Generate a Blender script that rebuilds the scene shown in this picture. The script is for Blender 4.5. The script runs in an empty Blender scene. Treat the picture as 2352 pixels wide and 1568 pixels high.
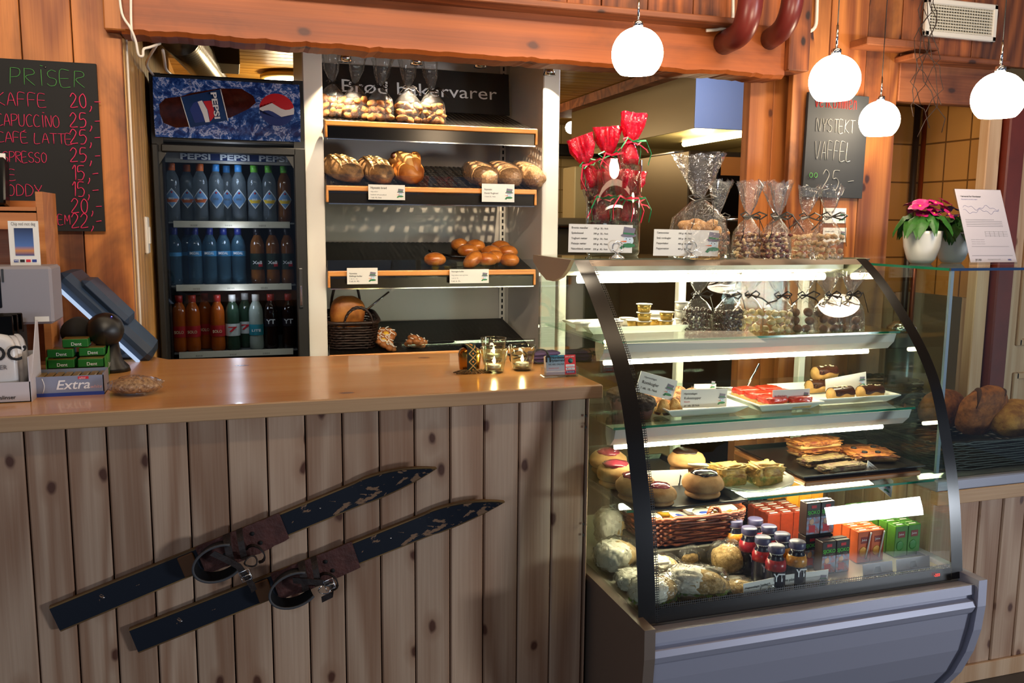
import bpy, math, random
from mathutils import Vector, Matrix, noise as MN
sc = bpy.context.scene
COL = sc.collection
PI = math.pi
R = math.radians
# ---------------------------------------------------------------- camera
FOC, PIT, ROL, YAW, EYE = 1980.0, R(7.8), R(.5), R(17.9), 1.5
def ray(px, py):
    u, v = px - 1176, py - 784
    c, s = math.cos(ROL), math.sin(ROL)
    x, up = (u*c + v*s)/FOC, -(-u*s + v*c)/FOC
    c, s = math.cos(PIT), math.sin(PIT)
    f, z = c + up*s, -s + up*c
    c, s = math.cos(YAW), math.sin(YAW)
    return Vector((x*c + f*s, -x*s + f*c, z))
EYEP = Vector((0, 0, EYE))
def at(x, y, Y): d = ray(x, y); return EYEP + d*(Y/d.y)      # point of the plane Y = const
def ax(x, y, X): d = ray(x, y); return EYEP + d*(X/d.x)      # point of the plane X = const
def az(x, y, Z): d = ray(x, y); return EYEP + d*((Z - EYE)/d.z)  # point of the level Z = const
cam = bpy.data.cameras.new('camera'); camo = bpy.data.objects.new('camera', cam); COL.objects.link(camo)
_f = ray(1176, 784); _r = (ray(1177, 784) - _f).normalized(); _u = (_f - ray(1176, 785)).normalized(); _f.normalize()
camo.matrix_world = Matrix(((_r.x, _u.x, -_f.x, 0), (_r.y, _u.y, -_f.y, 0), (_r.z, _u.z, -_f.z, EYE), (0, 0, 0, 1)))
cam.sensor_width = 36; cam.sensor_fit = 'HORIZONTAL'; cam.lens = 36*FOC/2352; cam.clip_start = .02
sc.camera = camo
# ---------------------------------------------------------------- light and exposure
sc.view_settings.view_transform = 'Standard'; sc.view_settings.look = 'None'
sc.view_settings.gamma = 1; sc.view_settings.use_curve_mapping = False
sc.view_settings.exposure = 0.55
sc.cycles.use_denoising = True
sc.cycles.max_bounces = 10; sc.cycles.diffuse_bounces = 3; sc.cycles.glossy_bounces = 3
sc.cycles.transmission_bounces = 4; sc.cycles.transparent_max_bounces = 24
sc.cycles.caustics_reflective = False; sc.cycles.caustics_refractive = False
sc.cycles.sample_clamp_indirect = 4
w = bpy.data.worlds.new('world'); sc.world = w; w.use_nodes = True
w.node_tree.nodes['Background'].inputs[0].default_value = (.55, .68, 1, 1)
w.node_tree.nodes['Background'].inputs[1].default_value = .12
def area(name, loc, to, sx, sy, power, col):
    l = bpy.data.lights.new(name, 'AREA'); l.shape = 'RECTANGLE'; l.size = sx; l.size_y = sy; l.energy = power; l.color = col
    o = bpy.data.objects.new(name, l); COL.objects.link(o); o.location = loc
    o.rotation_euler = (Vector(to) - Vector(loc)).to_track_quat('-Z', 'Y').to_euler(); return o
def spot(name, loc, to, power, col, ang, rad=.02, blend=.5):
    l = bpy.data.lights.new(name, 'SPOT'); l.energy = power; l.color = col; l.spot_size = R(ang); l.spot_blend = blend; l.shadow_soft_size = rad
    o = bpy.data.objects.new(name, l); COL.objects.link(o); o.location = loc
    o.rotation_euler = (Vector(to) - Vector(loc)).to_track_quat('-Z', 'Y').to_euler(); return o
def point(name, loc, power, col, rad=.05):
    l = bpy.data.lights.new(name, 'POINT'); l.energy = power; l.color = col; l.shadow_soft_size = rad
    o = bpy.data.objects.new(name, l); COL.objects.link(o); o.location = loc; return o
area('window_daylight', (5.0, -2.4, .75), (1.4, 2.2, .7), .75, .45, 85, (.84, .91, 1))
area('window_daylight_side', (-2.6, -2.8, 1.8), (0, 2, .9), 1.5, 1.2, 22, (.75, .86, 1))
area('cafe_ceiling_lamps', (.7, 1.75, 2.9), (.8, 2.9, 2.1), 3.6, .25, 12, (1, .76, .5))
l = area('shelf_front_fill', (.7, .2, 2.92), (.75, 3.6, 2.0), 3.2, .2, 17, (1, .83, .62)); l.data.spread = R(70)  # added warm fill above the customers, brightens the shelf unit behind the counter
# ---------------------------------------------------------------- materials
def lin(h):
    h = h.lstrip('#'); o = []
    for i in (0, 2, 4):
        c = int(h[i:i+2], 16)/255; o.append(c/12.92 if c <= .04045 else ((c + .055)/1.055)**2.4)
    return (*o, 1)
MATS = {}
class NT:
    def __init__(s, name):
        s.m = bpy.data.materials.new(name); s.m.use_nodes = True; s.t = s.m.node_tree; s.t.nodes.clear()
        s.out = s.t.nodes.new('ShaderNodeOutputMaterial')
    def n(s, typ, props=None, **inp):
        nd = s.t.nodes.new('ShaderNode' + typ)
        for k, v in (props or {}).items(): setattr(nd, k, v)
        for k, v in inp.items():
            k = int(k[1:]) if k[0] == '_' and k[1:].isdigit() else k.replace('_', ' ')
            s.set(nd.inputs[k], v)
        return nd
    def set(s, sock, v):
        if isinstance(v, bpy.types.NodeSocket): s.t.links.new(v, sock)
        elif hasattr(v, 'outputs'): s.t.links.new(v.outputs[0], sock)
        else: sock.default_value = v
    def math(s, op, a, b=0.0, c=0.0): return s.n('Math', {'operation': op}, _0=a, _1=b, _2=c).outputs[0]
    def mix(s, f, a, b, mode='MIX'):
        nd = s.n('Mix', {'data_type': 'RGBA', 'blend_type': mode})
        s.set(nd.inputs[0], f); s.set(nd.inputs[6], a); s.set(nd.inputs[7], b); return nd.outputs[2]
    def ramp(s, f, stops):
        nd = s.n('ValToRGB', Fac=f); e = nd.color_ramp.elements
        while len(e) < len(stops): e.new(.5)
        for el, (p, c) in zip(e, stops): el.position = p; el.color = c
        return nd.outputs[0]
    def coords(s, scale=(1, 1, 1), off=None):
        co = s.n('TexCoord').outputs['Object']
        if off is not None: co = s.n('VectorMath', {'operation': 'ADD'}, _0=co, _1=off).outputs[0]
        return s.n('Mapping', Vector=co, Scale=scale).outputs[0]
    def noise(s, co, scale, detail=2.0, rough=.5, dist=0.0): return s.n('TexNoise', Vector=co, Scale=scale, Detail=detail, Roughness=rough, Distortion=dist)
    def bsdf(s, **k):
        b = s.n('BsdfPrincipled', **k); s.t.links.new(b.outputs[0], s.out.inputs[0]); return b
def pm(name, col, rough=.5, metal=0.0, var=0.0, vs=20.0, bump=0.0, bs=60.0, col2=None, emit=None, es=0.0, coat=0.0, trans=0.0, sss=0.0, stretch=(1, 1, 1)):
    """A principled material; var/col2 mottle it, bump roughens it."""
    if name in MATS: return MATS[name]
    t = NT(name); c = lin(col) if isinstance(col, str) else col
    k = {}
    if var or col2:
        n = t.noise(t.coords(stretch), vs, 4.0, .6)
        c2 = lin(col2) if col2 else tuple(x*(1 - var) for x in c[:3]) + (1,)
        c = t.mix(t.n('MapRange', Value=n, From_Min=.35, From_Max=.65).outputs[0], c, c2)
    k['Base_Color'] = c; k['Roughness'] = rough; k['Metallic'] = metal
    if bump:
        nb = t.noise(t.coords(stretch), bs, 4.0, .6); k['Normal'] = t.n('Bump', Strength=bump, Distance=.01, Height=nb).outputs[0]
    if coat: k['Coat_Weight'] = coat
    if trans: k['Transmission_Weight'] = trans
    if sss: k['Subsurface_Weight'] = sss; k['Subsurface_Scale'] = .02
    if emit: k['Emission_Color'] = lin(emit); k['Emission_Strength'] = es
    t.bsdf(**k); MATS[name] = t.m; return t.m
def wood(name, light, dark, axis='z', scale=1.0, rings=22.0, knots=.5, var=.3, rough=.5, knotcol='#5a2f18', soot=0.0, contrast=1.0, bump=.15, coat=0.0):
    t = NT(name); ia = 'xyz'.index(axis)
    isl = t.n('NewGeometry').outputs['Random Per Island']
    off = t.n('CombineXYZ', X=t.math('MULTIPLY', isl, 17.3), Y=t.math('MULTIPLY', isl, 9.1), Z=t.math('MULTIPLY', isl, 31.7)).outputs[0]
    st = [1.0, 1.0, 1.0]; st[ia] = .1
    co = t.coords(tuple(st), off)
    low = t.noise(co, 5.5*scale, 1.5, .45, .4)
    ring = t.math('SINE', t.math('MULTIPLY', low, rings*3))
    ring = t.math('MULTIPLY_ADD', ring, .5*contrast, .5)
    st2 = [1.0, 1.0, 1.0]; st2[ia] = .02
    fine = t.noise(t.coords(tuple(st2), off), 160*scale, 2.0)
    f = t.math('ADD', t.math('MULTIPLY', ring, .62), t.math('MULTIPLY', t.math('SUBTRACT', fine, .3), .65))
    c = t.mix(f, lin(dark), lin(light))
    if knots:
        sx = t.n('SeparateXYZ', Vector=t.coords((1, 1, 1), off)); o3 = [i for i in range(3) if i != ia]
        uv = t.n('CombineXYZ', X=t.math('ADD', sx.outputs[o3[0]], sx.outputs[o3[1]]), Y=t.math('MULTIPLY', sx.outputs[ia], .6)).outputs[0]
        wob = t.n('VectorMath', {'operation': 'SCALE'}, _0=t.noise(uv, 30, 2).outputs['Color'], Scale=.012).outputs[0]
        vo = t.n('TexVoronoi', {'voronoi_dimensions': '2D'}, Vector=t.n('VectorMath', {'operation': 'ADD'}, _0=uv, _1=wob).outputs[0], Scale=6.5*scale, Randomness=1.0)
        gate = t.math('GREATER_THAN', t.n('SeparateColor', Color=vo.outputs['Color']).outputs[0], 1 - knots)
        kn = t.n('MapRange', Value=vo.outputs['Distance'], From_Min=.045, From_Max=.085, To_Min=1.0, To_Max=0.0).outputs[0]
        halo = t.n('MapRange', Value=vo.outputs['Distance'], From_Min=.08, From_Max=.22, To_Min=.6, To_Max=0.0).outputs[0]
        c = t.mix(t.math('MULTIPLY', gate, halo), c, lin(dark))
        c = t.mix(t.math('MULTIPLY', gate, kn), c, lin(knotcol))
    if soot:
        sn = t.noise(t.coords(tuple(.5 if i == ia else 1 for i in range(3)), off), 3.2*scale, 5.0, .65, .5)
        c = t.mix(t.n('MapRange', Value=sn, From_Min=.52, From_Max=.72, To_Max=soot).outputs[0], c, lin('#2a1006'))
    br = t.math('MULTIPLY_ADD', isl, var, 1 - var*.6)
    c = t.mix(1.0, c, t.n('CombineColor', Red=br, Green=br, Blue=br).outputs[0], 'MULTIPLY')
    t.bsdf(Base_Color=c, Roughness=rough, Coat_Weight=coat, Normal=t.n('Bump', Strength=bump, Distance=.004, Height=f).outputs[0])
    MATS[name] = t.m; return t.m
def glass(name, tint='#f4fbf8', gloss=1.0, ior=1.45, rough=0.0, wrinkle=0.0, haze=0.0, hazecol='#ffffff', ws=35.0, stretch=(1, 1, 1)):
    """Thin sheet glass or film: see-through with a mirror skin; wrinkle crumples it, haze milks it."""
    t = NT(name); k = {}
    if wrinkle:
        n = t.noise(t.coords(stretch), ws, 3.0, .6, 1.0)
        k['Normal'] = t.n('Bump', Strength=wrinkle, Distance=.02, Height=n).outputs[0]
    fc = t.n('LayerWeight', Blend=.5, **k).outputs['Facing']; f0 = ((ior - 1)/(ior + 1))**2
    fr = t.math('MULTIPLY', t.math('MULTIPLY_ADD', t.math('POWER', fc, 5.0), 1 - f0, f0), gloss)
    tr = t.n('BsdfTransparent', Color=lin(tint)).outputs[0]
    gl = t.n('BsdfGlossy', Color=(1, 1, 1, 1), Roughness=rough, **k).outputs[0]
    s = t.n('MixShader', _0=t.math('MINIMUM', fr, 1.0), _1=tr, _2=gl).outputs[0]
    if haze:
        df = t.n('BsdfDiffuse', Color=lin(hazecol)).outputs[0]; s = t.n('MixShader', _0=haze, _1=s, _2=df).outputs[0]
    t.t.links.new(s, t.out.inputs[0]); MATS[name] = t.m; return t.m
def emis(name, col, st):
    t = NT(name); t.t.links.new(t.n('Emission', Color=lin(col), Strength=st).outputs[0], t.out.inputs[0]); MATS[name] = t.m; return t.m
def perforated(name, col, pitch, hole, rough=.4, metal=.6, axes='xy', slot=(1, 1)):
    """Sheet metal with a grid of real see-through holes."""
    t = NT(name); sp = t.n('SeparateXYZ', Vector=t.n('TexCoord').outputs['Object']); v = []
    for a, k in zip(axes, slot):
        f = t.math('FRACT', t.math('MULTIPLY', sp.outputs[a.upper()], 1/(pitch*k)))
        v.append(t.math('LESS_THAN', t.math('ABSOLUTE', t.math('SUBTRACT', f, .5)), hole*.5))
    h = t.math('MULTIPLY', v[0], v[1])
    b = t.n('BsdfPrincipled', Base_Color=lin(col), Roughness=rough, Metallic=metal).outputs[0]
    t.t.links.new(t.n('MixShader', _0=h, _1=b, _2=t.n('BsdfTransparent').outputs[0]).outputs[0], t.out.inputs[0]); MATS[name] = t.m; return t.m
def tiles(name, col, col2, grout, wx, wz, axes='xz', rough=.25):
    t = NT(name); sp = t.n('SeparateXYZ', Vector=t.n('TexCoord').outputs['Object'])
    co = t.n('CombineXYZ', X=sp.outputs[axes[0].upper()], Y=sp.outputs[axes[1].upper()]).outputs[0]
    br = t.n('TexBrick', {'offset': 0.0}, Vector=co, Color1=lin(col), Color2=lin(col2), Mortar=lin(grout), Scale=1.0, Mortar_Size=.004, Brick_Width=wx, Row_Height=wz)
    t.bsdf(Base_Color=br.outputs[0], Roughness=rough, Normal=t.n('Bump', Strength=.4, Distance=.003, Height=br.outputs[1]).outputs[0]); MATS[name] = t.m; return t.m
# wood of the room
ORANGE = wood('stained_orange_planks', '#bd7436', '#7e4018', 'z', 1.0, 12, .4, .4, .55, '#3a1408', .8, 1.25)
ORANGEX = wood('stained_orange_beam', '#a9561c', '#75350e', 'x', .8, 9, .3, .2, .55, '#4a1c0a', .6)
OLD = wood('old_dark_planks', '#b4642f', '#5e2a12', 'z', 1.0, 18, .35, .6, .6, '#2a1008', .8)
OLDX = wood('old_boards', '#a8643a', '#6a3418', 'x', 1.0, 14, .3, .4, .6, '#3a1a0c', .6)
PINE = wood('pale_pine_cladding', '#cdae92', '#a0785c', 'z', 1.1, 12, .85, .24, .5, '#5b3626', contrast=1.1)
PINEY = wood('pine_wall_boards', '#d9a866', '#b4813f', 'z', 1.0, 14, .3, .2, .5, '#6b3a1a')
PINEC = wood('pine_ceiling_boards', '#c69648', '#9a6a28', 'x', 1.0, 12, .3, .2, .35, '#5a3514')
TOP = wood('lacquered_pine_worktop', '#d8a468', '#c4884c', 'x', 1.0, 8, .25, .12, .22, '#7a4420', 0, .8, .02, .25)
TOPE = wood('bare_pine_edge', '#c7a178', '#a87f58', 'x', 1.0, 12, .2, .1, .5, '#5a3018')
EDGE = wood('oiled_pine_edging', '#e0984a', '#c47a34', 'x', 2.0, 10, 0, .1, .4)
BOXW = wood('light_plywood', '#c98448', '#a8642e', 'x', 1.5, 10, 0, .15, .45)
DOORW = wood('painted_pine_door', '#d4b492', '#b88f68', 'z', 1.0, 12, .35, .12, .5, '#7a4a2c')
BLACK = pm('satin_black', '#0c0b0b', .4); BLACKM = pm('matt_black', '#100f0f', .8)
BLACKG = pm('gloss_black', '#050505', .12)
WHITE = pm('white_lacquer', '#e4ded4', .4); PAPER = pm('white_paper', '#e6e3dd', .8)
CERAM = pm('white_china', '#f2f0ea', .12); CHROME = pm('chrome', '#d8d8d8', .12, 1.0)
STEEL = pm('brushed_steel', '#6c665e', .3, 1.0, .1, 80.0, stretch=(.05, 1, 1))
SILV = pm('silver_paint', '#a8a8b8', .4, .25); DARKGREY = pm('dark_grey_plastic', '#2a2b2e', .45)
INK = pm('print_black', '#1a1a1c', .7); INKG = pm('print_grey', '#6d6d72', .7); INKR = pm('print_red', '#c0242a', .7); INKB = pm('print_blue', '#223a86', .6)
INKW = pm('print_white', '#f0f0f2', .6); GREENP = pm('print_green', '#2f7a4a', .6); ORGP = pm('print_orange', '#e0682a', .6); YELP = pm('print_yellow', '#e8c02a', .6)
REDP = pm('print_bright_red', '#d0202c', .5); LBLUE = pm('print_light_blue', '#6f9ccc', .5); HATP = pm('print_hat_grey', '#7a7484', .7); SNOWP = pm('print_snow_blue', '#cfe0ee', .7)
CLEAR = glass('sheet_glass', '#f3faf6', 1.0); CLEARE = pm('green_glass_edge', '#1c7f62', .1, emit='#1c7f62', es=.0)
JAR = glass('jar_glass', '#f2f8f4', 1.6); CELLO2 = glass('soft_cellophane', '#f7f6f4', 1.0, 1.5, .15, .8, .02); CELLO = glass('cellophane_film', '#f7f6f4', 1.15, 1.5, .12, .7, .015)
FRIDGEGLASS = glass('cooler_door_glass', '#c8ced4', .8); ACRYL = glass('clear_acrylic', '#f4f6f8', 1.3)
WAX = pm('white_wax', '#f4ead8', .5, sss=.3)
# ---------------------------------------------------------------- mesh helpers
class MB:
    """Collects shapes and links them as one mesh object."""
    def __init__(s): s.v, s.f, s.sm = [], [], []
    def add(s, vs, fs, smooth=False):
        b = len(s.v); s.v += [tuple(p) for p in vs]; s.f += [tuple(i + b for i in f) for f in fs]; s.sm += [smooth]*len(fs); return s
    def box(s, c, d, bev=0.0, rot=None):
        """Box of centre c and full size d, chamfered by bev, turned by the euler rot."""
        hx, hy, hz = d[0]/2, d[1]/2, d[2]/2; b = min(bev, hx*.95, hy*.95, hz*.95)
        M = (Matrix.Rotation(0, 3, 'X') if rot is None else (rot if isinstance(rot, Matrix) else __import__('mathutils').Euler(rot).to_matrix())); c = Vector(c)
        if b <= 0:
            vs = [Vector((x*hx, y*hy, z*hz)) for x in (-1, 1) for y in (-1, 1) for z in (-1, 1)]
            fs = [(0, 1, 3, 2), (4, 6, 7, 5), (0, 4, 5, 1), (2, 3, 7, 6), (0, 2, 6, 4), (1, 5, 7, 3)]
        else:
            vs, idx = [], {}
            for x in (-1, 1):
                for y in (-1, 1):
                    for z in (-1, 1):
                        for k in range(3):
                            p = [x*hx, y*hy, z*hz]
                            for j in range(3):
                                if j != k: p[j] -= (x, y, z)[j]*b
                            idx[x, y, z, k] = len(vs); vs.append(Vector(p))
            fs = []
            def q(l):
                pts = [vs[i] for i in l]; n = (pts[1] - pts[0]).cross(pts[2] - pts[0]); m = sum(pts, Vector())/len(pts)
                fs.append(tuple(l) if n.dot(m) > 0 else tuple(reversed(l)))
            for k in range(3):
                a, e = [j for j in range(3) if j != k]
                for sg in (-1, 1):
                    def co(u, w):
                        t = [0, 0, 0]; t[k] = sg; t[a] = u; t[e] = w; return (*t, k)
                    q([idx[co(-1, -1)], idx[co(1, -1)], idx[co(1, 1)], idx[co(-1, 1)]])
                for u in (-1, 1):
                    for w in (-1, 1):
                        def c2(m, kk):
                            t = [0, 0, 0]; t[k] = m; t[a] = u; t[e] = w; return (*t, kk)
                        q([idx[c2(-1, a)], idx[c2(1, a)], idx[c2(1, e)], idx[c2(-1, e)]])
            for x in (-1, 1):
                for y in (-1, 1):
                    for z in (-1, 1): q([idx[x, y, z, k] for k in range(3)])
        return s.add([M @ p + c for p in vs], fs)
    def lathe(s, prof, n=24, c=(0, 0, 0), sx=1.0, sy=1.0, rot=None, smooth=True, jit=None):
        """Turns the (radius, height) profile about the z axis."""
        vs, fs = [], []; M = rot or Matrix.Identity(3); c = Vector(c)
        for (r, z) in prof:
            for i in range(n):
                a = 2*PI*i/n; k = r if jit is None else r*jit(a, z)
                vs.append(M @ Vector((k*math.cos(a)*sx, k*math.sin(a)*sy, z)) + c)
        for j in range(len(prof) - 1):
            for i in range(n):
                a, b = j*n + i, j*n + (i + 1) % n; fs.append((a, b, b + n, a + n))
        if prof[0][0] > 1e-5: fs.append(tuple(reversed(range(n))))
        if prof[-1][0] > 1e-5: fs.append(tuple(range((len(prof) - 1)*n, len(prof)*n)))
        return s.add(vs, fs, smooth)
    def tube(s, pts, r, n=8, smooth=True, flat=1.0, cap=True, closed=False):
        """Round bar along the points; r may be a list; flat squashes it."""
        pts = [Vector(p) for p in pts]; m = len(pts); vs, fs = [], []; nrm = None
        for i, p in enumerate(pts):
            if closed: t = pts[(i + 1) % m] - pts[i - 1]
            else: t = pts[min(i + 1, m - 1)] - pts[max(i - 1, 0)]
            t = t.normalized() if t.length > 1e-9 else Vector((0, 0, 1))
            if nrm is None: nrm = t.cross(Vector((0, 0, 1))) if abs(t.z) < .95 else t.cross(Vector((1, 0, 0)))
            nrm = (nrm - t*nrm.dot(t)); nrm = nrm.normalized() if nrm.length > 1e-9 else t.orthogonal().normalized(); b = t.cross(nrm)
            rr = r[i] if isinstance(r, (list, tuple)) else r
            for k in range(n):
                a = 2*PI*k/n; vs.append(p + nrm*(rr*math.cos(a)) + b*(rr*flat*math.sin(a)))
        for i in range(m if closed else m - 1):
            for k in range(n):
                a, b2 = i*n + k, i*n + (k + 1) % n; c, d = ((i + 1) % m)*n + (k + 1) % n, ((i + 1) % m)*n + k; fs.append((a, b2, c, d))
        if cap and not closed: fs.append(tuple(reversed(range(n)))); fs.append(tuple(range((m - 1)*n, m*n)))
        return s.add(vs, fs, smooth)
    def band(s, pts, w, side, th=.0015):
        """Flat strap of width w laid along pts; side is the width direction."""
        pts = [Vector(p) for p in pts]; side = Vector(side).normalized(); m = len(pts); vs, fs = [], []
        for i, p in enumerate(pts):
            t = (pts[min(i + 1, m - 1)] - pts[max(i - 1, 0)]).normalized(); n = t.cross(side).normalized()*th
            vs += [p - side*w/2 - n, p + side*w/2 - n, p + side*w/2 + n, p - side*w/2 + n]
        for i in range(m - 1):
            for k in range(4): a, b = i*4 + k, i*4 + (k + 1) % 4; fs.append((a, b, b + 4, a + 4))
        fs += [(3, 2, 1, 0), (m*4 - 4, m*4 - 3, m*4 - 2, m*4 - 1)]
        return s.add(vs, fs, False)
    def prism(s, poly, d, axis='y', off=0.0):
        """Extrudes a 2-D outline by d along an axis (outline lies in the other two axes)."""
        n = len(poly); vs = []
        for h in (off, off + d):
            for (a, b) in poly: vs.append({'x': (h, a, b), 'y': (a, h, b), 'z': (a, b, h)}[axis])
        fs = [tuple(range(n)), tuple(reversed(range(n, 2*n)))] + [(i, i + n, (i + 1) % n + n, (i + 1) % n) for i in range(n)]
        return s.add(vs, fs)
    def blob(s, c, d, nz=0.0, fr=3.0, seed=0, sub=2, rot=None, sq=1.0, flat=0.0):
        """Rounded lump of full size d: sq < 1 squares it off, nz roughens it, flat cuts its underside level."""
        vs0, fs0 = ICO[sub]; M = rot or Matrix.Identity(3); c = Vector(c); vs = []
        sv = Vector((seed*3.7, seed*1.3, seed*7.1))
        for p in vs0:
            q = Vector(p)
            if sq != 1: q = Vector([math.copysign(abs(x)**sq, x) for x in q])
            if nz: q = q*(1 + nz*MN.noise(q*fr + sv))
            if flat: q.z = max(q.z, -1 + flat)
            vs.append(M @ Vector((q.x*d[0]/2, q.y*d[1]/2, q.z*d[2]/2)) + c)
        return s.add(vs, fs0, True)
    def sheet(s, fn, nu, nv, smooth=True):
        vs = [fn(i/nu, j/nv) for j in range(nv + 1) for i in range(nu + 1)]
        fs = [(j*(nu + 1) + i, j*(nu + 1) + i + 1, (j + 1)*(nu + 1) + i + 1, (j + 1)*(nu + 1) + i) for j in range(nv) for i in range(nu)]
        return s.add(vs, fs, smooth)
    def obj(s, name, mat, parent=None, loc=None, rot=None):
        me = bpy.data.meshes.new(name); me.from_pydata([tuple(p) for p in s.v], [], s.f); me.polygons.foreach_set('use_smooth', s.sm)
        me.materials.append(mat); me.update()
        o = bpy.data.objects.new(name, me); COL.objects.link(o)
        if loc is not None: o.location = loc
        if rot is not None: o.rotation_euler = rot
        if parent: o.parent = parent
        return o
def _ico():
    import bmesh
    out = {}
    for k in (1, 2, 3, 4):
        bm = bmesh.new(); bmesh.ops.create_icosphere(bm, subdivisions=k, radius=1)
        bm.verts.ensure_lookup_table(); out[k] = ([tuple(v.co) for v in bm.verts], [tuple(v.index for v in f.verts) for f in bm.faces]); bm.free()
    return out
ICO = _ico()
def tag(o, label, cat, group=None, kind=None):
    o['label'] = label; o['category'] = cat
    if group: o['group'] = group
    if kind: o['kind'] = kind
    return o
def thing(name, label, cat, loc=(0, 0, 0), rz=0.0, group=None):
    o = bpy.data.objects.new(name, None); COL.objects.link(o); o.empty_display_size = .05
    o.location = loc; o.rotation_euler = (0, 0, rz); return tag(o, label, cat, group)
def struct(o): o['kind'] = 'structure'; return o
KIDS = {}
def dup(root, loc, rz=0.0, label=None, group=None, scale=None):
    def cp(o, par):
        c = o.copy(); COL.objects.link(c)
        if par: c.parent = par
        for ch in o.children: cp(ch, c)
        return c
    r = cp(root, None); r.location = loc
    r.rotation_euler = rz if isinstance(rz, tuple) else (0, 0, rz)
    if label: r['label'] = label
    if group: r['group'] = group
    if scale: r.scale = (scale,)*3 if not isinstance(scale, tuple) else scale
    return r
def move(o, loc, rz=0.0): o.location = loc; o.rotation_euler = (0, 0, rz); return o
TXT = {}
def text(s, size, mat, parent, loc, rot=(PI/2, 0, 0), name='lettering', align='LEFT', width=None, shear=0.0, bold=0.0, ext=.0004):
    """Lettering as a thin mesh lying on its surface."""
    key = (s, align, shear, bold)
    if key not in TXT:
        cu = bpy.data.curves.new('t', 'FONT'); cu.body = s; cu.size = 1; cu.align_x = align; cu.shear = shear; cu.offset = bold; cu.resolution_u = 3
        o = bpy.data.objects.new('t', cu); COL.objects.link(o); dg = bpy.context.evaluated_depsgraph_get(); dg.update()
        me = bpy.data.meshes.new_from_object(o.evaluated_get(dg)); bpy.data.objects.remove(o); TXT[key] = me
    me = TXT[key].copy(); me.materials.clear(); me.materials.append(mat)
    xs = [v.co.x for v in me.vertices] or [0, 1]; k = size
    kx = k if width is None else width/max(max(xs) - min(xs), .01)
    for v in me.vertices: v.co = (v.co.x*kx, v.co.y*k, ext)
    o = bpy.data.objects.new(name, me); COL.objects.link(o); o.parent = parent; o.location = loc; o.rotation_euler = rot; return o
# stroke letters for chalk hand-writing (unit box)
STR = {'P': [[(0, 0), (.05, 1)], [(.05, 1), (.5, .95), (.58, .72), (.4, .5), (.05, .45)]], 'R': [[(0, 0), (.05, 1)], [(.05, 1), (.5, .95), (.55, .7), (.1, .5), (.6, 0)]],
 'I': [[(.2, 0), (.2, 1)]], 'S': [[(.55, .9), (.3, 1), (.05, .8), (.15, .55), (.5, .4), (.5, .1), (.2, 0), (0, .15)]], 'E': [[(.5, 1), (0, 1), (0, 0), (.55, 0)], [(0, .5), (.45, .52)]],
 'K': [[(0, 0), (.03, 1)], [(.55, 1), (.03, .45), (.6, 0)]], 'A': [[(0, 0), (.3, 1), (.6, 0)], [(.12, .38), (.5, .4)]], 'F': [[(.55, 1), (.05, 1), (0, 0)], [(.05, .52), (.45, .52)]],
 'C': [[(.55, .9), (.3, 1), (.05, .7), (.05, .25), (.25, 0), (.6, .1)]], 'U': [[(0, 1), (.03, .2), (.25, 0), (.5, .2), (.55, 1)]], 'N': [[(0, 0), (.05, 1), (.5, 0), (.55, 1)]],
 'O': [[(.3, 1), (.05, .75), (.05, .25), (.3, 0), (.55, .25), (.55, .75), (.3, 1)]], 'L': [[(.05, 1), (0, 0), (.5, 0)]], 'T': [[(0, 1), (.65, 1)], [(.32, 1), (.32, 0)]],
 'D': [[(0, 0), (.05, 1), (.45, .85), (.58, .5), (.4, .1), (0, 0)]], 'Y': [[(0, 1), (.3, .5), (.6, 1)], [(.3, .5), (.25, 0)]], 'M': [[(0, 0), (.08, 1), (.32, .35), (.58, 1), (.65, 0)]],
 'V': [[(0, 1), (.3, 0), (.6, 1)]], 'J': [[(.5, 1), (.48, .2), (.25, 0), (.05, .2)]], '2': [[(.02, .75), (.25, 1), (.5, .8), (.35, .45), (0, .02), (.58, .05)]], '0': [[(.3, 1), (.05, .7), (.08, .2), (.3, 0), (.52, .25), (.52, .75), (.3, 1)]],
 '5': [[(.55, 1), (.12, .98), (.08, .58), (.35, .62), (.55, .4), (.4, .05), (.05, .02)]], '1': [[(.1, .75), (.32, 1), (.3, 0)]], ',': [[(.2, .15), (.22, 0), (.08, -.25)]], '-': [[(.05, .45), (.5, .5)]], '/': [[(.1, 0), (.5, 1)]],
 'e': [[(.05, .3), (.45, .35), (.35, .6), (.1, .5), (.05, .15), (.25, 0), (.5, .1)]], 'l': [[(.2, 1), (.2, 0)]], 'k': [[(.05, 0), (.05, 1)], [(.45, .6), (.08, .3), (.5, 0)]], 'o': [[(.25, .6), (.05, .4), (.1, .05), (.4, .05), (.45, .45), (.25, .6)]],
 'm': [[(.02, 0), (.04, .55), (.2, .6), (.27, .05)], [(.27, .4), (.42, .6), (.52, .5), (.52, 0)]], 'n': [[(.04, 0), (.05, .6)], [(.05, .42), (.3, .6), (.42, .4), (.42, 0)]], ' ': []}
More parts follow.
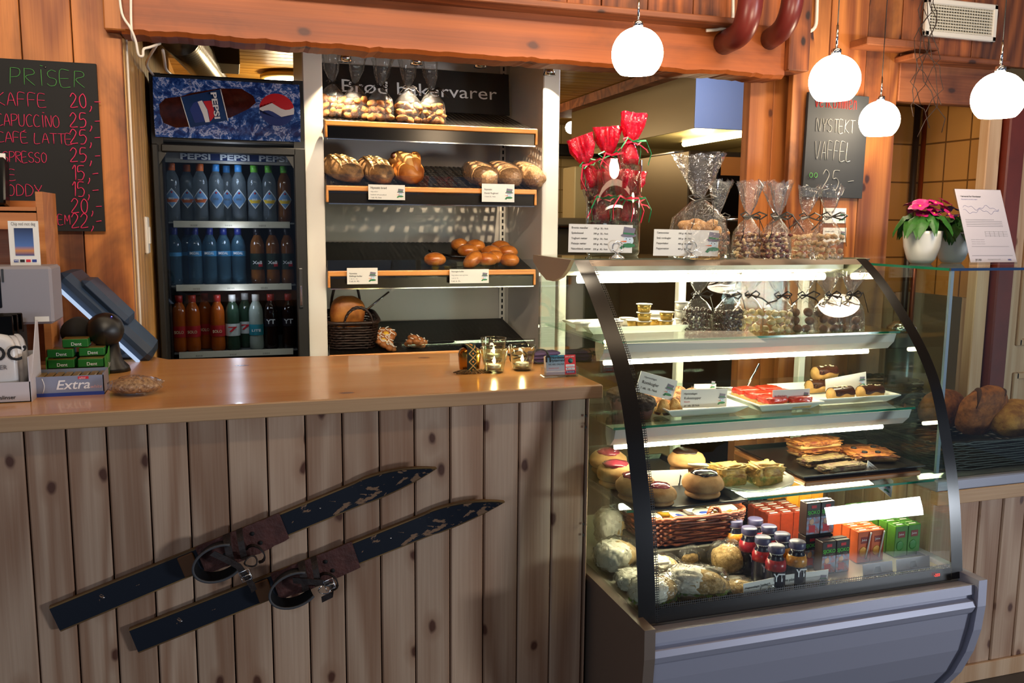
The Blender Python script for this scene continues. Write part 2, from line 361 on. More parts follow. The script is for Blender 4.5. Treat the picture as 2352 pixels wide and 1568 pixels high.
def chalk(s, h, r, mat, parent, loc, adv=.8, name='lettering', seed=1, kx=1.0):
    rnd = random.Random(seed); m = MB(); x = 0
    for ch in s:
        acc = ch == 'É'
        for st in STR['E' if acc else ch]:
            P = [(x + a*h*kx + rnd.uniform(-.02, .02)*h, b*h + rnd.uniform(-.02, .02)*h) for a, b in st]; Q = []
            for i in range(len(P) - 1):       # rounded corners
                p0, p1, p2, p3 = P[max(i - 1, 0)], P[i], P[i + 1], P[min(i + 2, len(P) - 1)]
                for k in range(4):
                    t = k/4; sh = .5
                    Q.append(tuple(p1[d] + sh*(p2[d] - p0[d])*t + (3*(p2[d] - p1[d]) - sh*(2*(p2[d] - p0[d]) + (p3[d] - p1[d])))*t*t + (-2*(p2[d] - p1[d]) + sh*((p2[d] - p0[d]) + (p3[d] - p1[d])))*t**3 for d in (0, 1)))
            Q.append(P[-1]); m.tube([(a, 0, b) for a, b in Q], r, 6, flat=.35)
        if acc: m.tube([(x + .2*h, 0, 1.1*h), (x + .4*h, 0, 1.25*h)], r, 6, flat=.35)
        if ch == 'I': m.tube([(x + .15*h, 0, 1.22*h), (x + .3*h, 0, 1.2*h)], r*1.2, 6, flat=.35)
        x += h*kx*(adv if ch not in 'I1,l -' else adv*.62)
    return m.obj(name, mat, parent, loc)
# ---------------------------------------------------------------- the setting
rnd = random.Random(7)
struct(MB().box((1, 1.75, -.02), (7.6, 11.7, .04)).obj('floor', pm('dark_floor', '#4a4440', .5, 0, .2, 6)))
struct(MB().box((1, -.6, 3.03), (7.6, 7.0, .06)).obj('ceiling', pm('cafe_ceiling', '#8a6a4a', .7)))
def boards(name, x0, x1, z0, z1, y, mat, wmin=.11, wmax=.18, th=.03, seed=1, lim=None):
    r = random.Random(seed); m = MB(); x = x0
    while x < x1 - .01:
        wd = r.uniform(wmin, wmax)
        if x + wd > x1 - .04: wd = x1 - x
        dy = r.uniform(0, .006)
        m.box((x + wd/2, y + th/2 + dy, (z0 + z1)/2), (wd - .003, th, z1 - z0), .002); x += wd
    return struct(m.obj(name, mat))
WY = 2.9
# left wall of broad stained boards, edges read off the photo
m = MB(); ed = [-2.6, -2.4, -2.22, -2.05, -1.9, -1.75, -1.58, -1.4, -1.22, -1.05, -.88, -.73, at(62, 300, WY).x, at(178, 300, WY).x, at(290, 300, WY).x]
for a, b in zip(ed, ed[1:]): m.box(((a + b)/2, WY + .02, 1.5), (b - a - .003, .04, 3.0), .002)
XL = ed[-1]
struct(m.obj('wall_left', ORANGE))
m = MB(); y = WY + .05
while y < 7.3: m.box((XL - .012, y + .047, 1.2), (.024, .092, 2.4), .003); y += .095
struct(m.obj('wall_kitchen_left', PINEY))
struct(MB().box((XL + .001 - .012, 2.93, 2.55), (.06, .16, 1.0), .004).obj('trim_1', ORANGE))
# kitchen behind the opening
m = MB(); y = 3.02
while y < 7.4: m.box((1.9, y + .05, 2.38), (4.5, .097, .03), .004); y += .1
struct(m.obj('ceiling_kitchen', PINEC))
struct(MB().box((1.9, 7.35, 1.2), (4.6, .1, 2.4)).obj('wall_back', tiles('beige_kitchen_tiles', '#c9b184', '#c0a678', '#8a7248', .2, .2)))
struct(MB().box((4.15, 5.3, 1.2), (.1, 4.2, 2.4)).obj('wall_kitchen_right', pm('kitchen_cream', '#c8b48a', .6)))
# heavy beam with a waney lower edge
bx0, bx1 = XL + .005, at(1783, 181, WY).x
bz = at(300, 90, WY - .05).z; btop = at(1000, -10, WY - .05).z
m = MB(); N = 150
def bot(i):
    x = bx0 + (bx1 - bx0)*i/N
    return bz + .016 + .006*MN.noise(Vector((x*3.1, 0, 1))) + .005*MN.noise(Vector((x*13, 2, 0))) + .004*MN.noise(Vector((x*40, 5, 0)))
vs = []; fs = []
for i in range(N + 1):
    x = bx0 + (bx1 - bx0)*i/N; b = bot(i)
    vs += [(x, WY - .05, btop), (x, WY - .05, b + .012), (x, WY - .035, b), (x, WY + .09, b + .004), (x, WY + .09, btop)]
for i in range(N):
    for k in range(5): a, c = i*5 + k, i*5 + (k + 1) % 5; fs.append((c, a, a + 5, c + 5))
fs += [tuple(range(5)), tuple(range(N*5 + 4, N*5 - 1, -1))]
struct(m.add(vs, fs).obj('beam', ORANGEX))
struct(MB().box(((at(560, -20, 2.8).x + at(1700, 60, 2.8).x)/2 + .02, 2.83, at(1200, 12, 2.8).z), (at(1700, 60, 2.8).x - at(560, -20, 2.8).x, .15, .022), .003).obj('trim_2', OLDX))
boards('wall_above_beam', bx0, bx1 + .02, btop + .001, 3.0, WY - .03, OLD, .1, .2, .04, 5)
# right wall boards with the post
px0 = at(1733, 300, 2.96).x
boards('wall_right', px0, 2.2, 0, bz + .2, WY + .1, wood('post_boards', '#c87a3c', '#96501f', 'z', 1.0, 14, .25, .2, .5, '#5a2a10', .15), .09, .13, .05, 9)
boards('wall_right_post', 2.055, 2.545, 0, 3.0, WY - .0, ORANGE, .12, .2, .03, 12)
struct(MB().box((2.02, WY - .02, 2.5), (.09, .12, 1.0 - .14), .004).obj('trim_3', OLD))
hx0, hx1 = 2.545, at(2300, 230, WY).x
hz0, hz1 = at(2100, 235, WY).z, at(2100, 135, WY).z
struct(MB().box(((hx0 + hx1)/2, WY + .02, (hz0 + hz1)/2), (hx1 - hx0, .05, hz1 - hz0), .003).obj('trim_4', OLDX))
l1 = at(1985, 92, 2.82); l2 = at(2150, 110, 2.82)
struct(MB().box(((l1.x + l2.x)/2, 2.855, l1.z - .004), (l2.x - l1.x, .11, .03), .004).obj('trim_5', OLDX))
l1 = at(2090, 127, 2.82); l2 = at(2312, 150, 2.82)
struct(MB().box(((l1.x + l2.x)/2, 2.855, (l1.z + l2.z)/2), (l2.x - l1.x, .11, .022), .004).obj('trim_6', OLDX))
boards('wall_right_upper', 2.545, 4.7, hz1 + .001, 3.0, WY, OLD, .1, .19, .03, 15)
TB = tiles('old_brown_tiles', '#a9793f', '#a1703a', '#5e3d1c', .135, .17)
TB2 = tiles('old_brown_side_tiles', '#a9793f', '#a1703a', '#5e3d1c', .135, .17, 'yz')
NX, NY = 3.0, 3.26
struct(MB().box(((2.5 + NX)/2, NY + .02, 1.75), (NX - 2.5 + .06, .04, 1.1)).obj('wall_niche_back', TB))
struct(MB().box((NX + .02, (WY + NY)/2 + .02, 1.75), (.04, NY - WY, 1.1)).obj('wall_niche_side', TB2))
boards('wall_niche_lower', 2.5, NX, 0, 1.2, NY, PINE, .1, .12, .03, 3)
boards('wall_niche_side_lower', NX - .001, NX + .1, 0, 1.2, WY + .02, PINE, .1, .12, .03, 4)
REDPOST = pm('oxblood_paint', '#6a2416', .4, 0, .25, 8)
fx = at(2262, 350, WY).x
struct(MB().box((NX + .02, WY - .01, 1.01), (.07, .05, 2.02), .004).obj('trim_7', DOORW))
struct(MB().box((NX + .11, WY - .03, 1.01), (.09, .07, 2.02), .006).obj('trim_8', REDPOST))
dx0, dx1 = NX + .16, NX + 1.06
d = struct(MB().box(((dx0 + dx1)/2, WY + .02, 1.0), (dx1 - dx0, .04, 2.0), .003).obj('door_1', DOORW))
for i, (za, zb) in enumerate(((.15, .85), (1.0, 1.85))):
    for xa, xb in ((dx0 + .12, (dx0 + dx1)/2 - .05), ((dx0 + dx1)/2 + .05, dx1 - .12)):
        m = MB()
        for c, s in ((((xa + xb)/2, WY - .004, za), (xb - xa, .014, .03)), (((xa + xb)/2, WY - .004, zb), (xb - xa, .014, .03)), ((xa, WY - .004, (za + zb)/2), (.03, .014, zb - za + .03)), ((xb, WY - .004, (za + zb)/2), (.03, .014, zb - za + .03))): m.box(c, s, .004)
        struct(m.obj('door_molding', DOORW, d))
struct(MB().box((4.3, WY + .02, 1.5), (.6, .04, 3.0), .003).obj('wall_right_end', DOORW))
# pipes, cables, vent
MAROON = pm('oxblood_pipe_paint', '#64201c', .35, 0, .15, 10)
def elbow(name, p0, p1, p2, r, label, n=9):
    p0, p1, p2 = Vector(p0), Vector(p1), Vector(p2); pts = [p0]
    a, b = p1 + (p0 - p1).normalized()*.13, p1 + (p2 - p1).normalized()*.13
    if (p2 - p1).length < .15: b = p1 + (p2 - p1)*.8
    for i in range(n + 1):
        t = i/n; pts.append(a*(1 - t)**2 + p1*2*t*(1 - t) + b*t*t)
    pts.append(p2)
    return tag(MB().tube(pts, r, 20).obj(name, MAROON), label, 'pipe', 'thick maroon pipes above the opening')
elbow('heating_pipe', at(1728, -90, 2.62), at(1722, 70, 2.62), at(1660, 100, 2.86), .042, 'thick maroon pipe bending into the beam, nearer the hanging globe lamp')
elbow('heating_pipe', at(1826, -90, 2.66), at(1820, 55, 2.66), at(1765, 92, 2.86), .038, 'thick maroon pipe bending into the beam beside the white conduit')
CABLE = pm('white_cable', '#d8cfc4', .4)
def cable(pts, r, label, name='electric_cable', mat=None, sm=3):
    P = [Vector(p) for p in pts]; Q = []
    for i in range(len(P) - 1):
        p0, p1, p2, p3 = P[max(i - 1, 0)], P[i], P[i + 1], P[min(i + 2, len(P) - 1)]
        for k in range(sm): t = k/sm; Q.append(p1 + (p2 - p0)*.5*t + (3*(p2 - p1) - .5*(2*(p2 - p0) + p3 - p1))*t*t + (-2*(p2 - p1) + .5*(p2 - p0 + p3 - p1))*t**3)
    Q.append(P[-1]); return tag(MB().tube(Q, r, 6).obj(name, mat or CABLE), label, 'cable')
cable([at(1683, -60, 2.83), at(1684, 20, 2.83), at(1680, 50, 2.83), at(1660, 66, 2.82), at(1622, 70, 2.82)], .006, 'thin white conduit bending left beside the maroon pipe')
cable([at(1878, -60, 2.89), at(1876, 30, 2.89), at(1872, 62, 2.89), at(1855, 74, 2.89), at(1835, 77, 2.88)], .007, 'white conduit running down the post board by the globe lamp')
cable([at(272, -40, 2.84), at(280, 30, 2.83), at(300, 65, 2.82), at(312, 95, 2.83), at(318, 125, 2.84), at(328, 128, 2.85), at(330, 113, 2.86), at(345, 108, 2.88), at(368, 100, 2.93)], .004, 'slack grey cable looping over the end of the beam', sm=5)
cable([at(301, -40, 2.835), at(301, 40, 2.835), at(304, 85, 2.835), at(308, 93, 2.9)], .004, 'straight white cable on the face of the beam end')
XS = XL + .006
cable([(XS, ax(306, y, XS).y if False else 2.97, z) for y, z in ((0, 2.1), (0, 1.7), (0, 1.3), (0, .9))], .004, 'white cable running down the pale pine corner beside the cooler')
cable([at(362, 100, 3.0), at(343, 130, 3.1), at(337, 150, 3.3), at(352, 172, 3.6)], .005, 'grey cable dropping to the left on top of the drinks cooler')
cable([at(374, 115, 3.05), at(378, 140, 3.2), at(382, 160, 3.5), at(396, 172, 3.7)], .005, 'grey cable dropping to the right on top of the drinks cooler')
v = thing('vent_grille', 'white slatted air vent grille high on the old board wall', 'vent', at(2203, 48, WY - .005))
vw, vh = at(2285, 50, WY).x - at(2121, 50, WY).x, at(2203, 5, WY).z - at(2203, 92, WY).z
m = MB(); f = .022
for c, s in (((0, -.008, vh/2 - f/2), (vw, .02, f)), ((0, -.008, -vh/2 + f/2), (vw, .02, f)), ((-vw/2 + f/2, -.008, 0), (f, .02, vh)), ((vw/2 - f/2, -.008, 0), (f, .02, vh))): m.box(c, s, .004)
m.obj('frame', WHITE, v)
MB().box((0, .002, 0), (vw - f, .004, vh - f)).obj('backing', pm('vent_dark', '#3a3026', .8), v)
m = MB()
for i in range(9): m.box((0, -.008, -vh/2 + f + (vh - 2*f)*(i + .5)/9), (vw - 2*f, .014, .003), 0, (.5, 0, 0))
for i in range(24): m.box((-vw/2 + f + (vw - 2*f)*(i + .5)/24, -.003, 0), (.002, .008, vh - 2*f))
m.obj('slats', pm('cream_slats', '#e4dece', .5), v)
r = random.Random(4); m = MB()
for k in range(7):
    p = [at(2125 + r.uniform(-15, 25), -30, 2.79)]
    for i in range(1, 12): p.append(at(2130 + 32*math.sin(i*.55 + k*1.7)*(.35 + i/13) + r.uniform(-8, 8), -30 + i*(24 + k*1.2) + r.uniform(-8, 8), 2.77 + r.uniform(-.02, .02)))
    m.tube(p, .0016, 4)
tag(m.obj('twig_decoration', pm('dark_wire', '#2a1a12', .6)), 'tangle of thin dark twigs hanging over the air vent', 'decoration')
for x, r_, mt, lb in ((2098, .014, pm('dark_pipe', '#1e120c', .4), 'black upright pipe in the corner of the tiled niche'), (2116, .011, pm('copper_pipe', '#7a3416', .3, .7), 'copper upright pipe in the corner of the tiled niche')):
    q = at(x, 400, NY - .03); tag(MB().tube([(q.x, NY - .03, .02), (q.x, NY - .03, 2.12)], r_, 12).obj('riser_pipe', mt), lb, 'pipe')
# spiral duct, lamps and furniture in the kitchen
q0, q1 = at(412, 80, 3.5), at(492, 182, 5.2)
m = MB(); pts = []; rr = []
for i in range(121):
    t = i/120; pts.append(q0.lerp(q1, t)); rr.append(.07 + .003*(1 if i % 4 == 0 else 0))
m.tube(pts, rr, 24); du = thing('ventilation_duct', 'round spiral metal air duct under the kitchen ceiling', 'duct', (0, 0, 0)); m.obj('pipe', STEEL, du)
cq = at(452, 125, 4.3); MB().lathe([(.076, -.015), (.078, 0), (.076, .015)], 24, cq, rot=Matrix.Rotation(PI/2, 3, 'X')).obj('clamp', STEEL, du)
cq = at(510, 118, 4.6); MB().box((cq.x, 4.6, 2.3), (.16, .3, .12), .004).obj('junction_box', pm('duct_box_brown', '#5a4a2a', .6)); tag(bpy.data.objects['junction_box'], 'flat brown box hanging from the kitchen ceiling beside the duct', 'box')
LAMPW = emis('lit_lamp_warm', '#fff0d0', 9)
k = az(662, 178, 2.34); kl = thing('ceiling_lamp', 'round flush ceiling lamp glowing above the drinks cooler', 'lamp', (k.x, k.y, 2.365), 0)
MB().lathe([(.13, 0), (.16, -.02), (.16, -.035), (.14, -.04)], 28).obj('rim', pm('lamp_rim', '#a88a4a', .5), kl); MB().lathe([(.135, -.0405), (.12, -.06), (.06, -.07), (.0, -.072)], 28).obj('diffuser', LAMPW, kl)
point('kitchen_lamp_light', (k.x, k.y, 2.1), 9, (1, .78, .42), .06)
k = at(1311, 293, 6.6); kl = thing('kitchen_wall_lamp', 'small glowing lamp seen far back in the kitchen beside the hood', 'lamp', k)
MB().blob((0, 0, 0), (.09, .09, .1)).obj('shade', LAMPW, kl); MB().box((0, .06, .0), (.03, .12, .03)).obj('bracket', CHROME, kl)
HX = at(1598, 240, 4.2).x; hb = at(1598, 294, 4.2).z
hd = thing('extractor_hood', 'big steel extractor hood with a bluish front over the kitchen range', 'hood', (HX, 4.2, hb))
hl = ax(1312, 330, HX).y - 4.2
MB().box((.6, .005, .17), (1.2, .01, .34), .003).obj('front_panel', pm('hood_film_sky_tint', '#9db2e4', .4), hd)  # the sky mirrored in the film is put into its blue base colour
m = MB(); m.box((.006, hl/2, .17), (.012, hl - .02, .34)); m.box((1.194, hl/2, .17), (.012, hl - .02, .34)); m.box((.6, hl - .006, .17), (1.2, .012, .34)); m.box((.6, hl/2, .335), (1.2, hl - .02, .01)); m.obj('shell', pm('hood_steel', '#7a6844', .4, .4), hd)
MB().box((.6, hl/2, .06), (1.1, hl - .1, .02)).obj('filter', pm('hood_filter', '#b8a878', .4, .5), hd)
MB().tube([(.6, .2, .035), (.6, 1.2, .035)], .018, 12).obj('light_tube', emis('hood_light', '#ffe2a0', 10), hd)
struct(MB().box((HX + .35, 5.2, 2.33), (.86, 2.2, .06)).obj('trim_9', OLDX))
point('kitchen_hood_light', (HX + .45, 4.9, hb - .08), 11, (1, .8, .45), .06)
point('hood_front_fill', (2.2, 3.7, 2.2), 7, (.82, .88, 1), .08)  # added unseen fill that brightens the bluish hood front
point('kitchen_far_light', (1.4, 6.2, 2.1), 13, (1, .8, .5), .1)
c0 = at(1505, 345, 4.5); cz = at(1590, 345, 4.25).z; fy = ax(1596, 400, HX).y
rc = thing('steel_range', 'tall stainless steel kitchen unit with an orange reflection painted on its oven window', 'oven', (HX, 4.25, 0))
MB().box((.45, .42, cz/2), (.9, .84, cz), .006).obj('body', pm('range_steel', '#6e5f46', .35, .9), rc)
MB().box((.42, -.008, cz - .22), (.5, .014, .26), .004).obj('door', BLACKG, rc); MB().box((.42, -.017, cz - .08), (.46, .004, .1)).obj('window', pm('oven_reflection_tint', '#c47a38', .3), rc)  # orange window colour is a painted reflection, the oven does not glow
MB().tube([(.2, -.03, cz - .37), (.66, -.03, cz - .37)], .01, 8).obj('handle', CHROME, rc)
tag(MB().box((HX + .42, 4.7, cz + .012), (.7, .3, .02), .004).obj('baking_sheet', CHROME), 'flat metal tray lying on top of the kitchen range', 'tray')
q = at(1330, 346, 7.0); tag(MB().box((q.x + .1, 7.14, q.z), (.7, .32, .1), .01).obj('black_shelf', BLACK), 'black wall shelf on the beige kitchen tiles', 'shelf')
q = at(1338, 445, 6.4); wc = thing('wall_cabinet', 'cream wall cabinet on the tiles behind the candy jar', 'cabinet', (q.x, 6.5, q.z)); MB().box((0, 0, 0), (.16, .26, .42), .008).obj('body', pm('cream_metal', '#cfc096', .4), wc); MB().box((.03, -.135, -.15), (.02, .01, .03)).obj('knob', DARKGREY, wc)
q = at(1310, 500, 6.0); kb = thing('kitchen_bench', 'grey kitchen bench below the tiles behind the glass jar', 'bench', (1.0, 6.6, 0)); MB().box((1.5, .05, q.z - .03), (3.0, 1.2, .06), .01).obj('worktop', pm('grey_bench', '#8a8272', .4, .3), kb); MB().box((1.5, .1, q.z/2 - .04), (2.9, 1.0, q.z - .08), .005).obj('base', pm('bench_base', '#5a5244', .5), kb)
lx = thing('light_switch', 'white light switch on the pine side of the passage', 'switch', (XL + .001, ax(333, 540, XL).y, ax(333, 540, XL).z)); MB().box((.006, 0, 0), (.012, .08, .13), .004).obj('plate', WHITE, lx); MB().box((.014, 0, 0), (.006, .04, .06), .002).obj('rocker', WHITE, lx)
# ---------------------------------------------------------------- service counter
ZT = 1.1
W = lambda x, y: az(x, y, ZT)
CR = .872; CF = 1.955
ct = thing('service_counter', 'long pine counter with a lacquered worktop and upright plank front, skis hung on it', 'counter', (0, 0, 0))
pl = [(-2.2, CF + .008), (CR, CF + .008), (CR, 2.53), (.75, 2.56), (-.19, 2.66), (-.33, 2.86), (-2.2, 2.86)]
MB().prism(pl, .032, 'z', ZT - .032).obj('worktop', TOP, ct)
MB().box(((CR - 2.2)/2, CF + .004, ZT - .0165), (CR + 2.2, .012, .033), .002).obj('front_edge', TOPE, ct)
m = MB(); gx = [at(x, 1150, 2.02).x for x in (64, 160, 252, 346, 437, 527, 617, 705, 789, 873, 953, 1034, 1111, 1191, 1267, 1342)]
gx = [gx[0] - .105*k for k in range(16, 0, -1)] + gx
for a, b in zip(gx, gx[1:]): m.box(((a + b)/2, 2.03, (ZT - .032)/2), (b - a - .0035, .02, ZT - .032), .003)
m.obj('front_planks', PINE, ct)
MB().box(((gx[0] + CR - .02)/2, 2.046, (ZT - .04)/2), (CR - .02 - gx[0], .012, ZT - .04)).obj('backing', pm('groove_wood', '#6a4630', .8), ct)
MB().box(((gx[-1] + CR - .008)/2 + .001, 2.035, (ZT - .032)/2), (CR - .008 - gx[-1] - .004, .04, ZT - .032), .002).obj('corner_board', PINE, ct)
MB().box((CR - .018, 2.28, (ZT - .032)/2), (.02, .44, ZT - .034), .002).obj('end_panel', PINE, ct)
m = MB()
for z in (ZT - .09, ZT - .12, .72, .69): m.box((CR - .02, 2.013, z), (.004, .004, .006))
m.obj('nail_heads', INK, ct)
# skis
def skimat():
    t = NT('worn_navy_ski_paint'); co = t.n('TexCoord').outputs['Object']; x = t.n('SeparateXYZ', Vector=co).outputs[0]
    n = t.noise(t.n('Mapping', Vector=co, Scale=(.35, 1, 1)).outputs[0], 42, 5, .62, .8)
    th = t.n('MapRange', Value=x, From_Min=.40, From_Max=.95, To_Min=.675, To_Max=.535).outputs[0]
    chip = t.math('GREATER_THAN', n, th)
    t.bsdf(Base_Color=t.mix(chip, lin('#0d1522'), lin('#8a6a50')), Roughness=.45); return t.m
SKIM = skimat(); SKIW = wood('ski_edge_wood', '#8a6a3c', '#5a4022', 'x', 3, 12, 0, .1, .5)
LEATH = pm('worn_brown_leather', '#5a3028', .6, 0, .35, 40, .3, 90); LEATHD = pm('dark_strap_leather', '#2a1e1a', .6, 0, .3, 60, .3); RUBB = pm('black_rubber', '#15171a', .6, 0, .2, 50)
def ski(p0, p1, label, seed, flip):
    p0, p1 = at(*p0, 2.008), at(*p1, 2.008); L = math.hypot(p1.x - p0.x, p1.z - p0.z); a = math.atan2(p1.z - p0.z, p1.x - p0.x)
    s = thing('wooden_ski', label, 'ski', p0, 0, 'old skis on the counter front'); s.rotation_euler = (0, -a, 0)
    def hw(t): return .031*(1 - .06*math.sin(PI*t)) if t < .8 else .031*max(.0, 1 - ((t - .8)/.2)**2.2)*1.0 + .001
    def yy(t): return 0 if t < .78 else -.045*((t - .78)/.22)**2
    N = 48
    for nm, mt, k, y0, y1 in (('ski_body', SKIW, 1.0, 0.006, -.006), ('painted_top', SKIM, .88, -.0055, -.0072)):
        vs, fs = [], []
        for i in range(N + 1):
            t = i/N; b = hw(t)*k; y = yy(t); x = t*L*(1 if k == 1 else .992)
            vs += [(x, y + y0, -b), (x, y + y1, -b), (x, y + y1, b), (x, y + y0, b)]
        for i in range(N):
            for q in range(4): c, d = i*4 + q, i*4 + (q + 1) % 4; fs.append((c, d, d + 4, c + 4))
        fs += [(3, 2, 1, 0), (N*4, N*4 + 1, N*4 + 2, N*4 + 3)]
        MB().add(vs, fs).obj(nm, mt, s)
    for x in (.12*L, .68*L, .89*L): MB().lathe([(.003, -.001), (.002, .001), (0, .0015)], 10, (x, -.0075, .004), rot=Matrix.Rotation(PI/2, 3, 'X')).obj('screw', CHROME, s)
    # binding
    MB().box((.33*L, -.010, 0), (.035, .006, .05), .002).obj('heel_plate', pm('ochre_plate', '#6a4526', .6), s)
    r = random.Random(seed); m = MB(); n = 16; vs = []
    for i in range(n + 1):
        x = (.36 + .22*i/n)*L; b = .034 + r.uniform(-.0012, .0012); vs += [(x, -.009, -b - .006*math.sin(PI*i/n)), (x, -.0125, -b - .006*math.sin(PI*i/n)), (x, -.0125, b*.98), (x, -.009, b*.98)]
    fs = []
    for i in range(n):
        for q in range(4): c, d = i*4 + q, i*4 + (q + 1) % 4; fs.append((c, d, d + 4, c + 4))
    fs += [(3, 2, 1, 0), (n*4, n*4 + 1, n*4 + 2, n*4 + 3)]
    lp = m.add(vs, fs).obj('leather_plate', LEATH, s)
    m = MB()
    for x, z in ((.5, .012), (.51, -.016), (.42, -.01)): m.lathe([(.005, 0), (.005, .002), (0, .0025)], 12, (x*L, -.0125, z), rot=Matrix.Rotation(PI/2, 3, 'X'))
    m.obj('rivets', BLACKM, lp)
    m = MB()      # heel cup: a leather lip round the back of the boot
    def cup(u, v):
        th = PI*(.28 + 1.44*u); rr = .036 + .006*v; return (.405*L + rr*1.35*math.cos(th), -.012 - .045*v, -.008 + rr*math.sin(th)*.95)
    m.sheet(cup, 24, 5); hc = m.obj('heel_cup', RUBB, s)
    MB().tube([cup(i/24, 1) for i in range(25)], .003, 6).obj('rim', pm('grey_felt_rim', '#4a4a4c', .8), hc)
    for x, wd in ((.435, .016), (.468, .014)):
        pts = [(x*L + .006*math.cos(q), -.012 - .04*math.sin(q), .034*math.cos(q)) for q in [PI*i/12 for i in range(13)]]
        MB().band(pts, wd, (1, 0, 0)).obj('toe_strap', LEATHD, s)
    if flip:
        pts = [(.40*L, -.055, .02), (.425*L, -.062, -.004), (.445*L, -.06, -.03), (.452*L, -.056, -.06), (.456*L, -.05, -.092), (.455*L, -.046, -.105)]
        cen = (.452*L, -.06, -.058); sd = (1, 0, .3)
    else:
        pts = [(.41*L, -.05, .014), (.445*L, -.062, .002), (.478*L, -.066, -.012), (.5*L, -.06, -.03), (.49*L, -.052, -.055), (.46*L, -.045, -.06)]
        cen = (.492*L, -.068, -.022); sd = (.2, 0, 1)
    ls = MB().band(pts, .014, sd, .0013).obj('long_strap', LEATHD, s)
    c = Vector(cen); e = .011; m = MB(); q = [c + Vector((i*e, 0, k*e*1.1)) for i, k in ((-1, -1), (1, -1), (1, 1), (-1, 1))]
    m.tube(q, .0016, 6, closed=True); m.tube([c + Vector((-e, 0, 0)), c + Vector((e, -.003, 0))], .0013, 6); m.obj('buckle', CHROME, ls)
    MB().tube([(.475*L + .014*math.cos(q), -.05 + .006*math.sin(q*2), -.036 + .012*math.sin(q)) for q in [2*PI*i/16 for i in range(16)]], .0015 if not flip else .002, 6, closed=True).obj('ring', CHROME if not flip else LEATHD, s)
    MB().band([(.49*L + .02*math.sin(q), -.03 - .02*math.sin(q), -.03 - .022*math.cos(q)) for q in [PI*1.3*i/10 for i in range(11)]], .01, (0, 1, .2)).obj('strap_loop', LEATHD, s)
    return s
ski((127, 1420), (993, 1062), 'upper of two worn navy wooden skis hung slanting on the pine counter front', 1, True)
ski((308, 1470), (1146, 1138), 'lower of two worn navy wooden skis, with the chrome buckle, on the pine counter front', 2, False)
# --- things on the counter
RZ = 0.0
c = W(312, 905); wb = thing('wrapped_bun', 'seeded bread roll wrapped in clear film lying alone on the worktop', 'bread', c)
BREADM = pm('brown_crust', '#b5763c', .6, 0, 0, 30, .3, 60, '#8a4f22'); SEED = pm('seeded_crust', '#c9a070', .7, 0, 0, 120, .5, 160, '#7a5230'); PALEB = pm('pale_bread', '#d9b47c', .7, 0, .2, 40, .2, 90)
MB().blob((0, 0, .02), (.105, .075, .04), .12, 4, 3, 3, flat=.35).obj('bread', SEED, wb); MB().blob((0, 0, .021), (.118, .085, .046), .25, 6, 9, 3, flat=.3).obj('wrapper', CELLO, wb)
# extra-long gum carton
def carton(name, c, d, mat, label, cat, group=None, th=.002, rz=0, wall=None):
    t = thing(name, label, cat, c, rz, group); w_, dp, h = d; m = MB()
    m.box((0, 0, th/2), (w_, dp, th)); m.box((0, -dp/2 + th/2, (wall or h)/2), (w_, th, wall or h)); m.box((0, dp/2 - th/2, h/2), (w_, th, h)); m.box((-w_/2 + th/2, 0, h/2), (th, dp, h)); m.box((w_/2 - th/2, 0, h/2), (th, dp, h))
    m.obj('carton', mat, t); return t
a, b = W(76, 914), W(240, 905); wE = b.x - a.x
GUMS = pm('silver_blue_carton', '#8f97ad', .35, .3); GOLDF = pm('gold_foil', '#b89a54', .35, .7, .3, 200); BLUEC = pm('deep_blue_card', '#22409a', .4)
ec = carton('gum_box', ((a.x + b.x)/2, a.y + .05, ZT), (wE, .085, .05), GUMS, 'long silver blue gum box in front of the green gum box', 'box', wall=.046)
MB().box((0, -.0435, .004), (wE, .001, .008)).obj('blue_band', BLUEC, ec); MB().box((wE*.21, -.0432, .041), (.022, .0012, .006)).obj('red_flash', REDP, ec)
text('Extra', .03, INKW, ec, (-.028, -.0433, .016), (PI/2, 0, 0), width=.07, shear=.25, bold=.01); text('white', .011, pm('pink_print', '#e8b0b0', .6), ec, (.044, -.0433, .016), shear=.2)
text('xylitol', .0055, INKW, ec, (wE*.21 - .009, -.0441, .039)); MB().tube([(-wE*.37 + .004*math.sin(i/8*PI), -.0433, .008 + .034*i/8) for i in range(9)], .0009, 5).obj('white_stripe', INKW, ec)
for i in range(8): 
    tag(MB().box((0, 0, 0), (wE/8 - .003, .074, .04), .002).obj('gum_pack', GOLDF, None, (ec.location.x - wE/2 + (i + .5)*wE/8, ec.location.y, ZT + .0235)), 'gold foil gum pack standing in the long silver gum box', 'gum', 'foil gum packs in the silver box')
a, b = W(107, 872), W(244, 866); wG = b.x - a.x
GREENC = pm('leaf_green_carton', '#3f8a34', .45, 0, .35, 25); GREEND = pm('deep_green_pack', '#1f6a2a', .35)
gc = carton('gum_box', ((a.x + b.x)/2, a.y + .05, ZT), (wG, .095, .055), GREENC, 'open green gum box with small packs behind the silver gum box', 'box', wall=.02)
MB().prism([(0, 0), (.09, 0), (.09, .085), (.02, .045), (0, .04)], .002, 'x', 0).obj('side_flap', GREENC, gc, (wG/2, -.045, 0)); text('Dent', .02, INKW, gc, (wG/2 + .0025, -.02, .02), (PI/2, 0, PI/2), shear=.2)
k = 0
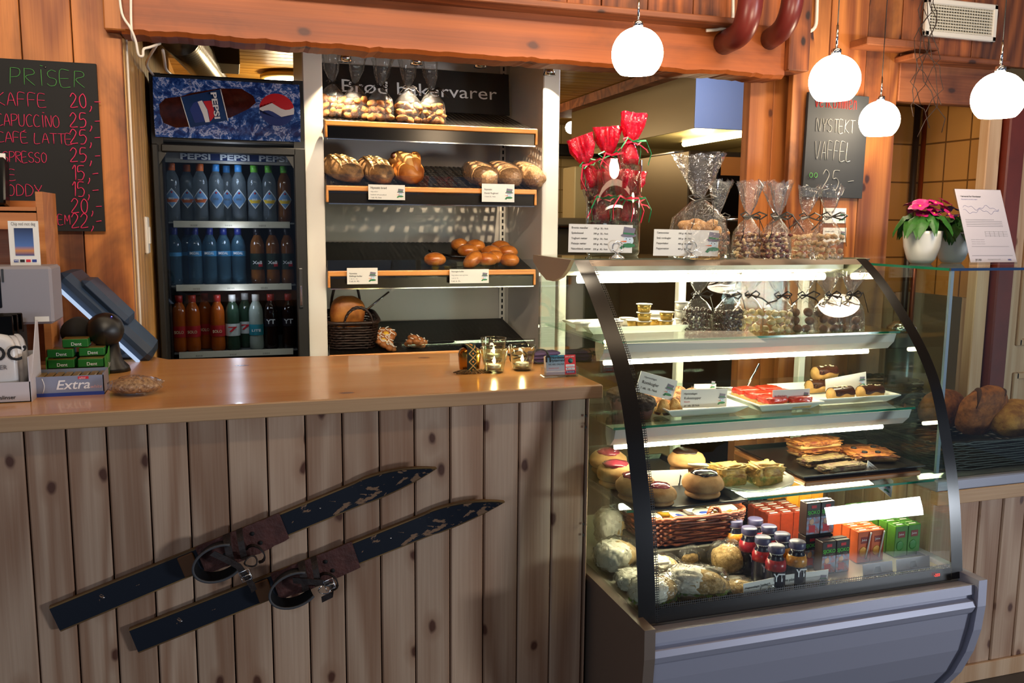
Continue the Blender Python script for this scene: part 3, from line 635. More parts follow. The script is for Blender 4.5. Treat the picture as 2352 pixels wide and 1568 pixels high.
for j, (x, z, dy) in enumerate([(-.25, .012, -.02), (.25, .012, -.02), (-.25, .036, -.02), (.25, .036, -.02), (-.28, .06, .0), (.24, .06, .012), (-.03, .084, .01)]):
    g = tag(MB().box((0, 0, 0), (wG*.44, .05, .021), .0015).obj('gum_pack', GREEND, None, (gc.location.x + x*wG, gc.location.y + dy, ZT + z + .002)), 'small green gum pack stacked in the open green gum box', 'gum', 'green gum packs')
    text('Dent', .012, INKW, g, (-.01, -.0254, -.006)); MB().box((0, 0, .0108), (wG*.43, .046, .0012)).obj('foil_top', GOLDF, g)
# lozenge bags in their tray
a = W(72, 922); LW = .15
lt = carton('lozenge_tray', (a.x - LW/2, a.y + .055, ZT), (LW, .11, .1), pm('white_carton', '#c9c6cc', .5), 'white carton tray of lozenge bags at the left end of the worktop', 'box', wall=.045)
MB().prism([(0, 0), (.108, 0), (.108, .17), (.09, .17), (.02, .06), (0, .05)], .002, 'x').obj('side_flap', MATS['white_carton'], lt, (LW/2, -.054, 0)); text('Halslinser', .012, INK, lt, (-.002, -.056, .008), bold=.01)
MB().tube([(-.03 + .009*math.cos(q), -.0555, .015 + .009*math.sin(q)) for q in [i/12*5.2 for i in range(13)]], .0012, 5).obj('cup_mark', INK, lt)
for i in range(3):
    bg = thing('lozenge_bag', ('front white and black lozenge bag in the carton tray', 'middle white and black lozenge bag, half hidden in the carton tray', 'rear white and black lozenge bag at the back of the carton tray')[i], 'bag', (lt.location.x + .004*i - .01, lt.location.y - .03 + .027*i, ZT + .003), 0, 'lozenge bags')
    MB().blob((0, 0, .075), (.12, .03, .15), .06, 3, i, 3, sq=.6).obj('bag', pm('lozenge_white', '#dcd8d6', .3, 0, .1, 30), bg); MB().box((0, 0, .165), (.11, .006, .045), .002, (.1, 0, 0)).obj('header', BLACKG, bg)
    if i == 0:
        text('DOC\u2019', .045, INK, bg, (-.03, -.017, .09), bold=.02); text('HALSLINSER', .014, INKG, bg, (-.035, -.0165, .07), bold=.01); text('ORIGINAL', .008, INKR, bg, (-.012, -.0165, .03))
        MB().blob((.0, -.017, .05), (.03, .003, .016), 0, 1, 1, 2).obj('lozenge_print', INK, bg)
# tape roll
c = W(108, 832); tr = thing('tape_roll', 'beige parcel tape roll standing behind the green gum box', 'tape', c)
MB().lathe([(.027, 0), (.044, 0), (.044, .045), (.027, .045), (.027, 0)], 28).obj('tape', pm('tape_beige', '#b08a68', .5), tr); MB().lathe([(.024, .001), (.0272, .001), (.0272, .0445), (.024, .0445), (.024, .001)], 24).obj('core', pm('card_core', '#7a5a40', .8), tr)
# till printer on its pedestal, with plywood rack and payment sign behind
p = at(125, 742, 2.24); pr = thing('till_printer', 'grey box-shaped till printer with a dark window at the counter end', 'printer', (p.x - .13, 2.30, ZT))
zb, zt = at(60, 745, 2.24).z - ZT, at(60, 612, 2.24).z - ZT
MB().box((0, 0, (zb + zt)/2), (.26, .12, zt - zb), .006).obj('housing', pm('printer_grey', '#8f8b92', .5), pr); MB().box((-.03, 0, zb/2), (.16, .09, zb)).obj('pedestal', DARKGREY, pr)
MB().box((.0 - .045, -.061, (zb + zt)/2 + .01), (.14, .004, .075), .002).obj('window', BLACKG, pr); MB().box((.03, -.0615, zt - .02), (.004, .003, .03)).obj('slot', DARKGREY, pr); MB().box((.105, -.0612, zb + .012), (.03, .001, .012)).obj('sticker', PAPER, pr)
p = at(97, 440, 2.42); zt2 = p.z - ZT; rk = thing('plywood_rack', 'light plywood open rack with a slanted top beside the price board', 'rack', (p.x, 2.42, ZT))
MB().prism([(-.0, 0), (.17, 0), (.17, zt2), (0, zt2 - .0)], .016, 'x', -.016).obj('side_panel', BOXW, rk); MB().box((-.16, .08, zt2 - .045), (.29, .16, .014), 0, (0, 0, 0)).obj('top_shelf', BOXW, rk); MB().box((-.16, .006, zt2 - .07), (.29, .012, .045)).obj('front_rail', BOXW, rk)
MB().box((-.16, .165, zt2/2), (.29, .01, zt2 - .04)).obj('back_panel', BOXW, rk); MB().box((-.16, .08, zt2*.55), (.29, .16, .012)).obj('shelf', BOXW, rk)
lf = thing('leaflet_holder', 'dark leaflet holder standing on top of the plywood rack', 'holder', (rk.location.x - .13, 2.49, ZT + zt2 - .038)); MB().box((0, 0, .06), (.08, .05, .12), .004, (-.2, 0, 0)).obj('pocket', BLACKG, lf); MB().box((0, .01, .075), (.07, .006, .12), 0, (-.2, 0, 0)).obj('leaflet', PAPER, lf)
a, b = at(20, 608, 2.29), at(90, 608, 2.29); ps = thing('payment_sign', 'white card sign with a blue picture and card marks on the till printer', 'sign', ((a.x + b.x)/2, 2.31, ZT + zt)); pw = b.x - a.x; ph = at(50, 506, 2.3).z - at(50, 608, 2.3).z
MB().box((0, 0, ph/2), (pw, .003, ph), 0).obj('card', PAPER, ps)
t = NT('payment_picture'); sp = t.n('SeparateXYZ', Vector=t.n('TexCoord').outputs['Generated']); t.bsdf(Base_Color=t.ramp(sp.outputs[2], [(0, lin('#1c3a78')), (.18, lin('#c8803a')), (.35, lin('#4a6aa8')), (1, lin('#12204a'))]), Roughness=.3)
MB().box((0, -.002, ph*.53), (pw*.62, .001, ph*.62)).obj('picture', t.m, ps); text('Chip ned mot deg', .011, INKG, ps, (-pw*.4, -.0018, ph*.9), width=pw*.8)
for i, mt in enumerate((INKB, INK, REDP, INKB)): MB().box((-pw*.3 + i*pw*.2, -.002, ph*.1), (pw*.15, .001, ph*.06)).obj('card_mark', mt, ps)
text('VISA', .006, INKW, ps, (-pw*.36, -.0026, ph*.085))
# tilted till screen and scanner
a, b = at(165, 640, 2.74), at(338, 800, 2.74); L = (b - a).length; ang = math.atan2(a.z - b.z, b.x - a.x)
ts = thing('till_screen', 'slate-blue till screen seen from behind, tilted steeply over the counter', 'monitor', (b.x - .03, 2.745, ZT))
mid = (a + b)/2 - ts.location; Mr = Matrix.Rotation(ang, 3, 'Y')
m = MB(); m.box((0, 0, 0), (L + .05, .22, .05), .018); m.box((-.03, -.02, .03), (L*.6, .18, .03), .014); o = m.obj('housing', pm('slate_plastic', '#22364e', .45), ts, mid, (0, ang, 0))
MB().box((0, -.005, -.027), (L + .02, .212, .008), .003).obj('screen', emis('screen_glow', '#b8ccea', .7), ts, mid, (0, ang, 0))
e0 = mid + Vector((.0, .0, -.03)); MB().box((-.06, .02, (mid.z - .02)/2), (.06, .08, mid.z - .02), .01).obj('stand', DARKGREY, ts); MB().box((-.06, .02, .006), (.18, .16, .012), .005).obj('foot', DARKGREY, ts)
c = W(258, 853); sk = thing('barcode_scanner', 'round black barcode scanner on a stand before the till screen', 'scanner', (c.x, c.y + .01, ZT)); zc = at(245, 757, c.y + .01).z - ZT
Ry = Matrix.Rotation(PI/2, 3, 'X') @ Matrix.Rotation(.0, 3, 'Y')
MB().lathe([(0, -.03), (.034, -.03), (.044, -.02), (.046, .01), (.036, .035), (0, .04)], 28, (-.012, 0, zc), rot=Ry).obj('head', BLACK, sk); MB().lathe([(0, .031), (.03, .0315), (.032, .029)], 24, (-.012, 0, zc), rot=Matrix.Rotation(PI/2, 3, 'X')).obj('lens', BLACKG, sk)
MB().lathe([(.036, -.03), (.036, .03), (0, .032)], 24, (-.085, .03, zc - .005), rot=Ry).obj('side_barrel', BLACKM, sk); MB().lathe([(.045, 0), (.042, .012), (.026, .03), (.018, zc - .03)], 24).obj('stand', BLACK, sk)
MB().lathe([(.0018, 0), (0, .002)], 8, (.008, -.028, zc + .037)).obj('status_light', emis('blue_led', '#4a50ff', 6), sk)
# brass bell, tealights, glasses case, cards
c = W(1083, 856); bl = thing('brass_bell', 'golden bell with a woven patterned strap standing on the worktop', 'bell', (c.x, c.y + .02, ZT)); bh = at(1083, 800, c.y + .02).z - ZT
BRASS = pm('polished_brass', '#b8863a', .2, 1.0); 
MB().lathe([(.026, .004), (.028, .01), (.03, .03), (.031, .05), (.027, .062), (.016, .068), (0, .069)], 28).obj('bell', BRASS, bl)
t = NT('woven_strap'); sp = t.n('SeparateXYZ', Vector=t.n('TexCoord').outputs['Object']); zz = t.math('PINGPONG', t.math('MULTIPLY', sp.outputs[2], 1), .011); xx = t.math('ABSOLUTE', sp.outputs[0])
dd = t.math('ABSOLUTE', t.math('SUBTRACT', zz, xx)); k1 = t.math('LESS_THAN', dd, .0016); k2 = t.math('LESS_THAN', t.math('ADD', t.math('SUBTRACT', .011, zz), xx), .0035); k3 = t.math('LESS_THAN', t.math('ABSOLUTE', t.math('SUBTRACT', dd, .004)), .001)
t.bsdf(Base_Color=t.mix(k3, t.mix(k2, t.mix(k1, lin('#15120e'), lin('#c9a05a')), lin('#c9883a')), lin('#1f4a34')), Roughness=.9)
MB().band([(-.004, -.036, .006), (-.004, -.037, .04), (-.004, -.035, .07), (-.004, -.02, bh + .012), (-.004, .0, bh + .012), (-.004, .018, .07), (-.004, .034, .04)], .025, (1, 0, 0), .001).obj('woven_strap', t.m, bl)
r = random.Random(3); m = MB()
for i in range(60):
    a = r.uniform(-.3, 3.5) + PI; k = r.uniform(.034, .054); m.tube([(-.004 + r.uniform(-.01, .01), -.03, .012), (.6*k*math.cos(a), -.026 + .3*k*math.sin(a), .009), (k*math.cos(a), -.02 + .55*k*math.sin(a), .002)], .0012, 4)
m.obj('tassel', pm('tassel_yarn', '#3a2a1a', .9, 0, 0, 150, 0, 0, '#8a6a3a'), bl)
FLAME = emis('flame', '#ffd890', 22)
TG = [((1141, 858), 'front left clear glass tealight cup, overlapping the cup behind it'), ((1139, 832), 'clear glass tealight cup half hidden behind the front left one'), ((1206, 853), 'clear glass tealight cup nearest the business card holder')]
for i, (p, lb) in enumerate(TG):
    c = W(*p); c.y += .024
    if i == 0:
        g0 = thing('tealight_cup', lb, 'glass', c, 0, 'glass tealight cups'); MB().lathe([(0, .0), (.025, .0), (.0262, .003), (.0365, .068), (.0375, .069), (.038, .067), (.0285, .008), (.0, .007)], 36).obj('cup', JAR, g0)
        q0 = thing('tealight', 'burning tealight in the front left glass cup', 'candle', c + Vector((0, 0, .0075)), 0, 'burning tealights')
        MB().lathe([(0, 0), (.019, 0), (.019, .0145), (.0183, .0145), (.0183, .012)], 28).obj('foil_cup', pm('tealight_foil', '#c8bfb4', .3, .8), q0); MB().lathe([(.0182, .001), (.0182, .0125), (0, .012)], 24).obj('wax', WAX, q0)
        MB().tube([(0, 0, .012), (0, 0, .017)], .0006, 5).obj('wick', INK, q0); MB().lathe([(0, .015), (.0035, .019), (.0042, .023), (.0025, .03), (0, .037)], 12).obj('flame', FLAME, q0)
    else: dup(g0, c, 0, lb); dup(q0, c + Vector((0, 0, .0075)), 0, ('burning tealight in the glass cup half hidden behind', 'burning tealight in the glass cup by the business cards')[i - 1])
    point('tealight_light', c + Vector((0, 0, .045)), .16, (1, .62, .25), .006)
c = W(1240, 846); gl = thing('spectacles', 'folded dark glasses lying behind the tealight cup and cards', 'glasses', c + Vector((-.01, .06, 0)), .1)
PURP = pm('purple_cloth', '#54406a', .8); m = MB()
for s in (-1, 1): m.tube([(s*.034 + .026*math.cos(q), 0, .024 + .02*math.sin(q)) for q in [2*PI*i/20 for i in range(20)]], .0025, 6, closed=True)
m.tube([(-.008, 0, .03), (0, 0, .033), (.008, 0, .03)], .002, 6); m.obj('frame', BLACK, gl)
m = MB(); 
for s in (-1, 1): m.tube([(s*.06, 0, .03), (s*.05, .05, .028), (s*-.03, .05, .012)], .0022, 6)
m.obj('temples', BLACK, gl)
c = W(1285, 840); sc_ = thing('folded_cloth', 'folded purple cloth lying on the worktop behind the business cards', 'cloth', c + Vector((-.03, .07, 0)))
m = MB()
for i in range(3): m.box((.004*i, 0, .006 + .011*i), (.1 - .006*i, .05, .009), .004, (0, 0, .06*i))
m.obj('cloth', PURP, sc_)
a, b = W(1246, 866), W(1336, 868); cw = b.x - a.x; cc = Vector(((a.x + b.x)/2, (a.y + b.y)/2 + .02, ZT))
bh_ = thing('business_card_holder', 'clear acrylic card holder near the right end of the worktop', 'holder', cc); m = MB()
m.box((0, .0, .002), (cw, .035, .004), .001); m.box((0, -.016, .009), (cw, .003, .016), .001); m.box((-cw/2 + .0015, -.002, .014), (.003, .03, .026), .001); m.box((cw/2 - .0015, -.002, .014), (.003, .03, .026), .001); m.obj('tray', ACRYL, bh_)
bc = thing('business_cards', 'stack of blue and red business cards in the clear holder', 'cards', cc + Vector((.002, .0, .0042)), 0); bc.rotation_euler = (-.16, 0, 0); cw2 = cw - .012; chh = .052
for i in range(5): MB().box((0, -.009 + .0035*i, chh/2), (cw2, .0022, chh - .001*i)).obj('card', PAPER, bc)
t = NT('card_gradient'); sp = t.n('SeparateXYZ', Vector=t.n('TexCoord').outputs['Generated']); t.bsdf(Base_Color=t.ramp(sp.outputs[2], [(0, lin('#b8a8b0')), (.55, lin('#8aa0b4')), (1, lin('#1f7496'))]), Roughness=.4)
MB().box((-cw2*.19, -.0104, chh/2), (cw2*.62, .0006, chh)).obj('blue_print', t.m, bc); MB().box((cw2*.31, -.0104, chh/2), (cw2*.38, .0006, chh)).obj('red_print', REDP, bc)
text('Nordseter', .009, INK, bc, (-cw2*.32, -.0109, chh*.83), bold=.02); text('Hyttegrend', .009, INK, bc, (-cw2*.36, -.0109, chh*.68), bold=.02); text('WE ARE ONLINE!', .0065, INK, bc, (-cw2*.43, -.0109, chh*.5), width=cw2*.54)
text('FOLLOW US AT', .004, INKR, bc, (-cw2*.42, -.0109, chh*.32)); text('JOIN US HERE!', .0045, INKW, bc, (cw2*.15, -.0109, chh*.88), width=cw2*.31)
for z, s, mt, b2 in ((.45, 'twitter', LBLUE, INKW), (.29, 'flickr', INKB, INKW), (.13, 'facebook', INKW, INKB)):
    MB().box((cw2*.31, -.0109, chh*z), (cw2*.3, .0004, chh*.12)).obj('badge', b2, bc); text(s, .006, mt, bc, (cw2*.18, -.0114, chh*(z - .04)), width=cw2*.26)
MB().lathe([(.007, 0), (0, .0005)], 18, (cw2*.33, -.0107, chh*.7), rot=Matrix.Rotation(PI/2, 3, 'X')).obj('round_mark', pm('teal_print', '#1f6a70', .5), bc)
MB().prism([(-.045, .0), (-.04, .0), (-.04, .012), (-.034, .012), (-.034, .0), (-.03, .0), (-.03, .014), (-.037, .02), (-.045, .014)], .0005, 'y').obj('house_mark', INK, bc, (.002, -.0112, chh*.66))
# ---------------------------------------------------------------- shared small builders
BLOOP = pm('black_ribbon', '#0e0c0e', .35)
def bag(name, label, cat, loc, w_, d_, hb, hn, ht, fill, fillname, seed, group=None, ribbon=BLOOP, film=None, fw=1.0, rz=0.0, flare=.06, lean=0.0, bow=1.0):
    """Clear film bag: filled block hb high, tied at hn, open frill up to ht."""
    film = film or CELLO; r = random.Random(seed); t = thing(name, label, cat, loc, rz, group)
    prof = [(0, 1.0, 1.0), (.12*hb, 1.02, 1.02), (hb*.6, 1.0, 1.0), (hb, .92, .85), (hb + (hn - hb)*.45, .62, .6), (hn - .008, .26, .3), (hn, .15, .2), (hn + .01, .2, .22), (hn + (ht - hn)*.4, .5, .42), (hn + (ht - hn)*.75, .8*fw, .55), (ht, 1.0*fw, .6)]
    n = 28; vs, fs = [], []; ph = [r.uniform(0, 6.28) for _ in range(4)]
    for j, (z, a, b) in enumerate(prof):
        up = max(0, (z - hb)/(ht - hb)); am = .04 + .28*up*(1 if z > hn else .5)
        for i in range(n):
            q = 2*PI*i/n; sq = (abs(math.cos(q))**4 + abs(math.sin(q))**4)**-.25 if up <= 0 else (abs(math.cos(q))**2.6 + abs(math.sin(q))**2.6)**(-1/2.6)
            k = 1 + am*(.5*math.sin(3*q + ph[0]) + .4*math.sin(7*q + ph[1]) + .5*math.sin(11*q + ph[2] + z*30))
            zz = z + (0 if j < 4 else r.uniform(-.3, .3)*.012*(2.2 if j == len(prof) - 1 else 1))
            vs.append((w_/2*a*k*sq*math.cos(q) + lean*max(0, z - hn), d_/2*b*k*sq*math.sin(q), zz))
    for j in range(len(prof) - 1):
        for i in range(n): a, b = j*n + i, j*n + (i + 1) % n; fs.append((a, b, b + n, a + n))
    fs.append(tuple(reversed(range(n)))); MB().add(vs, fs, True).obj('wrapper', film, t)
    if fill: 
        o = fill(w_*.9, d_*.86, hb*.97, r).obj(fillname[0], fillname[1], t); o['kind'] = 'stuff'
        if len(fillname) > 2:
            o2 = fillname[2](w_*.9, d_*.86, hb*.97, r).obj(fillname[0], fillname[3], t); o2['kind'] = 'stuff'
    if ribbon:
        m = MB(); rr = max(.006, w_*.1); m.tube([(rr*1.1*math.cos(2*PI*i/14) , rr*1.1*math.sin(2*PI*i/14)*d_/w_*1.2, hn) for i in range(14)], .0028, 6, closed=True)
        y0 = -rr*1.2
        for s in (-1, 1):
            L = r.uniform(.02, .035)*bow
            m.band([(0, y0, hn), (s*L*.6, y0 - .008, hn + .012), (s*L*1.2, y0 - .01, hn + .004), (s*L*.7, y0 - .01, hn - .008), (0, y0 - .004, hn)], .004, (0, .6, 1), .0008)
            a = r.uniform(.3, 1.3); L = r.uniform(.035, .06)*bow
            m.band([(0, y0 - .002, hn), (s*L*.5, y0 - .012, hn - .004 + r.uniform(-.01, .012)), (s*L*math.sin(a), y0 - .016, hn - L*math.cos(a)), (s*L*math.sin(a)*1.2, y0 - .012, hn - L*1.4*math.cos(a))], .004, (.3, .6, 1), .0008)
        m.obj('ribbon', ribbon, t)
    return t
def nuts(sz, asp=(1, .8, .7), jit=.3, nz=.0, sub=1, keep=1.0, k=1.0):
    def f(w_, d_, h, r):
        m = MB(); st = sz*k; nx, ny, nzz = max(1, int(w_/st)), max(1, int(d_/st)), max(1, int(h/(st*.8)))
        for a in range(nx):
            for b in range(ny):
                for c in range(nzz):
                    if 0 < b < ny - 1 and 0 < a < nx - 1 and c < nzz - 1: continue
                    if r.random() > keep: continue
                    p = ((a + .5)/nx*w_ - w_/2 + r.uniform(-jit, jit)*st, (b + .5)/ny*d_ - d_/2 + r.uniform(-jit, jit)*st, (c + .5)/nzz*h + r.uniform(-jit, jit)*st*.6)
                    M = Matrix.Rotation(r.uniform(0, 6.28), 3, 'Z') @ Matrix.Rotation(r.uniform(-1.2, 1.2), 3, 'X') @ Matrix.Rotation(r.uniform(-.8, .8), 3, 'Y')
                    m.blob(p, (sz*asp[0]*1.15, sz*asp[1]*1.15, sz*asp[2]*1.15), nz, 2, r.random()*9, sub, M)
        return m
    return f
def snowman(parent, x, z, s, y):
    """The small printed snowman's head with hat and scarf found on every price card."""
    P = lambda pts: [(x + a*s, z + b*s) for a, b in pts]
    circ = lambda cx, cz, rx, rz, n=18: [(cx + rx*math.cos(2*PI*i/n), cz + rz*math.sin(2*PI*i/n)) for i in range(n)]
    MB().prism(P(circ(.5, .36, .26, .22)), .0004, 'y', y - .0004).obj('snow_print', SNOWP, parent)
    m = MB(); m.prism(P([(.2, .66), (.26, 1.0), (.84, .93), (.76, .62)]), .0004, 'y', y - .001); m.prism(P(circ(.5, .6, .4, .09)), .0004, 'y', y - .001); m.obj('hat_print', HATP, parent)
    m = MB(); MB().prism(P([(.22, .66), (.235, .74), (.78, .70), (.765, .62)]), .0004, 'y', y - .0014).obj('hat_band_print', GREENP, parent); m.prism(P(circ(.5, .14, .34, .1)), .0004, 'y', y - .001); m.obj('scarf_print', GREENP, parent); MB().prism(P([(.2, .16), (.05, .02), (.2, -.04), (.32, .06)]), .0004, 'y', y - .001).obj('scarf_tail_print', GREENP, parent)
    MB().prism(P([(.4, .36), (.02, .32), (.38, .28)]), .0004, 'y', y - .0014).obj('nose_print', ORGP, parent)
    m = MB()
    for cx, cz, q in ((.38, .44, .025), (.56, .42, .025), (.46, .24, .015), (.53, .235, .015), (.6, .26, .015)): m.prism(P(circ(cx, cz, q, q, 8)), .0004, 'y', y - .0014)
    m.obj('coal_print', INK, parent)
def card(label, loc, w_, h, lines, tilt=0.0, rz=0.0, roll=0.0, snow=True, name='price_card', cat='card', group=None, ss=None, sx=None):
    """Upright card standing on its lower edge; lines are (text, x, z, size, ink) with x, z as shares of the card."""
    t = tag(MB().box((0, 0, h/2), (w_, .0012, h)).obj(name, PAPER, None, loc, (-tilt, roll, rz)), label, cat, group)
    for s, x, z, k, mt in lines: text(s, k*h, mt, t, (-w_/2 + x*w_, -.0008, z*h), bold=.008)
    if snow: q = ss or h*.6; snowman(t, (w_/2 - q*1.02) if sx is None else sx*w_ - w_/2, h*.16, q, -.0007)
    return t
# ---------------------------------------------------------------- drinks cooler
FY = 3.6
fa, fb = at(345, 250, FY), at(697, 250, FY); fx0, fx1 = fa.x, fb.x; fw_ = fx1 - fx0; fc = (fx0 + fx1)/2
ftop = at(520, 176, FY).z; fd = .62; hz_ = at(520, 329, FY).z
KBLK = pm('cooler_black', '#070606', .55)
fr = thing('drinks_cooler', 'tall black glass-door drinks cooler with a blue lit cola picture on top', 'cooler', (fc, FY, 0))
m = MB(); z0 = .12
m.box((-fw_/2 + .02, fd/2, ftop/2 + .06), (.04, fd, ftop - .12)); m.box((fw_/2 - .02, fd/2, ftop/2 + .06), (.04, fd, ftop - .12)); m.box((0, fd - .02, ftop/2 + .06), (fw_, .04, ftop - .12)); m.box((0, fd/2, ftop - (ftop - hz_)/2 + .0), (fw_, fd - .01, ftop - hz_), .006); m.box((0, fd/2, z0 + .1), (fw_, fd, .2)); m.obj('cabinet', KBLK, fr)
t = NT('splash_picture'); co = t.coords(); n1 = t.noise(co, 8, 6, .7, 2.5); n2 = t.noise(co, 24, 4, .6, 1.5); f = t.math('ADD', t.math('MULTIPLY', n1, .6), t.math('MULTIPLY', n2, .4))
cc = t.ramp(f, [(.0, lin('#0c1c4e')), (.44, lin('#14306e')), (.52, lin('#3a62a8')), (.545, lin('#c8cfe8')), (.57, lin('#5a74b4')), (.62, lin('#18346e')), (.68, lin('#b4bcd8')), (1, lin('#e8e8f4'))])
t.bsdf(Base_Color=cc, Roughness=.25, Emission_Color=cc, Emission_Strength=.04)
hp = thing  # picture panel slightly bowed forward
pw, pz0, pz1 = at(687, 250, FY).x - at(353, 250, FY).x, at(520, 320, FY).z, at(520, 186, FY).z
def bow(u, v): return (-pw/2 + pw*u, -.006 - .028*math.sin(PI*v)**.8, pz0 + (pz1 - pz0)*v)
pn = MB().sheet(bow, 2, 14).obj('picture_panel', t.m, fr)
hc_, hh = (pz0 + pz1)/2, pz1 - pz0
def onp(x, z, k=.001): v = max(0, min(1, (z - pz0)/hh)); return (x, -.006 - .028*math.sin(PI*v)**.8 - k, z)
def patch(poly, mat, name, k):     # flat picture patch laid on the bowed panel
    poly = [(a[0] + (b[0] - a[0])*i/5, a[1] + (b[1] - a[1])*i/5) for a, b in zip(poly, poly[1:] + poly[:1]) for i in range(5)] if len(poly) < 20 else poly
    n = len(poly); cx = sum(p[0] for p in poly)/n; cz = sum(p[1] for p in poly)/n; vs, fs = [onp(cx, cz, k)], []; RG = 5
    for j in range(1, RG + 1):
        for (x, z) in poly: vs.append(onp(cx + (x - cx)*j/RG, cz + (z - cz)*j/RG, k))
    for i in range(n): fs.append((0, 1 + i, 1 + (i + 1) % n))
    for j in range(RG - 1):
        for i in range(n): a, b = 1 + j*n + i, 1 + j*n + (i + 1) % n; fs.append((a, a + n, b + n, b))
    return MB().add(vs, fs, True).obj(name, mat, pn)
def hpx(x, y): p = at(x, y, FY - .03); return (p.x - fc, p.z)
COLA = pm('cola_brown', '#4a1c14', .2, 0, .5, 40); COLAB = pm('label_blue', '#1d3f74', .3, 0, .15, 30)
patch([hpx(*p) for p in ((366, 240), (380, 226), (418, 221), (440, 213), (505, 202), (555, 203), (582, 220), (588, 236), (572, 250), (530, 270), (440, 290), (404, 293), (376, 282), (368, 262))], COLA, 'bottle_print', .001)
patch([hpx(*p) for p in ((417, 223), (508, 204), (524, 276), (436, 293))], COLAB, 'label_print', .0018)
patch([hpx(*p) for p in ((436, 252), (445, 236), (462, 230), (482, 240), (488, 262), (470, 279), (448, 282))], INKB, 'badge_print', .0024)
patch([hpx(*p) for p in ((454, 234), (464, 231), (476, 252), (482, 280), (472, 281), (466, 262))], INKW, 'badge_wave', .003); patch([hpx(*p) for p in ((467, 233), (488, 231), (494, 266), (483, 279), (478, 254))], REDP, 'badge_red', .003)
for a, b in (((415, 223), (436, 293)), ((506, 204), (524, 278))): p, q = hpx(*a), hpx(*b); MB().tube([onp(p[0] + (q[0] - p[0])*i/8, p[1] + (q[1] - p[1])*i/8, .002) for i in range(9)], .002, 6).obj('label_edge', INKW, pn)
p = hpx(484, 212); tt = text('PEPSI', .028, INKW, pn, (p[0], -.0385, p[1]), (PI/2, 1.45, 0), bold=.03, width=.098)
c = hpx(636, 252); rr = .062
cir = lambda a0, a1, n=10: [(c[0] + rr*1.06*math.cos(a0 + (a1 - a0)*i/n), c[1] + rr*math.sin(a0 + (a1 - a0)*i/n)) for i in range(n + 1)]
wav = lambda o, sg: [(c[0] + rr*1.02*sg*(1 - 2*i/8), c[1] + o + .014*math.sin((1 - 2*i/8)*sg*PI*.9)*-1) for i in range(9)]
patch(cir(0, 2*PI, 28)[:-1], INKW, 'round_badge', .001); patch(cir(.3, PI - .05, 14) + wav(.014, -1), REDP, 'round_badge_red', .0024); patch(cir(-.25, -PI + .05, 14) + wav(-.018, -1), INKB, 'round_badge_blue', .0024)
# door with glass, inner strip, shelves
gl0, gl1 = at(372, 500, FY).x - fc, at(677, 500, FY).x - fc; dz1 = hz_ - .012; gz1 = at(520, 354, FY).z; gz0 = .45
m = MB(); m.box(((gl0 - fw_/2)/2, -.016, (dz1 + .3)/2), (gl0 + fw_/2, .03, dz1 - .3), .004); m.box(((gl1 + fw_/2)/2, -.016, (dz1 + .3)/2), (fw_/2 - gl1, .03, dz1 - .3), .004); m.box((0, -.016, (dz1 + gz1)/2), (gl1 - gl0, .03, dz1 - gz1), .004); m.box((0, -.016, (gz0 + .3)/2), (gl1 - gl0, .03, gz0 - .3), .004); df_ = m.obj('door_frame', KBLK, fr)
MB().box((0, -.012, (gz0 + gz1)/2), (gl1 - gl0, .004, gz1 - gz0)).obj('door_glass', FRIDGEGLASS, df_)
q = at(690, 660, FY); MB().box((q.x - fc, -.036, q.z), (.016, .012, .16), .003).obj('handle', DARKGREY, df_); MB().box((q.x - fc, -.043, q.z - .03), (.008, .004, .08), .001).obj('handle_badge', CHROME, df_)
m = MB()
for s in (-1, 1): m.prism([(s*gl1 if s > 0 else gl0, gz1 - .05), (s*gl1 if s > 0 else gl0, gz1), ((s*gl1 if s > 0 else gl0) - s*.03, gz1)], .004, 'y', -.02)
m.obj('corner_plate', BLACK, df_)
sz_ = at(520, 363, FY + .04).z; MB().box((0, .03, sz_), (fw_ - .085, .006, .045), 0, (.2, 0, 0)).obj('brand_strip', pm('strip_grey', '#9a948c', .5), fr); MB().box((0, .0255, sz_ + .003), (fw_*.62, .002, .030), 0, (.2, 0, 0)).obj('strip_blue', pm('strip_navy', '#1c2a5a', .5), fr)
for i, s in enumerate(('PEPSI', 'PEPSI', 'PEPSI')): text(s, .03, INKW, fr, (-fw_*.33 + i*.146, .0215, sz_ - .009), (PI/2 + .2, 0, 0), bold=.03, width=.11)
SHZ = [at(530, y, FY + .06).z for y in (512, 656, 808)]; STRIP = pm('price_strip', '#d8cfb8', .5)
for z in SHZ:
    sh = MB().box((0, .30, z + .0), (fw_ - .085, .48, .006)).obj('shelf', pm('wire_shelf', '#9a9a96', .4, .6), fr)
    MB().box((0, .056, z - .006), (fw_ - .12, .006, .026), .001, (-.25, 0, 0)).obj('price_rail', STRIP, sh)
    for k in range(3): text('|||||||', .008, INK, sh, (-.16 + k*.13, .0515, z - .012), (PI/2 - .25, 0, 0), width=.025, name='barcode')
point('cooler_fill', (fc, FY + .012, gz1 - .075), .5, (.85, .92, 1), .03)  # added fill points behind the door glass, no lamp of the cooler itself
for z in SHZ[:2]: point('cooler_fill', (fc, FY + .012, z - .04), .5, (.9, .92, 1), .02)
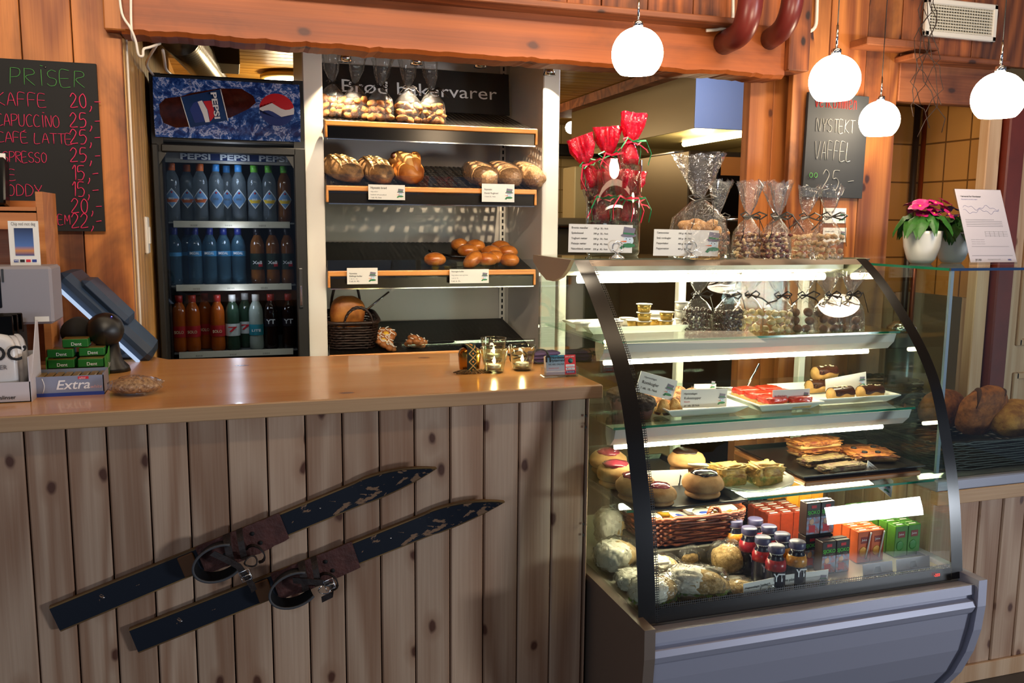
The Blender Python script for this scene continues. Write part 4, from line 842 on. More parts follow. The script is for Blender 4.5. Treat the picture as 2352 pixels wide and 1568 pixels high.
# bottles
LIQ = {'water': glass('clear_bottle', '#e4ecf0', 1.3, 1.45, .03, 0, .2, '#a8b4bc'), 'blue': glass('blue_water_bottle', '#b4d4e4', 1.3, 1.45, .03, 0, .16, '#6f9fb8'), 'orange': pm('orange_soda', '#b4561c', .12, 0, .2, 20), 'amber': pm('amber_tea', '#7a4a20', .1, 0, .3, 20), 'dark': pm('dark_cola', '#1c0f0c', .08), 'green': pm('dark_green_bottle', '#2f4434', .1), 'pale': pm('pale_lemonade', '#9aa49a', .12)}
CAPS = {k: pm('cap_' + k, v, .4) for k, v in dict(orange='#d8682a', blue='#3f86c8', green='#6cb83a', navy='#1f2a6a', red='#b02a22', white='#d8d4cc', black='#1a1418').items()}
BP = [(0, 0), (.024, .0), (.028, .006), (.0285, .03), (.027, .06), (.0285, .1), (.0285, .148), (.0275, .162), (.0235, .178), (.0165, .192), (.0128, .2), (.0125, .208)]
BPOT = {}
def bottle(kind, cap, style, loc, label, h=.228, name='soda_bottle', group=None, rz=0.0):
    key = (kind, cap, style)
    if key in BPOT: return dup(BPOT[key], loc, rz, label)
    t = thing(name, label, 'bottle', loc, rz, group); s = h/.228
    MB().lathe([(a*s, b*s) for a, b in BP], 20).obj('body', LIQ[kind], t); MB().lathe([(.0145*s, .2*s), (.0148*s, .2265*s), (.0135*s, .228*s), (0, .228*s)], 16).obj('cap', CAPS[cap], t)
    def lab(z0, z1, mat, a0=-2.3, a1=-.85, nm='label', r=.0292):
        MB().sheet(lambda u, v: (r*s*math.cos(a0 + (a1 - a0)*u), r*s*math.sin(a0 + (a1 - a0)*u), (z0 + (z1 - z0)*v)*s), 10, 1).obj(nm, mat, t)
    if style[0] == 'diamond':
        c2 = style[1]; q = .0295
        for k, mt, nm in ((1.0, INKW, 'label'), (.86, LBLUE, 'label_field')):
            m = MB(); R_ = (q + (.0004 if k < 1 else 0))*s
            m.sheet(lambda u, v: ((lambda a: (R_*math.cos(a), R_*math.sin(a), (.092 + (v - .5)*.078*k*(1 - abs(2*u - 1)))*s))(-PI/2 + (u - .5)*2.2*k)), 12, 2); m.obj(nm, mt, t)
        MB().sheet(lambda u, v: ((lambda a: ((q + .0008)*s*math.cos(a), (q + .0008)*s*math.sin(a), (.092 - .016 + .014*v)*s))(-PI/2 + (u - .5)*2.2*(.55 + .28*v))), 10, 1).obj('label_stripe', c2, t)
        MB().lathe([(.004, 0), (0, .0003)], 10, (0, -.0306*s, .115*s), rot=Matrix.Rotation(PI/2, 3, 'X')).obj('label_drop', REDP, t); text('BRIS', .011, INKG if c2 is LBLUE else INKW, t, (-.012, -.0308*s, .087*s), bold=.02)
    elif style[0] == 'band':
        lab(style[2], style[3], style[1], -PI, 0); 
        if style[4]: text(style[4], style[5], style[6], t, (-.02, -.0297*s, style[2] + (style[3] - style[2])*.35), width=.036, bold=.02)
        if len(style) > 7: MB().sheet(lambda u, v: ((lambda a: (.0296*s*math.cos(a), .0296*s*math.sin(a), style[2] + .012 + .016*v))(-1.5 + .6*u)), 4, 1).obj('label_spot', style[7], t)
    BPOT[key] = t; return t
YY = FY + .10; nth = ('first', 'second', 'third', 'fourth', 'fifth', 'sixth', 'seventh', 'eighth', 'ninth', 'tenth')
TEAL = pm('label_teal', '#2f8a9a', .4); LABW = pm('label_white', '#cfd2cc', .5); LABR = pm('label_red', '#b8262a', .4); LABD = pm('label_dark_green', '#1c2a20', .4); LABK = pm('label_black', '#15101a', .4); IMB = pm('label_sky', '#3f86b4', .4)
def row(z, items, rowname, grp):
    for i, (x, back, kind, cap, style, desc) in enumerate(items):
        Y = YY + (.07 if back else 0); p = at(x, 500, Y)
        b = bottle(kind, cap, style, (p.x, Y, z + .0035), f'{desc}, {nth[i]} from the left on the {rowname} cooler shelf'.replace('from the left on the', 'from left on'), name='water_bottle' if kind in ('water', 'blue') else 'soda_bottle')
        b['group'] = grp
DO, DB, DY = ('diamond', CAPS['orange']), ('diamond', LBLUE), ('diamond', YELP)
row(SHZ[0], [(398, 0, 'water', 'orange', DO, 'clear water bottle with orange cap'), (433, 1, 'water', 'orange', DO, 'set back orange capped clear bottle'), (463, 0, 'water', 'orange', DO, 'clear water bottle with orange cap'), (499, 0, 'water', 'blue', DB, 'clear water bottle with blue cap'), (524, 1, 'water', 'blue', DB, 'set back blue capped clear bottle'), (551, 0, 'water', 'blue', DB, 'clear water bottle with blue cap'), (587, 0, 'water', 'green', DY, 'clear water bottle with green cap'), (620, 0, 'water', 'green', DY, 'clear water bottle with green cap'), (655, 0, 'amber', 'green', DY, 'brownish bottle with green cap')], 'upper', 'bottles on the upper cooler shelf')
IM = ('band', IMB, .115, .136, 'IMSDAL', .014, INKW); EX = ('band', LABD, .06, .125, 'Xell', .018, INKW, REDP)
row(SHZ[1], [(397, 0, 'blue', 'navy', ('band', IMB, .115, .13, '', .01, INKW), 'blue water bottle, label turned away'), (428, 1, 'blue', 'navy', ('band', IMB, .115, .13, '', .01, INKW), 'blue water bottle set back'), (445, 0, 'blue', 'navy', IM, 'blue water bottle with navy cap'), (479, 0, 'blue', 'navy', IM, 'blue water bottle with navy cap'), (511, 0, 'blue', 'navy', IM, 'blue water bottle with navy cap'), (545, 0, 'blue', 'navy', IM, 'blue water bottle with navy cap'), (589, 0, 'amber', 'black', EX, 'amber drink bottle with dark label'), (624, 0, 'amber', 'black', EX, 'amber drink bottle with dark label'), (658, 0, 'amber', 'black', EX, 'amber drink bottle at the door edge')], 'middle', 'bottles on the middle cooler shelf')
SO = ('band', LABR, .06, .105, 'SOLO', .016, pm('label_cream', '#e8c8a0', .5)); YT = ('band', LABK, .095, .128, 'YT', .026, INKW)
row(SHZ[2], [(402, 0, 'orange', 'red', SO, 'orange soda bottle with red label'), (433, 0, 'orange', 'red', SO, 'orange soda bottle with red label'), (462, 1, 'orange', 'red', SO, 'orange soda bottle set back'), (491, 0, 'orange', 'red', SO, 'orange soda bottle with red label'), (526, 0, 'green', 'white', ('band', LABW, .06, .11, '7', .03, REDP), 'green bottle with white label'), (556, 1, 'green', 'white', ('band', LABW, .06, .11, '7', .03, REDP), 'green bottle with white cap set back'), (581, 0, 'pale', 'white', ('band', TEAL, .06, .105, 'LITE', .014, INKW), 'pale bottle with teal label'), (616, 0, 'dark', 'red', YT, 'black sports drink bottle with red cap'), (657, 0, 'dark', 'red', YT, 'black drink bottle at the door edge')], 'lower', 'bottles on the lower cooler shelf')
# ---------------------------------------------------------------- bread shelf unit
CX0, CX1 = at(700, 400, FY).x, at(1284, 400, FY).x; ST = at(1284, 400, FY).x - at(1246, 400, FY).x; CB = FY + .48; CT = 2.33
bu = thing('bread_shelf_unit', 'tall white bread shelf unit with slanted perforated shelves and small spotlights', 'shelf', (CX0, FY, 0)); cw = CX1 - CX0
for x in (ST/2, cw - ST/2): MB().box((x, .25, CT/2), (ST, .5, CT), .004).obj('side_panel', WHITE, bu)
MB().box((cw/2, .49, CT/2), (cw - 2*ST, .02, CT)).obj('back_panel', pm('grey_back_panel', '#b9b2aa', .5), bu); MB().box((cw/2, .25, CT + .01), (cw, .5, .02)).obj('top_panel', WHITE, bu)
xr = cw - ST - .035
sr = MB().box((xr, .475, CT/2), (.03, .012, CT), .002).obj('slotted_rail', WHITE, bu); m = MB()
for i in range(58): m.box((xr, .468, .55 + i*.03), (.008, .002, .018))
o = m.obj('slots', BLACKM, sr)
PERF = perforated('perforated_tray_steel', '#4a4540', .022, .6, .35, .7, 'xy', (1, 1)); TRAYB = perforated('black_perforated_tray', '#14120f', .022, .45, .45, .2, 'xy'); 
sx0, sx1 = at(748, 430, FY - .02).x - CX0, at(1231, 430, FY - .02).x - CX0
STRIPM = pm('dark_metal_strip', '#3a3632', .22, .9)
def shelf(yf, yb, xb, tray, rail=False, lip=.0):
    zf = at(990, yf, FY - .02).z; zb = at(xb, yb, FY + .45).z; a = math.atan2(zb - zf, .46); L = math.hypot(.46, zb - zf)
    s = MB().box((0, L/2, 0), (sx1 - sx0 - .01, L, .003)).obj('shelf', tray, bu, ((sx0 + sx1)/2, -.01, zf), (a, 0, 0))
    MB().box(((sx0 + sx1)/2, -.024, zf - .006), (sx1 - sx0, .022, .022), .003).obj('wood_edge', EDGE, s); 
    ms = MB().box(((sx0 + sx1)/2, -.022, zf - .042), (sx1 - sx0 - .02, .008, .05), .001).obj('metal_strip', STRIPM, s); MB().box(((sx0 + sx1)/2, -.026, zf - .068), (sx1 - sx0 - .02, .016, .004)).obj('strip_lip', CHROME, s)
    m = MB(); 
    for x in (sx0 + .005, sx1 - .005): MB().box((x, -.024, zf - .038), (.01, .022, .05), .002).obj('edge_end', EDGE, s)
    if rail: MB().box(((sx0 + sx1)/2, -.033, zf + .012), (sx1 - sx0, .003, .075)).obj('clear_guard', ACRYL, s)
    for ch in s.children: ch.matrix_parent_inverse = (Matrix.Translation(s.location) @ s.rotation_euler.to_matrix().to_4x4()).inverted()
    return lambda x, d: Vector((CX0 + x, FY - .01 + d*math.cos(a), zf + d*math.sin(a) + .003)), a, zf
S1, a1, z1 = shelf(289, 262, 1120, PERF); S2, a2, z2 = shelf(433, 387, 1165, PERF, True); S3, a3, z3 = shelf(623, 557, 1160, TRAYB, True); S4, a4, z4 = shelf(809, 731, 1160, TRAYB, True)
def onS(S, x, d, Y=None): p = at(x, 500, FY + d).x - CX0; return S(p, d)
# sign
sg0, sg1 = at(739, 152, FY + .40), at(1171, 182, FY + .40); sw = sg1.x - sg0.x; sh = (at(950, 166, FY + .40).z - at(950, 266, FY + .40).z)
sb = thing('bakery_sign', 'black sign board lettered Brod bakervarer on the top shelf', 'sign', ((sg0.x + sg1.x)/2, FY + .40, S1(0, .41).z + .004)); sb.rotation_euler = (-.12, 0, 0)
MB().box((0, 0, sh/2), (sw, .012, sh), .001).obj('board', BLACK, sb); text('Brød bakervarer', sh*.42, INKW, sb, (-sw*.41, -.0066, sh*.36), width=sw*.83)
# spotlights
for i, x in enumerate((793, 957, 1103, 1262)):
    p = at(x, (134, 142, 148, 166)[i] , FY - .06)
    s = thing('spotlight', f'small chrome spotlight, {nth[i]} from the left under the beam over the bread unit', 'lamp', p, 0, 'spotlights over the bread shelves')
    MB().lathe([(.027, -.012), (.02, .012), (.012, .026), (0, .03)], 20).obj('reflector', CHROME, s); MB().lathe([(.024, -.0115), (0, -.011)], 20).obj('bulb_face', emis('spot_face', '#fff2d8', 14), s); MB().tube([(0, .0, .025), (0, .06, .06), (0, .1, .12)], .005, 6).obj('bracket', CHROME, s)
    spot('spotlight_beam', p + Vector((0, 0, -.02)), p + Vector((0, .19, -1)), 21, (1, .8, .54), 95, .004, .6)
# cookie bags
COOK = pm('golden_cookies', '#b47a3a', .8, 0, 0, 60, .4, 90, '#7a4a20')
for i, (x, d, h, l) in enumerate(((768, .12, .21, 0), (819, .1, .23, .25), (876, .07, .2, .35), (938, .05, .22, .1), (992, .04, .24, -.2))):
    bag('cookie_bag', f'clear ribboned bag of golden cookies, {nth[i]} from the left below the black sign', 'bag', onS(S1, x, d), .108, .08, .085, .135, h + .055, nuts(.036, (1.3, .75, .6), .3, .25, 2, 1, .78), ('cookies', COOK), 20 + i, 'cookie bags on the top bread shelf', lean=l*.4, fw=.75)
# loaves
def loaf(label, p, size, mat, rz, seed, wrap=False, slash=None, name='bread_loaf', grp=None, tilt=0):
    t = thing(name, label, 'bread', p, rz, grp); t.rotation_euler = (tilt, 0, rz)
    MB().blob((0, 0, size[2]*.42), size, .07, 2.2, seed, 4, flat=.25, sq=.85).obj('loaf', mat, t)
    if slash:
        for k in range(slash[0]): 
            u = -.3 + .6*k/max(1, slash[0] - 1); pts = []
            for i in range(9):
                q = -.75 + 1.5*i/8; px_, py_ = u*size[0] + q*size[0]*.12, q*size[1]*.42
                zz = size[2]*.42 + size[2]/2*math.sqrt(max(0, 1 - abs(px_/size[0]*2)**2.3 - abs(py_/size[1]*2)**2.3))**.85*.98 + .003
                pts.append((px_, py_, zz))
            MB().tube(pts, [.002 + .008*math.sin(PI*i/8) for i in range(9)], 8, flat=.5).obj('score', slash[1], t)
    if wrap: MB().blob((0, 0, size[2]*.44), [k*1.06 for k in size], .12, 5, seed + 3, 3, flat=.2, sq=.85).obj('wrapper', CELLO, t)
    return t
POPPY = pm('poppy_seed_crust', '#a87c4a', .75, 0, 0, 26, .25, 120, '#4a382a', stretch=(1, .5, 1)); CRUST = pm('golden_crust', '#c8823c', .45, 0, 0, 14, .12, 50, '#8f4718'); SCORE = pm('pale_score', '#ecc88c', .7); RYE = pm('seeded_rye_crust', '#c89a6a', .75, 0, 0, 120, .4, 150, '#94683e')
loaf('long poppy seed loaf with pale slashes, leftmost on the second bread shelf', onS(S2, 785, .14), (.12, .28, .10), POPPY, .35, 1, slash=(4, SCORE), tilt=a2)
loaf('poppy seed loaf with pale slashes, second from the left beside the plaited loaf', onS(S2, 860, .13), (.115, .27, .10), POPPY, .25, 2, slash=(4, SCORE), tilt=a2)
pl = thing('plaited_loaf', 'golden plaited loaf with a dark knot, right of the two poppy seed loaves', 'bread', onS(S2, 932, .11), .2); pl.rotation_euler = (a2, 0, .2)
MB().blob((0, 0, .048), (.13, .22, .11), .08, 2, 7, 4, flat=.2).obj('loaf', CRUST, pl); MB().tube([(-.055, .06, .06), (-.03, .02, .098), (-.01, -.03, .1), (.0, -.09, .05)], [.02, .03, .03, .016], 10).obj('plait', pm('pale_plait', '#d09a58', .6, 0, .25, 30, .2), pl); MB().blob((-.04, .03, .1), (.05, .06, .04), .1, 3, 2, 3).obj('knot', pm('burnt_crust', '#4a1c0c', .5), pl); MB().tube([(.045, .05, .08), (.03, .0, .105), (.01, -.05, .095), (0, -.095, .045)], [.014, .026, .026, .014], 10).obj('plait', CRUST, pl)
for i, (x, d) in enumerate(((1098, .10), (1152, .12), (1206, .12))): loaf(('brown seeded loaf in clear film, behind the right price card and leftmost of three', 'brown seeded loaf in clear film, middle of three at the right of the shelf', 'brown seeded loaf in clear film at the right end of the shelf')[i], onS(S2, x, d), (.115, .24, .10), RYE, .2, 11 + i, True, grp='wrapped seeded loaves', tilt=a2)
# rolls
ROLL = pm('glazed_roll', '#d8883a', .25, 0, 0, 16, .05, 40, '#a4501a', coat=.3)
rp = [(1056, 570, .30, .05), (1092, 566, .24, .075), (1150, 570, .26, .07), (1075, 590, .2, .03), (1128, 580, .16, .07), (1165, 590, .18, .05), (1086, 598, .05, .05), (1137, 600, .09, .025), (1118, 612, .06, .012), (1170, 614, .045, .012), (999, 612, .06, .0)]
rl = ('at the back left of the heap', 'topmost at the back of the heap', 'at the back right of the heap', 'low in the middle of the heap under the others', 'in the middle near the top of the heap', 'at the right flank of the heap', 'egg-shaped and pale at the front left of the heap', 'half hidden in the front of the heap', 'in front, tucked behind the price card', 'at the front right of the heap', 'lying apart from the heap beside the tongs')
r = random.Random(5)
for i, ((x, y, d, up), lb) in enumerate(zip(rp, rl)):
    p = at(x, y, FY + d); b = S3(p.x - CX0, d); z = max(p.z, b.z + .028)
    t = thing('bread_roll', 'glossy golden roll ' + lb, 'roll', (p.x, FY + d, z - .028), r.uniform(0, 3), 'rolls on the third bread shelf')
    MB().blob((0, 0, .03), (.098, .08, .062), .06, 2, i, 3, flat=.15, rot=Matrix.Rotation(-.7, 3, 'Y') if i == 6 else None).obj('roll', ROLL, t)
tg = thing('serving_tongs', 'black serving tongs lying among the rolls on the third bread shelf', 'tongs', onS(S3, 1010, .14) + Vector((0, 0, .01))); m = MB()
for s in (-.008, .008): m.tube([(-.03, .03 + s, .03), (.05, .0 + s, .012), (.16, -.06 + s, .008)], .005, 8)
m.tube([(-.03, .022, .03), (-.045, .03, .036), (-.03, .038, .03)], .005, 6); m.obj('arms', BLACKG, tg); MB().blob((.165, -.065, .008), (.05, .02, .012), 0, 1, 1, 2).obj('tip', BLACK, tg)
# basket with a loaf, small tongs
def weave(m, w_, d_, h, th=.0045, rows=12, n=60, flare=.1, rcor=.5, seed=1):
    r = random.Random(seed); stakes = n//2
    for j in range(rows):
        z = h*(j + .5)/rows; k = 1 + flare*z/h; pts = []
        for i in range(n):
            q = 2*PI*i/n; e = 2/ (2 + 5*rcor); ca, sa = math.cos(q), math.sin(q); o = th*.7*(1 if (i + j) % 2 else -1) + r.uniform(-.0008, .0008)
            x = math.copysign(abs(ca)**e, ca)*(w_/2*k + o); y = math.copysign(abs(sa)**e, sa)*(d_/2*k + o); pts.append((x, y, z + r.uniform(-.001, .001)))
        m.tube(pts, th*.75, 5, closed=True)
    return m
def handle(m, x0, x1, y, z, hgt, th=.007, tw=3):
    for k in range(tw):
        m.tube([(x0 + (x1 - x0)*.5*(1 - math.cos(PI*i/16)) , y + .004*math.cos(i*1.3 + k*2.1), z + hgt*math.sin(PI*i/16) + .004*math.sin(i*1.3 + k*2.1)) for i in range(17)], th*.62, 6)
    return m
WICKD = pm('dark_wicker', '#2e1a12', .45, 0, .4, 50, .2); WICKR = pm('red_brown_wicker', '#7a3a1e', .45, 0, .4, 60, .2); WICKB = pm('black_wicker', '#16110f', .5, 0, .3, 50, .2)
b = onS(S4, 798, .05); b = S4(b.x - CX0, .15); bk = thing('wicker_basket', 'dark wicker basket with hoop handles at the left of the lowest bread shelf', 'basket', (b.x + .015, FY + .15, b.z)); bk.rotation_euler = (a4*.8, 0, 0)
weave(MB(), .20, .21, .115, .006, 10, 44, .08).obj('weave', WICKD, bk); handle(MB(), -.07, .06, .11, .11, .17, .009).obj('handle', WICKD, bk); handle(MB(), -.04, .08, -.115, .105, .08).obj('handle', WICKD, bk); MB().box((0, .0, .03), (.18, .19, .06), .02).obj('floor', BLACKM, bk)
m = MB(); m.tube([(.115*math.copysign(abs(math.cos(q))**.45, math.cos(q)), .12*math.copysign(abs(math.sin(q))**.45, math.sin(q)), .118) for q in [2*PI*i/40 for i in range(40)]], .008, 6, closed=True); m.obj('rim', WICKD, bk)
loaf('round brown loaf standing in the dark wicker basket', (b.x + .005, FY + .165, b.z + .062), (.15, .10, .16), CRUST, 0, 31, name='round_loaf', tilt=.25)
m = MB(); s_ = b + Vector((.07, .0, .13))
for s in (-.006, .006): m.tube([(.0, s, 0), (.07, s, .055), (.115, s, .09)], .007, 8, flat=.5)
o = tag(m.obj('bread_tongs', CHROME, None, s_), 'chrome tongs leaning out of the dark wicker basket', 'tongs')
# iced pastries
ICE = pm('sugar_icing', '#efe6da', .3); CUST = pm('custard_yellow', '#e8b83a', .3); PAST = pm('pastry_brown', '#b4703a', .5, 0, .35, 30, .1)
def pastry(label, p, rz, seed):
    t = thing('iced_pastry', label, 'pastry', p, rz, 'iced custard pastries'); t.rotation_euler = (.5, 0, rz); m = MB(); r = random.Random(seed)
    for k in range(7): q = 2*PI*k/7; m.blob((.030*math.cos(q), .030*math.sin(q), .014), (.036, .036, .028), .1, 3, k, 2)
    m.blob((0, 0, .01), (.06, .06, .02), 0, 1, 1, 2); m.obj('pastry', PAST, t); MB().blob((0, 0, .018), (.03, .03, .02), .15, 3, seed, 2).obj('custard', CUST, t); m = MB()
    for k in range(7):
        q = 2*PI*(k + .3)/7; c_ = (.030*math.cos(q), .030*math.sin(q)); m.tube([(c_[0] + .011*math.cos(s*.8 + q), c_[1] + .011*math.sin(s*.8 + q), .029 - .004*abs(math.sin(s))) for s in range(6)], .0022, 5)
    m.obj('icing', ICE, t)
    return t
for i, (x, y, d, lb) in enumerate(((886, 766, .16, 'rearmost beside the wicker basket'), (878, 783, .10, 'touching the wicker basket, in the middle of its pile'), (884, 804, .04, 'lowest beside the wicker basket'), (957, 786, .09, 'upper one of the pair right of the basket pile'), (953, 803, .04, 'lower one of the pair right of the basket pile'))):
    p = at(x, y, FY + d); b = S4(p.x - CX0, d); pastry('custard pastry with white icing, ' + lb, (p.x, FY + d, max(b.z + .006, p.z - .015)), i*.7, i)
# price cards on the shelf edges
def edgecard(px0, px1, py0, py1, label, lines):
    a, b = at(px0, py1, FY - .06), at(px1, py0, FY - .06); return card(label, ((a.x + b.x)/2, FY - .052, a.z), b.x - a.x, b.z - a.z, lines)
edgecard(847, 931, 425, 458, 'white price card lettered Nystekt brod under the poppy seed loaves', [('Nystekt brød', .06, .72, .2, INK), ('Velg mellom', .06, .5, .1, INKG), ('landbrød, loff og sandbrød', .06, .3, .1, INKG), ('1 stk. 35,- Nok', .06, .1, .12, INK)])
edgecard(1108, 1183, 423, 463, 'white price card under the three wrapped seeded loaves', [('Nystekt', .07, .64, .14, INK), ('Dansk Rugbrød', .07, .44, .13, INK), ('1 brød 25,- Nok', .07, .26, .1, INKG)])
edgecard(798, 868, 615, 653, 'white price card at the left of the roll shelf', [('Nystekte', .07, .62, .13, INK), ('Skillings boller', .07, .45, .14, INK), ('1 stk. kr. 15,-', .07, .3, .1, INKG), ('3 stk. kr. 40,-', .07, .14, .12, INK)])
edgecard(1034, 1124, 618, 651, 'white price card under the heap of golden rolls', [('Nystegte boller', .04, .8, .15, INK), ('Velg mellom rosin og hvete', .04, .55, .11, INKG), ('1 stk. kr. 10,-', .04, .34, .1, INKG), ('3 stk. kr. 25,-', .04, .12, .13, INK)])
# ---------------------------------------------------------------- pastry case
KX0, KX1, KB, ZD = .892, 1.862, 2.50, .56
GP = [(2.215, 1.400), (2.19, 1.384), (2.145, 1.352), (2.085, 1.302), (1.995, 1.213), (1.935, 1.143), (1.892, 1.077), (1.862, 1.01), (1.835, .93), (1.808, .845), (1.787, .755), (1.77, .65), (1.758, .552)]
def smooth_profile(P, k=4):
    Q = []
    for i in range(len(P) - 1):
        p0, p1, p2, p3 = P[max(i - 1, 0)], P[i], P[i + 1], P[min(i + 2, len(P) - 1)]
        for j in range(k):
            t = j/k; Q.append(tuple(p1[d] + .5*(p2[d] - p0[d])*t + (3*(p2[d] - p1[d]) - .5*(2*(p2[d] - p0[d]) + p3[d] - p1[d]))*t*t + (-2*(p2[d] - p1[d]) + .5*(p2[d] - p0[d] + p3[d] - p1[d]))*t**3 for d in (0, 1)))
    return Q + [P[-1]]
GS = smooth_profile(GP)
kc = thing('pastry_case', 'refrigerated pastry case with curved front glass and silver base beside the counter', 'display case', (KX0, 1.744, 0)); O = Vector((KX0, 1.744, 0))
def kobj(m, name, mat, par=None): o = m.obj(name, mat, par or kc); o.location = -O if par is None else (0, 0, 0); return o
def gsheet(x0, x1, off, i0=0, i1=None):
    P = GS[i0:i1]; return MB().sheet(lambda u, v: (x0 + (x1 - x0)*u, P[int(round(v*(len(P) - 1)))][0] - off, P[int(round(v*(len(P) - 1)))][1] + off*.4), 1, len(P) - 1)
def flat2(x0, x1, P): return MB().sheet(lambda u, v: (x0 + (x1 - x0)*u, P[int(v)][0] - .003, P[int(v)][1]), 1, 1)
FGL = glass('case_front_glass', '#f4faf6', 1.0, 1.5); BORD = pm('black_glass_border', '#0d0b0a', .25, 0)
kobj(gsheet(KX0, KX1, 0), 'front_glass', FGL)
kobj(gsheet(KX0 - .002, KX0 + .043, .003), 'glass_border', BORD); kobj(gsheet(KX1 - .036, KX1 + .002, .003), 'glass_border', BORD)
kobj(flat2(KX0 + .043, KX1 - .036, [(1.7625, .586), (1.758, .552)]), 'glass_border', BORD); kobj(gsheet(KX0 + .043, KX1 - .036, .003, 0, 5), 'glass_border', pm('top_border_reflection_tint', '#7a6a5a', .35, .3))  # top border is black too, its brownish reflection is put into the colour
DOT = perforated('dotted_border', '#0d0b0a', .0055, .66, .3, 0, 'xz'); kobj(gsheet(KX0 + .043, KX0 + .054, .003), 'dot_fade', DOT); kobj(flat2(KX0 + .054, KX1 - .036, [(1.764, .597), (1.7625, .586)]), 'dot_fade', DOT)
sp_ = [(KB, ZD), (KB, 1.40)] + GS
for x in (KX0 + .001, KX1 - .005): kobj(MB().prism(sp_, .004, 'x', x), 'side_glass', CLEAR)
kobj(MB().box(((KX0 + KX1)/2, (2.215 + KB + .03)/2, 1.402), (KX1 - KX0, KB + .03 - 2.215, .006)), 'top_glass', CLEAR)
BRK = pm('bronze_plate', '#94826e', .4, .2)
for x in (KX0 - .012, KX1 + .001): kobj(MB().prism([(2.52, 1.405), (2.205, 1.402), (2.235, 1.375), (2.28, 1.35), (2.34, 1.335), (2.4, 1.335), (2.46, 1.355), (2.52, 1.385)], .011, 'x', x), 'top_bracket', BRK)
FAIR = pm('white_light_fairing', '#d9d6cf', .35); TUBE = emis('fluorescent_tube', '#fff0cc', 38)
kobj(MB().prism([(2.30, 1.398), (2.30, 1.365), (2.36, 1.35), (2.48, 1.35), (2.48, 1.398)], KX1 - KX0 - .02, 'x', KX0 + .01), 'lamp_housing', FAIR)
kobj(MB().tube([(KX0 + .06, 2.33, 1.34), (KX1 - .06, 2.33, 1.34)], .011, 12), 'light_tube', TUBE)
SHG = glass('shelf_glass', '#eef8f2', 1.0); GEDGE = pm('green_cut_glass', '#0f7a5c', .08)
KS = ((1.195, 2.035), (.985, 1.955), (.797, 1.865))
for i, (z, yf) in enumerate(KS):
    kobj(MB().box(((KX0 + KX1)/2, (yf + KB - .03)/2, z), (KX1 - KX0 - .024, KB - .03 - yf, .006)), 'shelf', SHG)
    kobj(MB().box(((KX0 + KX1)/2, yf - .0008, z), (KX1 - KX0 - .024, .0014, .006)), 'shelf_edge', GEDGE)
    if i < 2:
        kobj(MB().prism([(yf + .004, z - .005), (yf + .012, z - .03), (yf + .035, z - .052), (yf + .055, z - .056), (yf + .065, z - .03), (yf + .065, z - .005)], KX1 - KX0 - .04, 'x', KX0 + .02), 'light_fairing', FAIR)
        kobj(MB().tube([(KX0 + .04, yf + .05, z - .0615), (KX1 - .08, yf + .05, z - .0615)], .0065, 12), 'light_tube', TUBE)
    else: kobj(MB().tube([(KX0 + .05, yf + .12, z - .03), (KX1 - .06, yf + .12, z - .03)], .0085, 12), 'light_tube', emis('fluorescent_tube_low', '#fff0cc', 55))
m = []
for px_ in (1281, 1551, 1828): 
    x = at(px_, 900, KB).x; m.append(x); kobj(MB().box((x, KB - .012, (ZD + 1.35)/2), (.026, .03, 1.35 - ZD), .003), 'rear_post', WHITE)
kobj(MB().box(((KX0 + KX1)/2, KB + .012, (ZD + 1.38)/2), (KX1 - KX0 - .03, .004, 1.38 - ZD)), 'rear_glass', glass('low_sheen_glass', '#f2f8f4', .12))
kobj(MB().box(((KX0 + KX1)/2, (1.76 + KB)/2, ZD - .008), (KX1 - KX0, KB - 1.76, .016)), 'deck', pm('deck_steel', '#b4ae9e', .3, .5))
BF = [(1.705, .556), (1.703, .53), (1.712, .526), (1.712, .518), (1.700, .512), (1.694, .498), (1.70, .482), (1.708, .474), (1.714, .43), (1.73, .36), (1.765, .28), (1.82, .2), (1.88, .13), (1.9, .1)]
kobj(MB().prism([(KB, .1), (KB, .545), (1.76, .545)] + BF, KX1 - KX0 - .02, 'x', KX0 + .01), 'base_front', SILV)
EP = [(1.692, .572), (1.69, .5), (1.697, .43), (1.715, .36), (1.75, .28), (1.805, .2), (1.87, .12), (1.9, .06), (KB + .02, .06), (KB + .02, .572)]
for x, mt in ((KX0 - .018, pm('bronze_end_panel', '#7a6a5e', .4, .2)), (KX1 - .008, SILV)): kobj(MB().prism(EP, .028, 'x', x), 'end_panel', mt)
text('-333', .011, emis('red_led', '#ff3020', 3), kc, Vector((KX1 - .1, 1.752, .57)) - O, (PI/2 + .0, 0, 0), 'temperature_display')
kobj(MB().box(((KX0 + KX1)/2, 2.1, .05), (KX1 - KX0 - .1, .7, .1)), 'plinth', BLACKM)
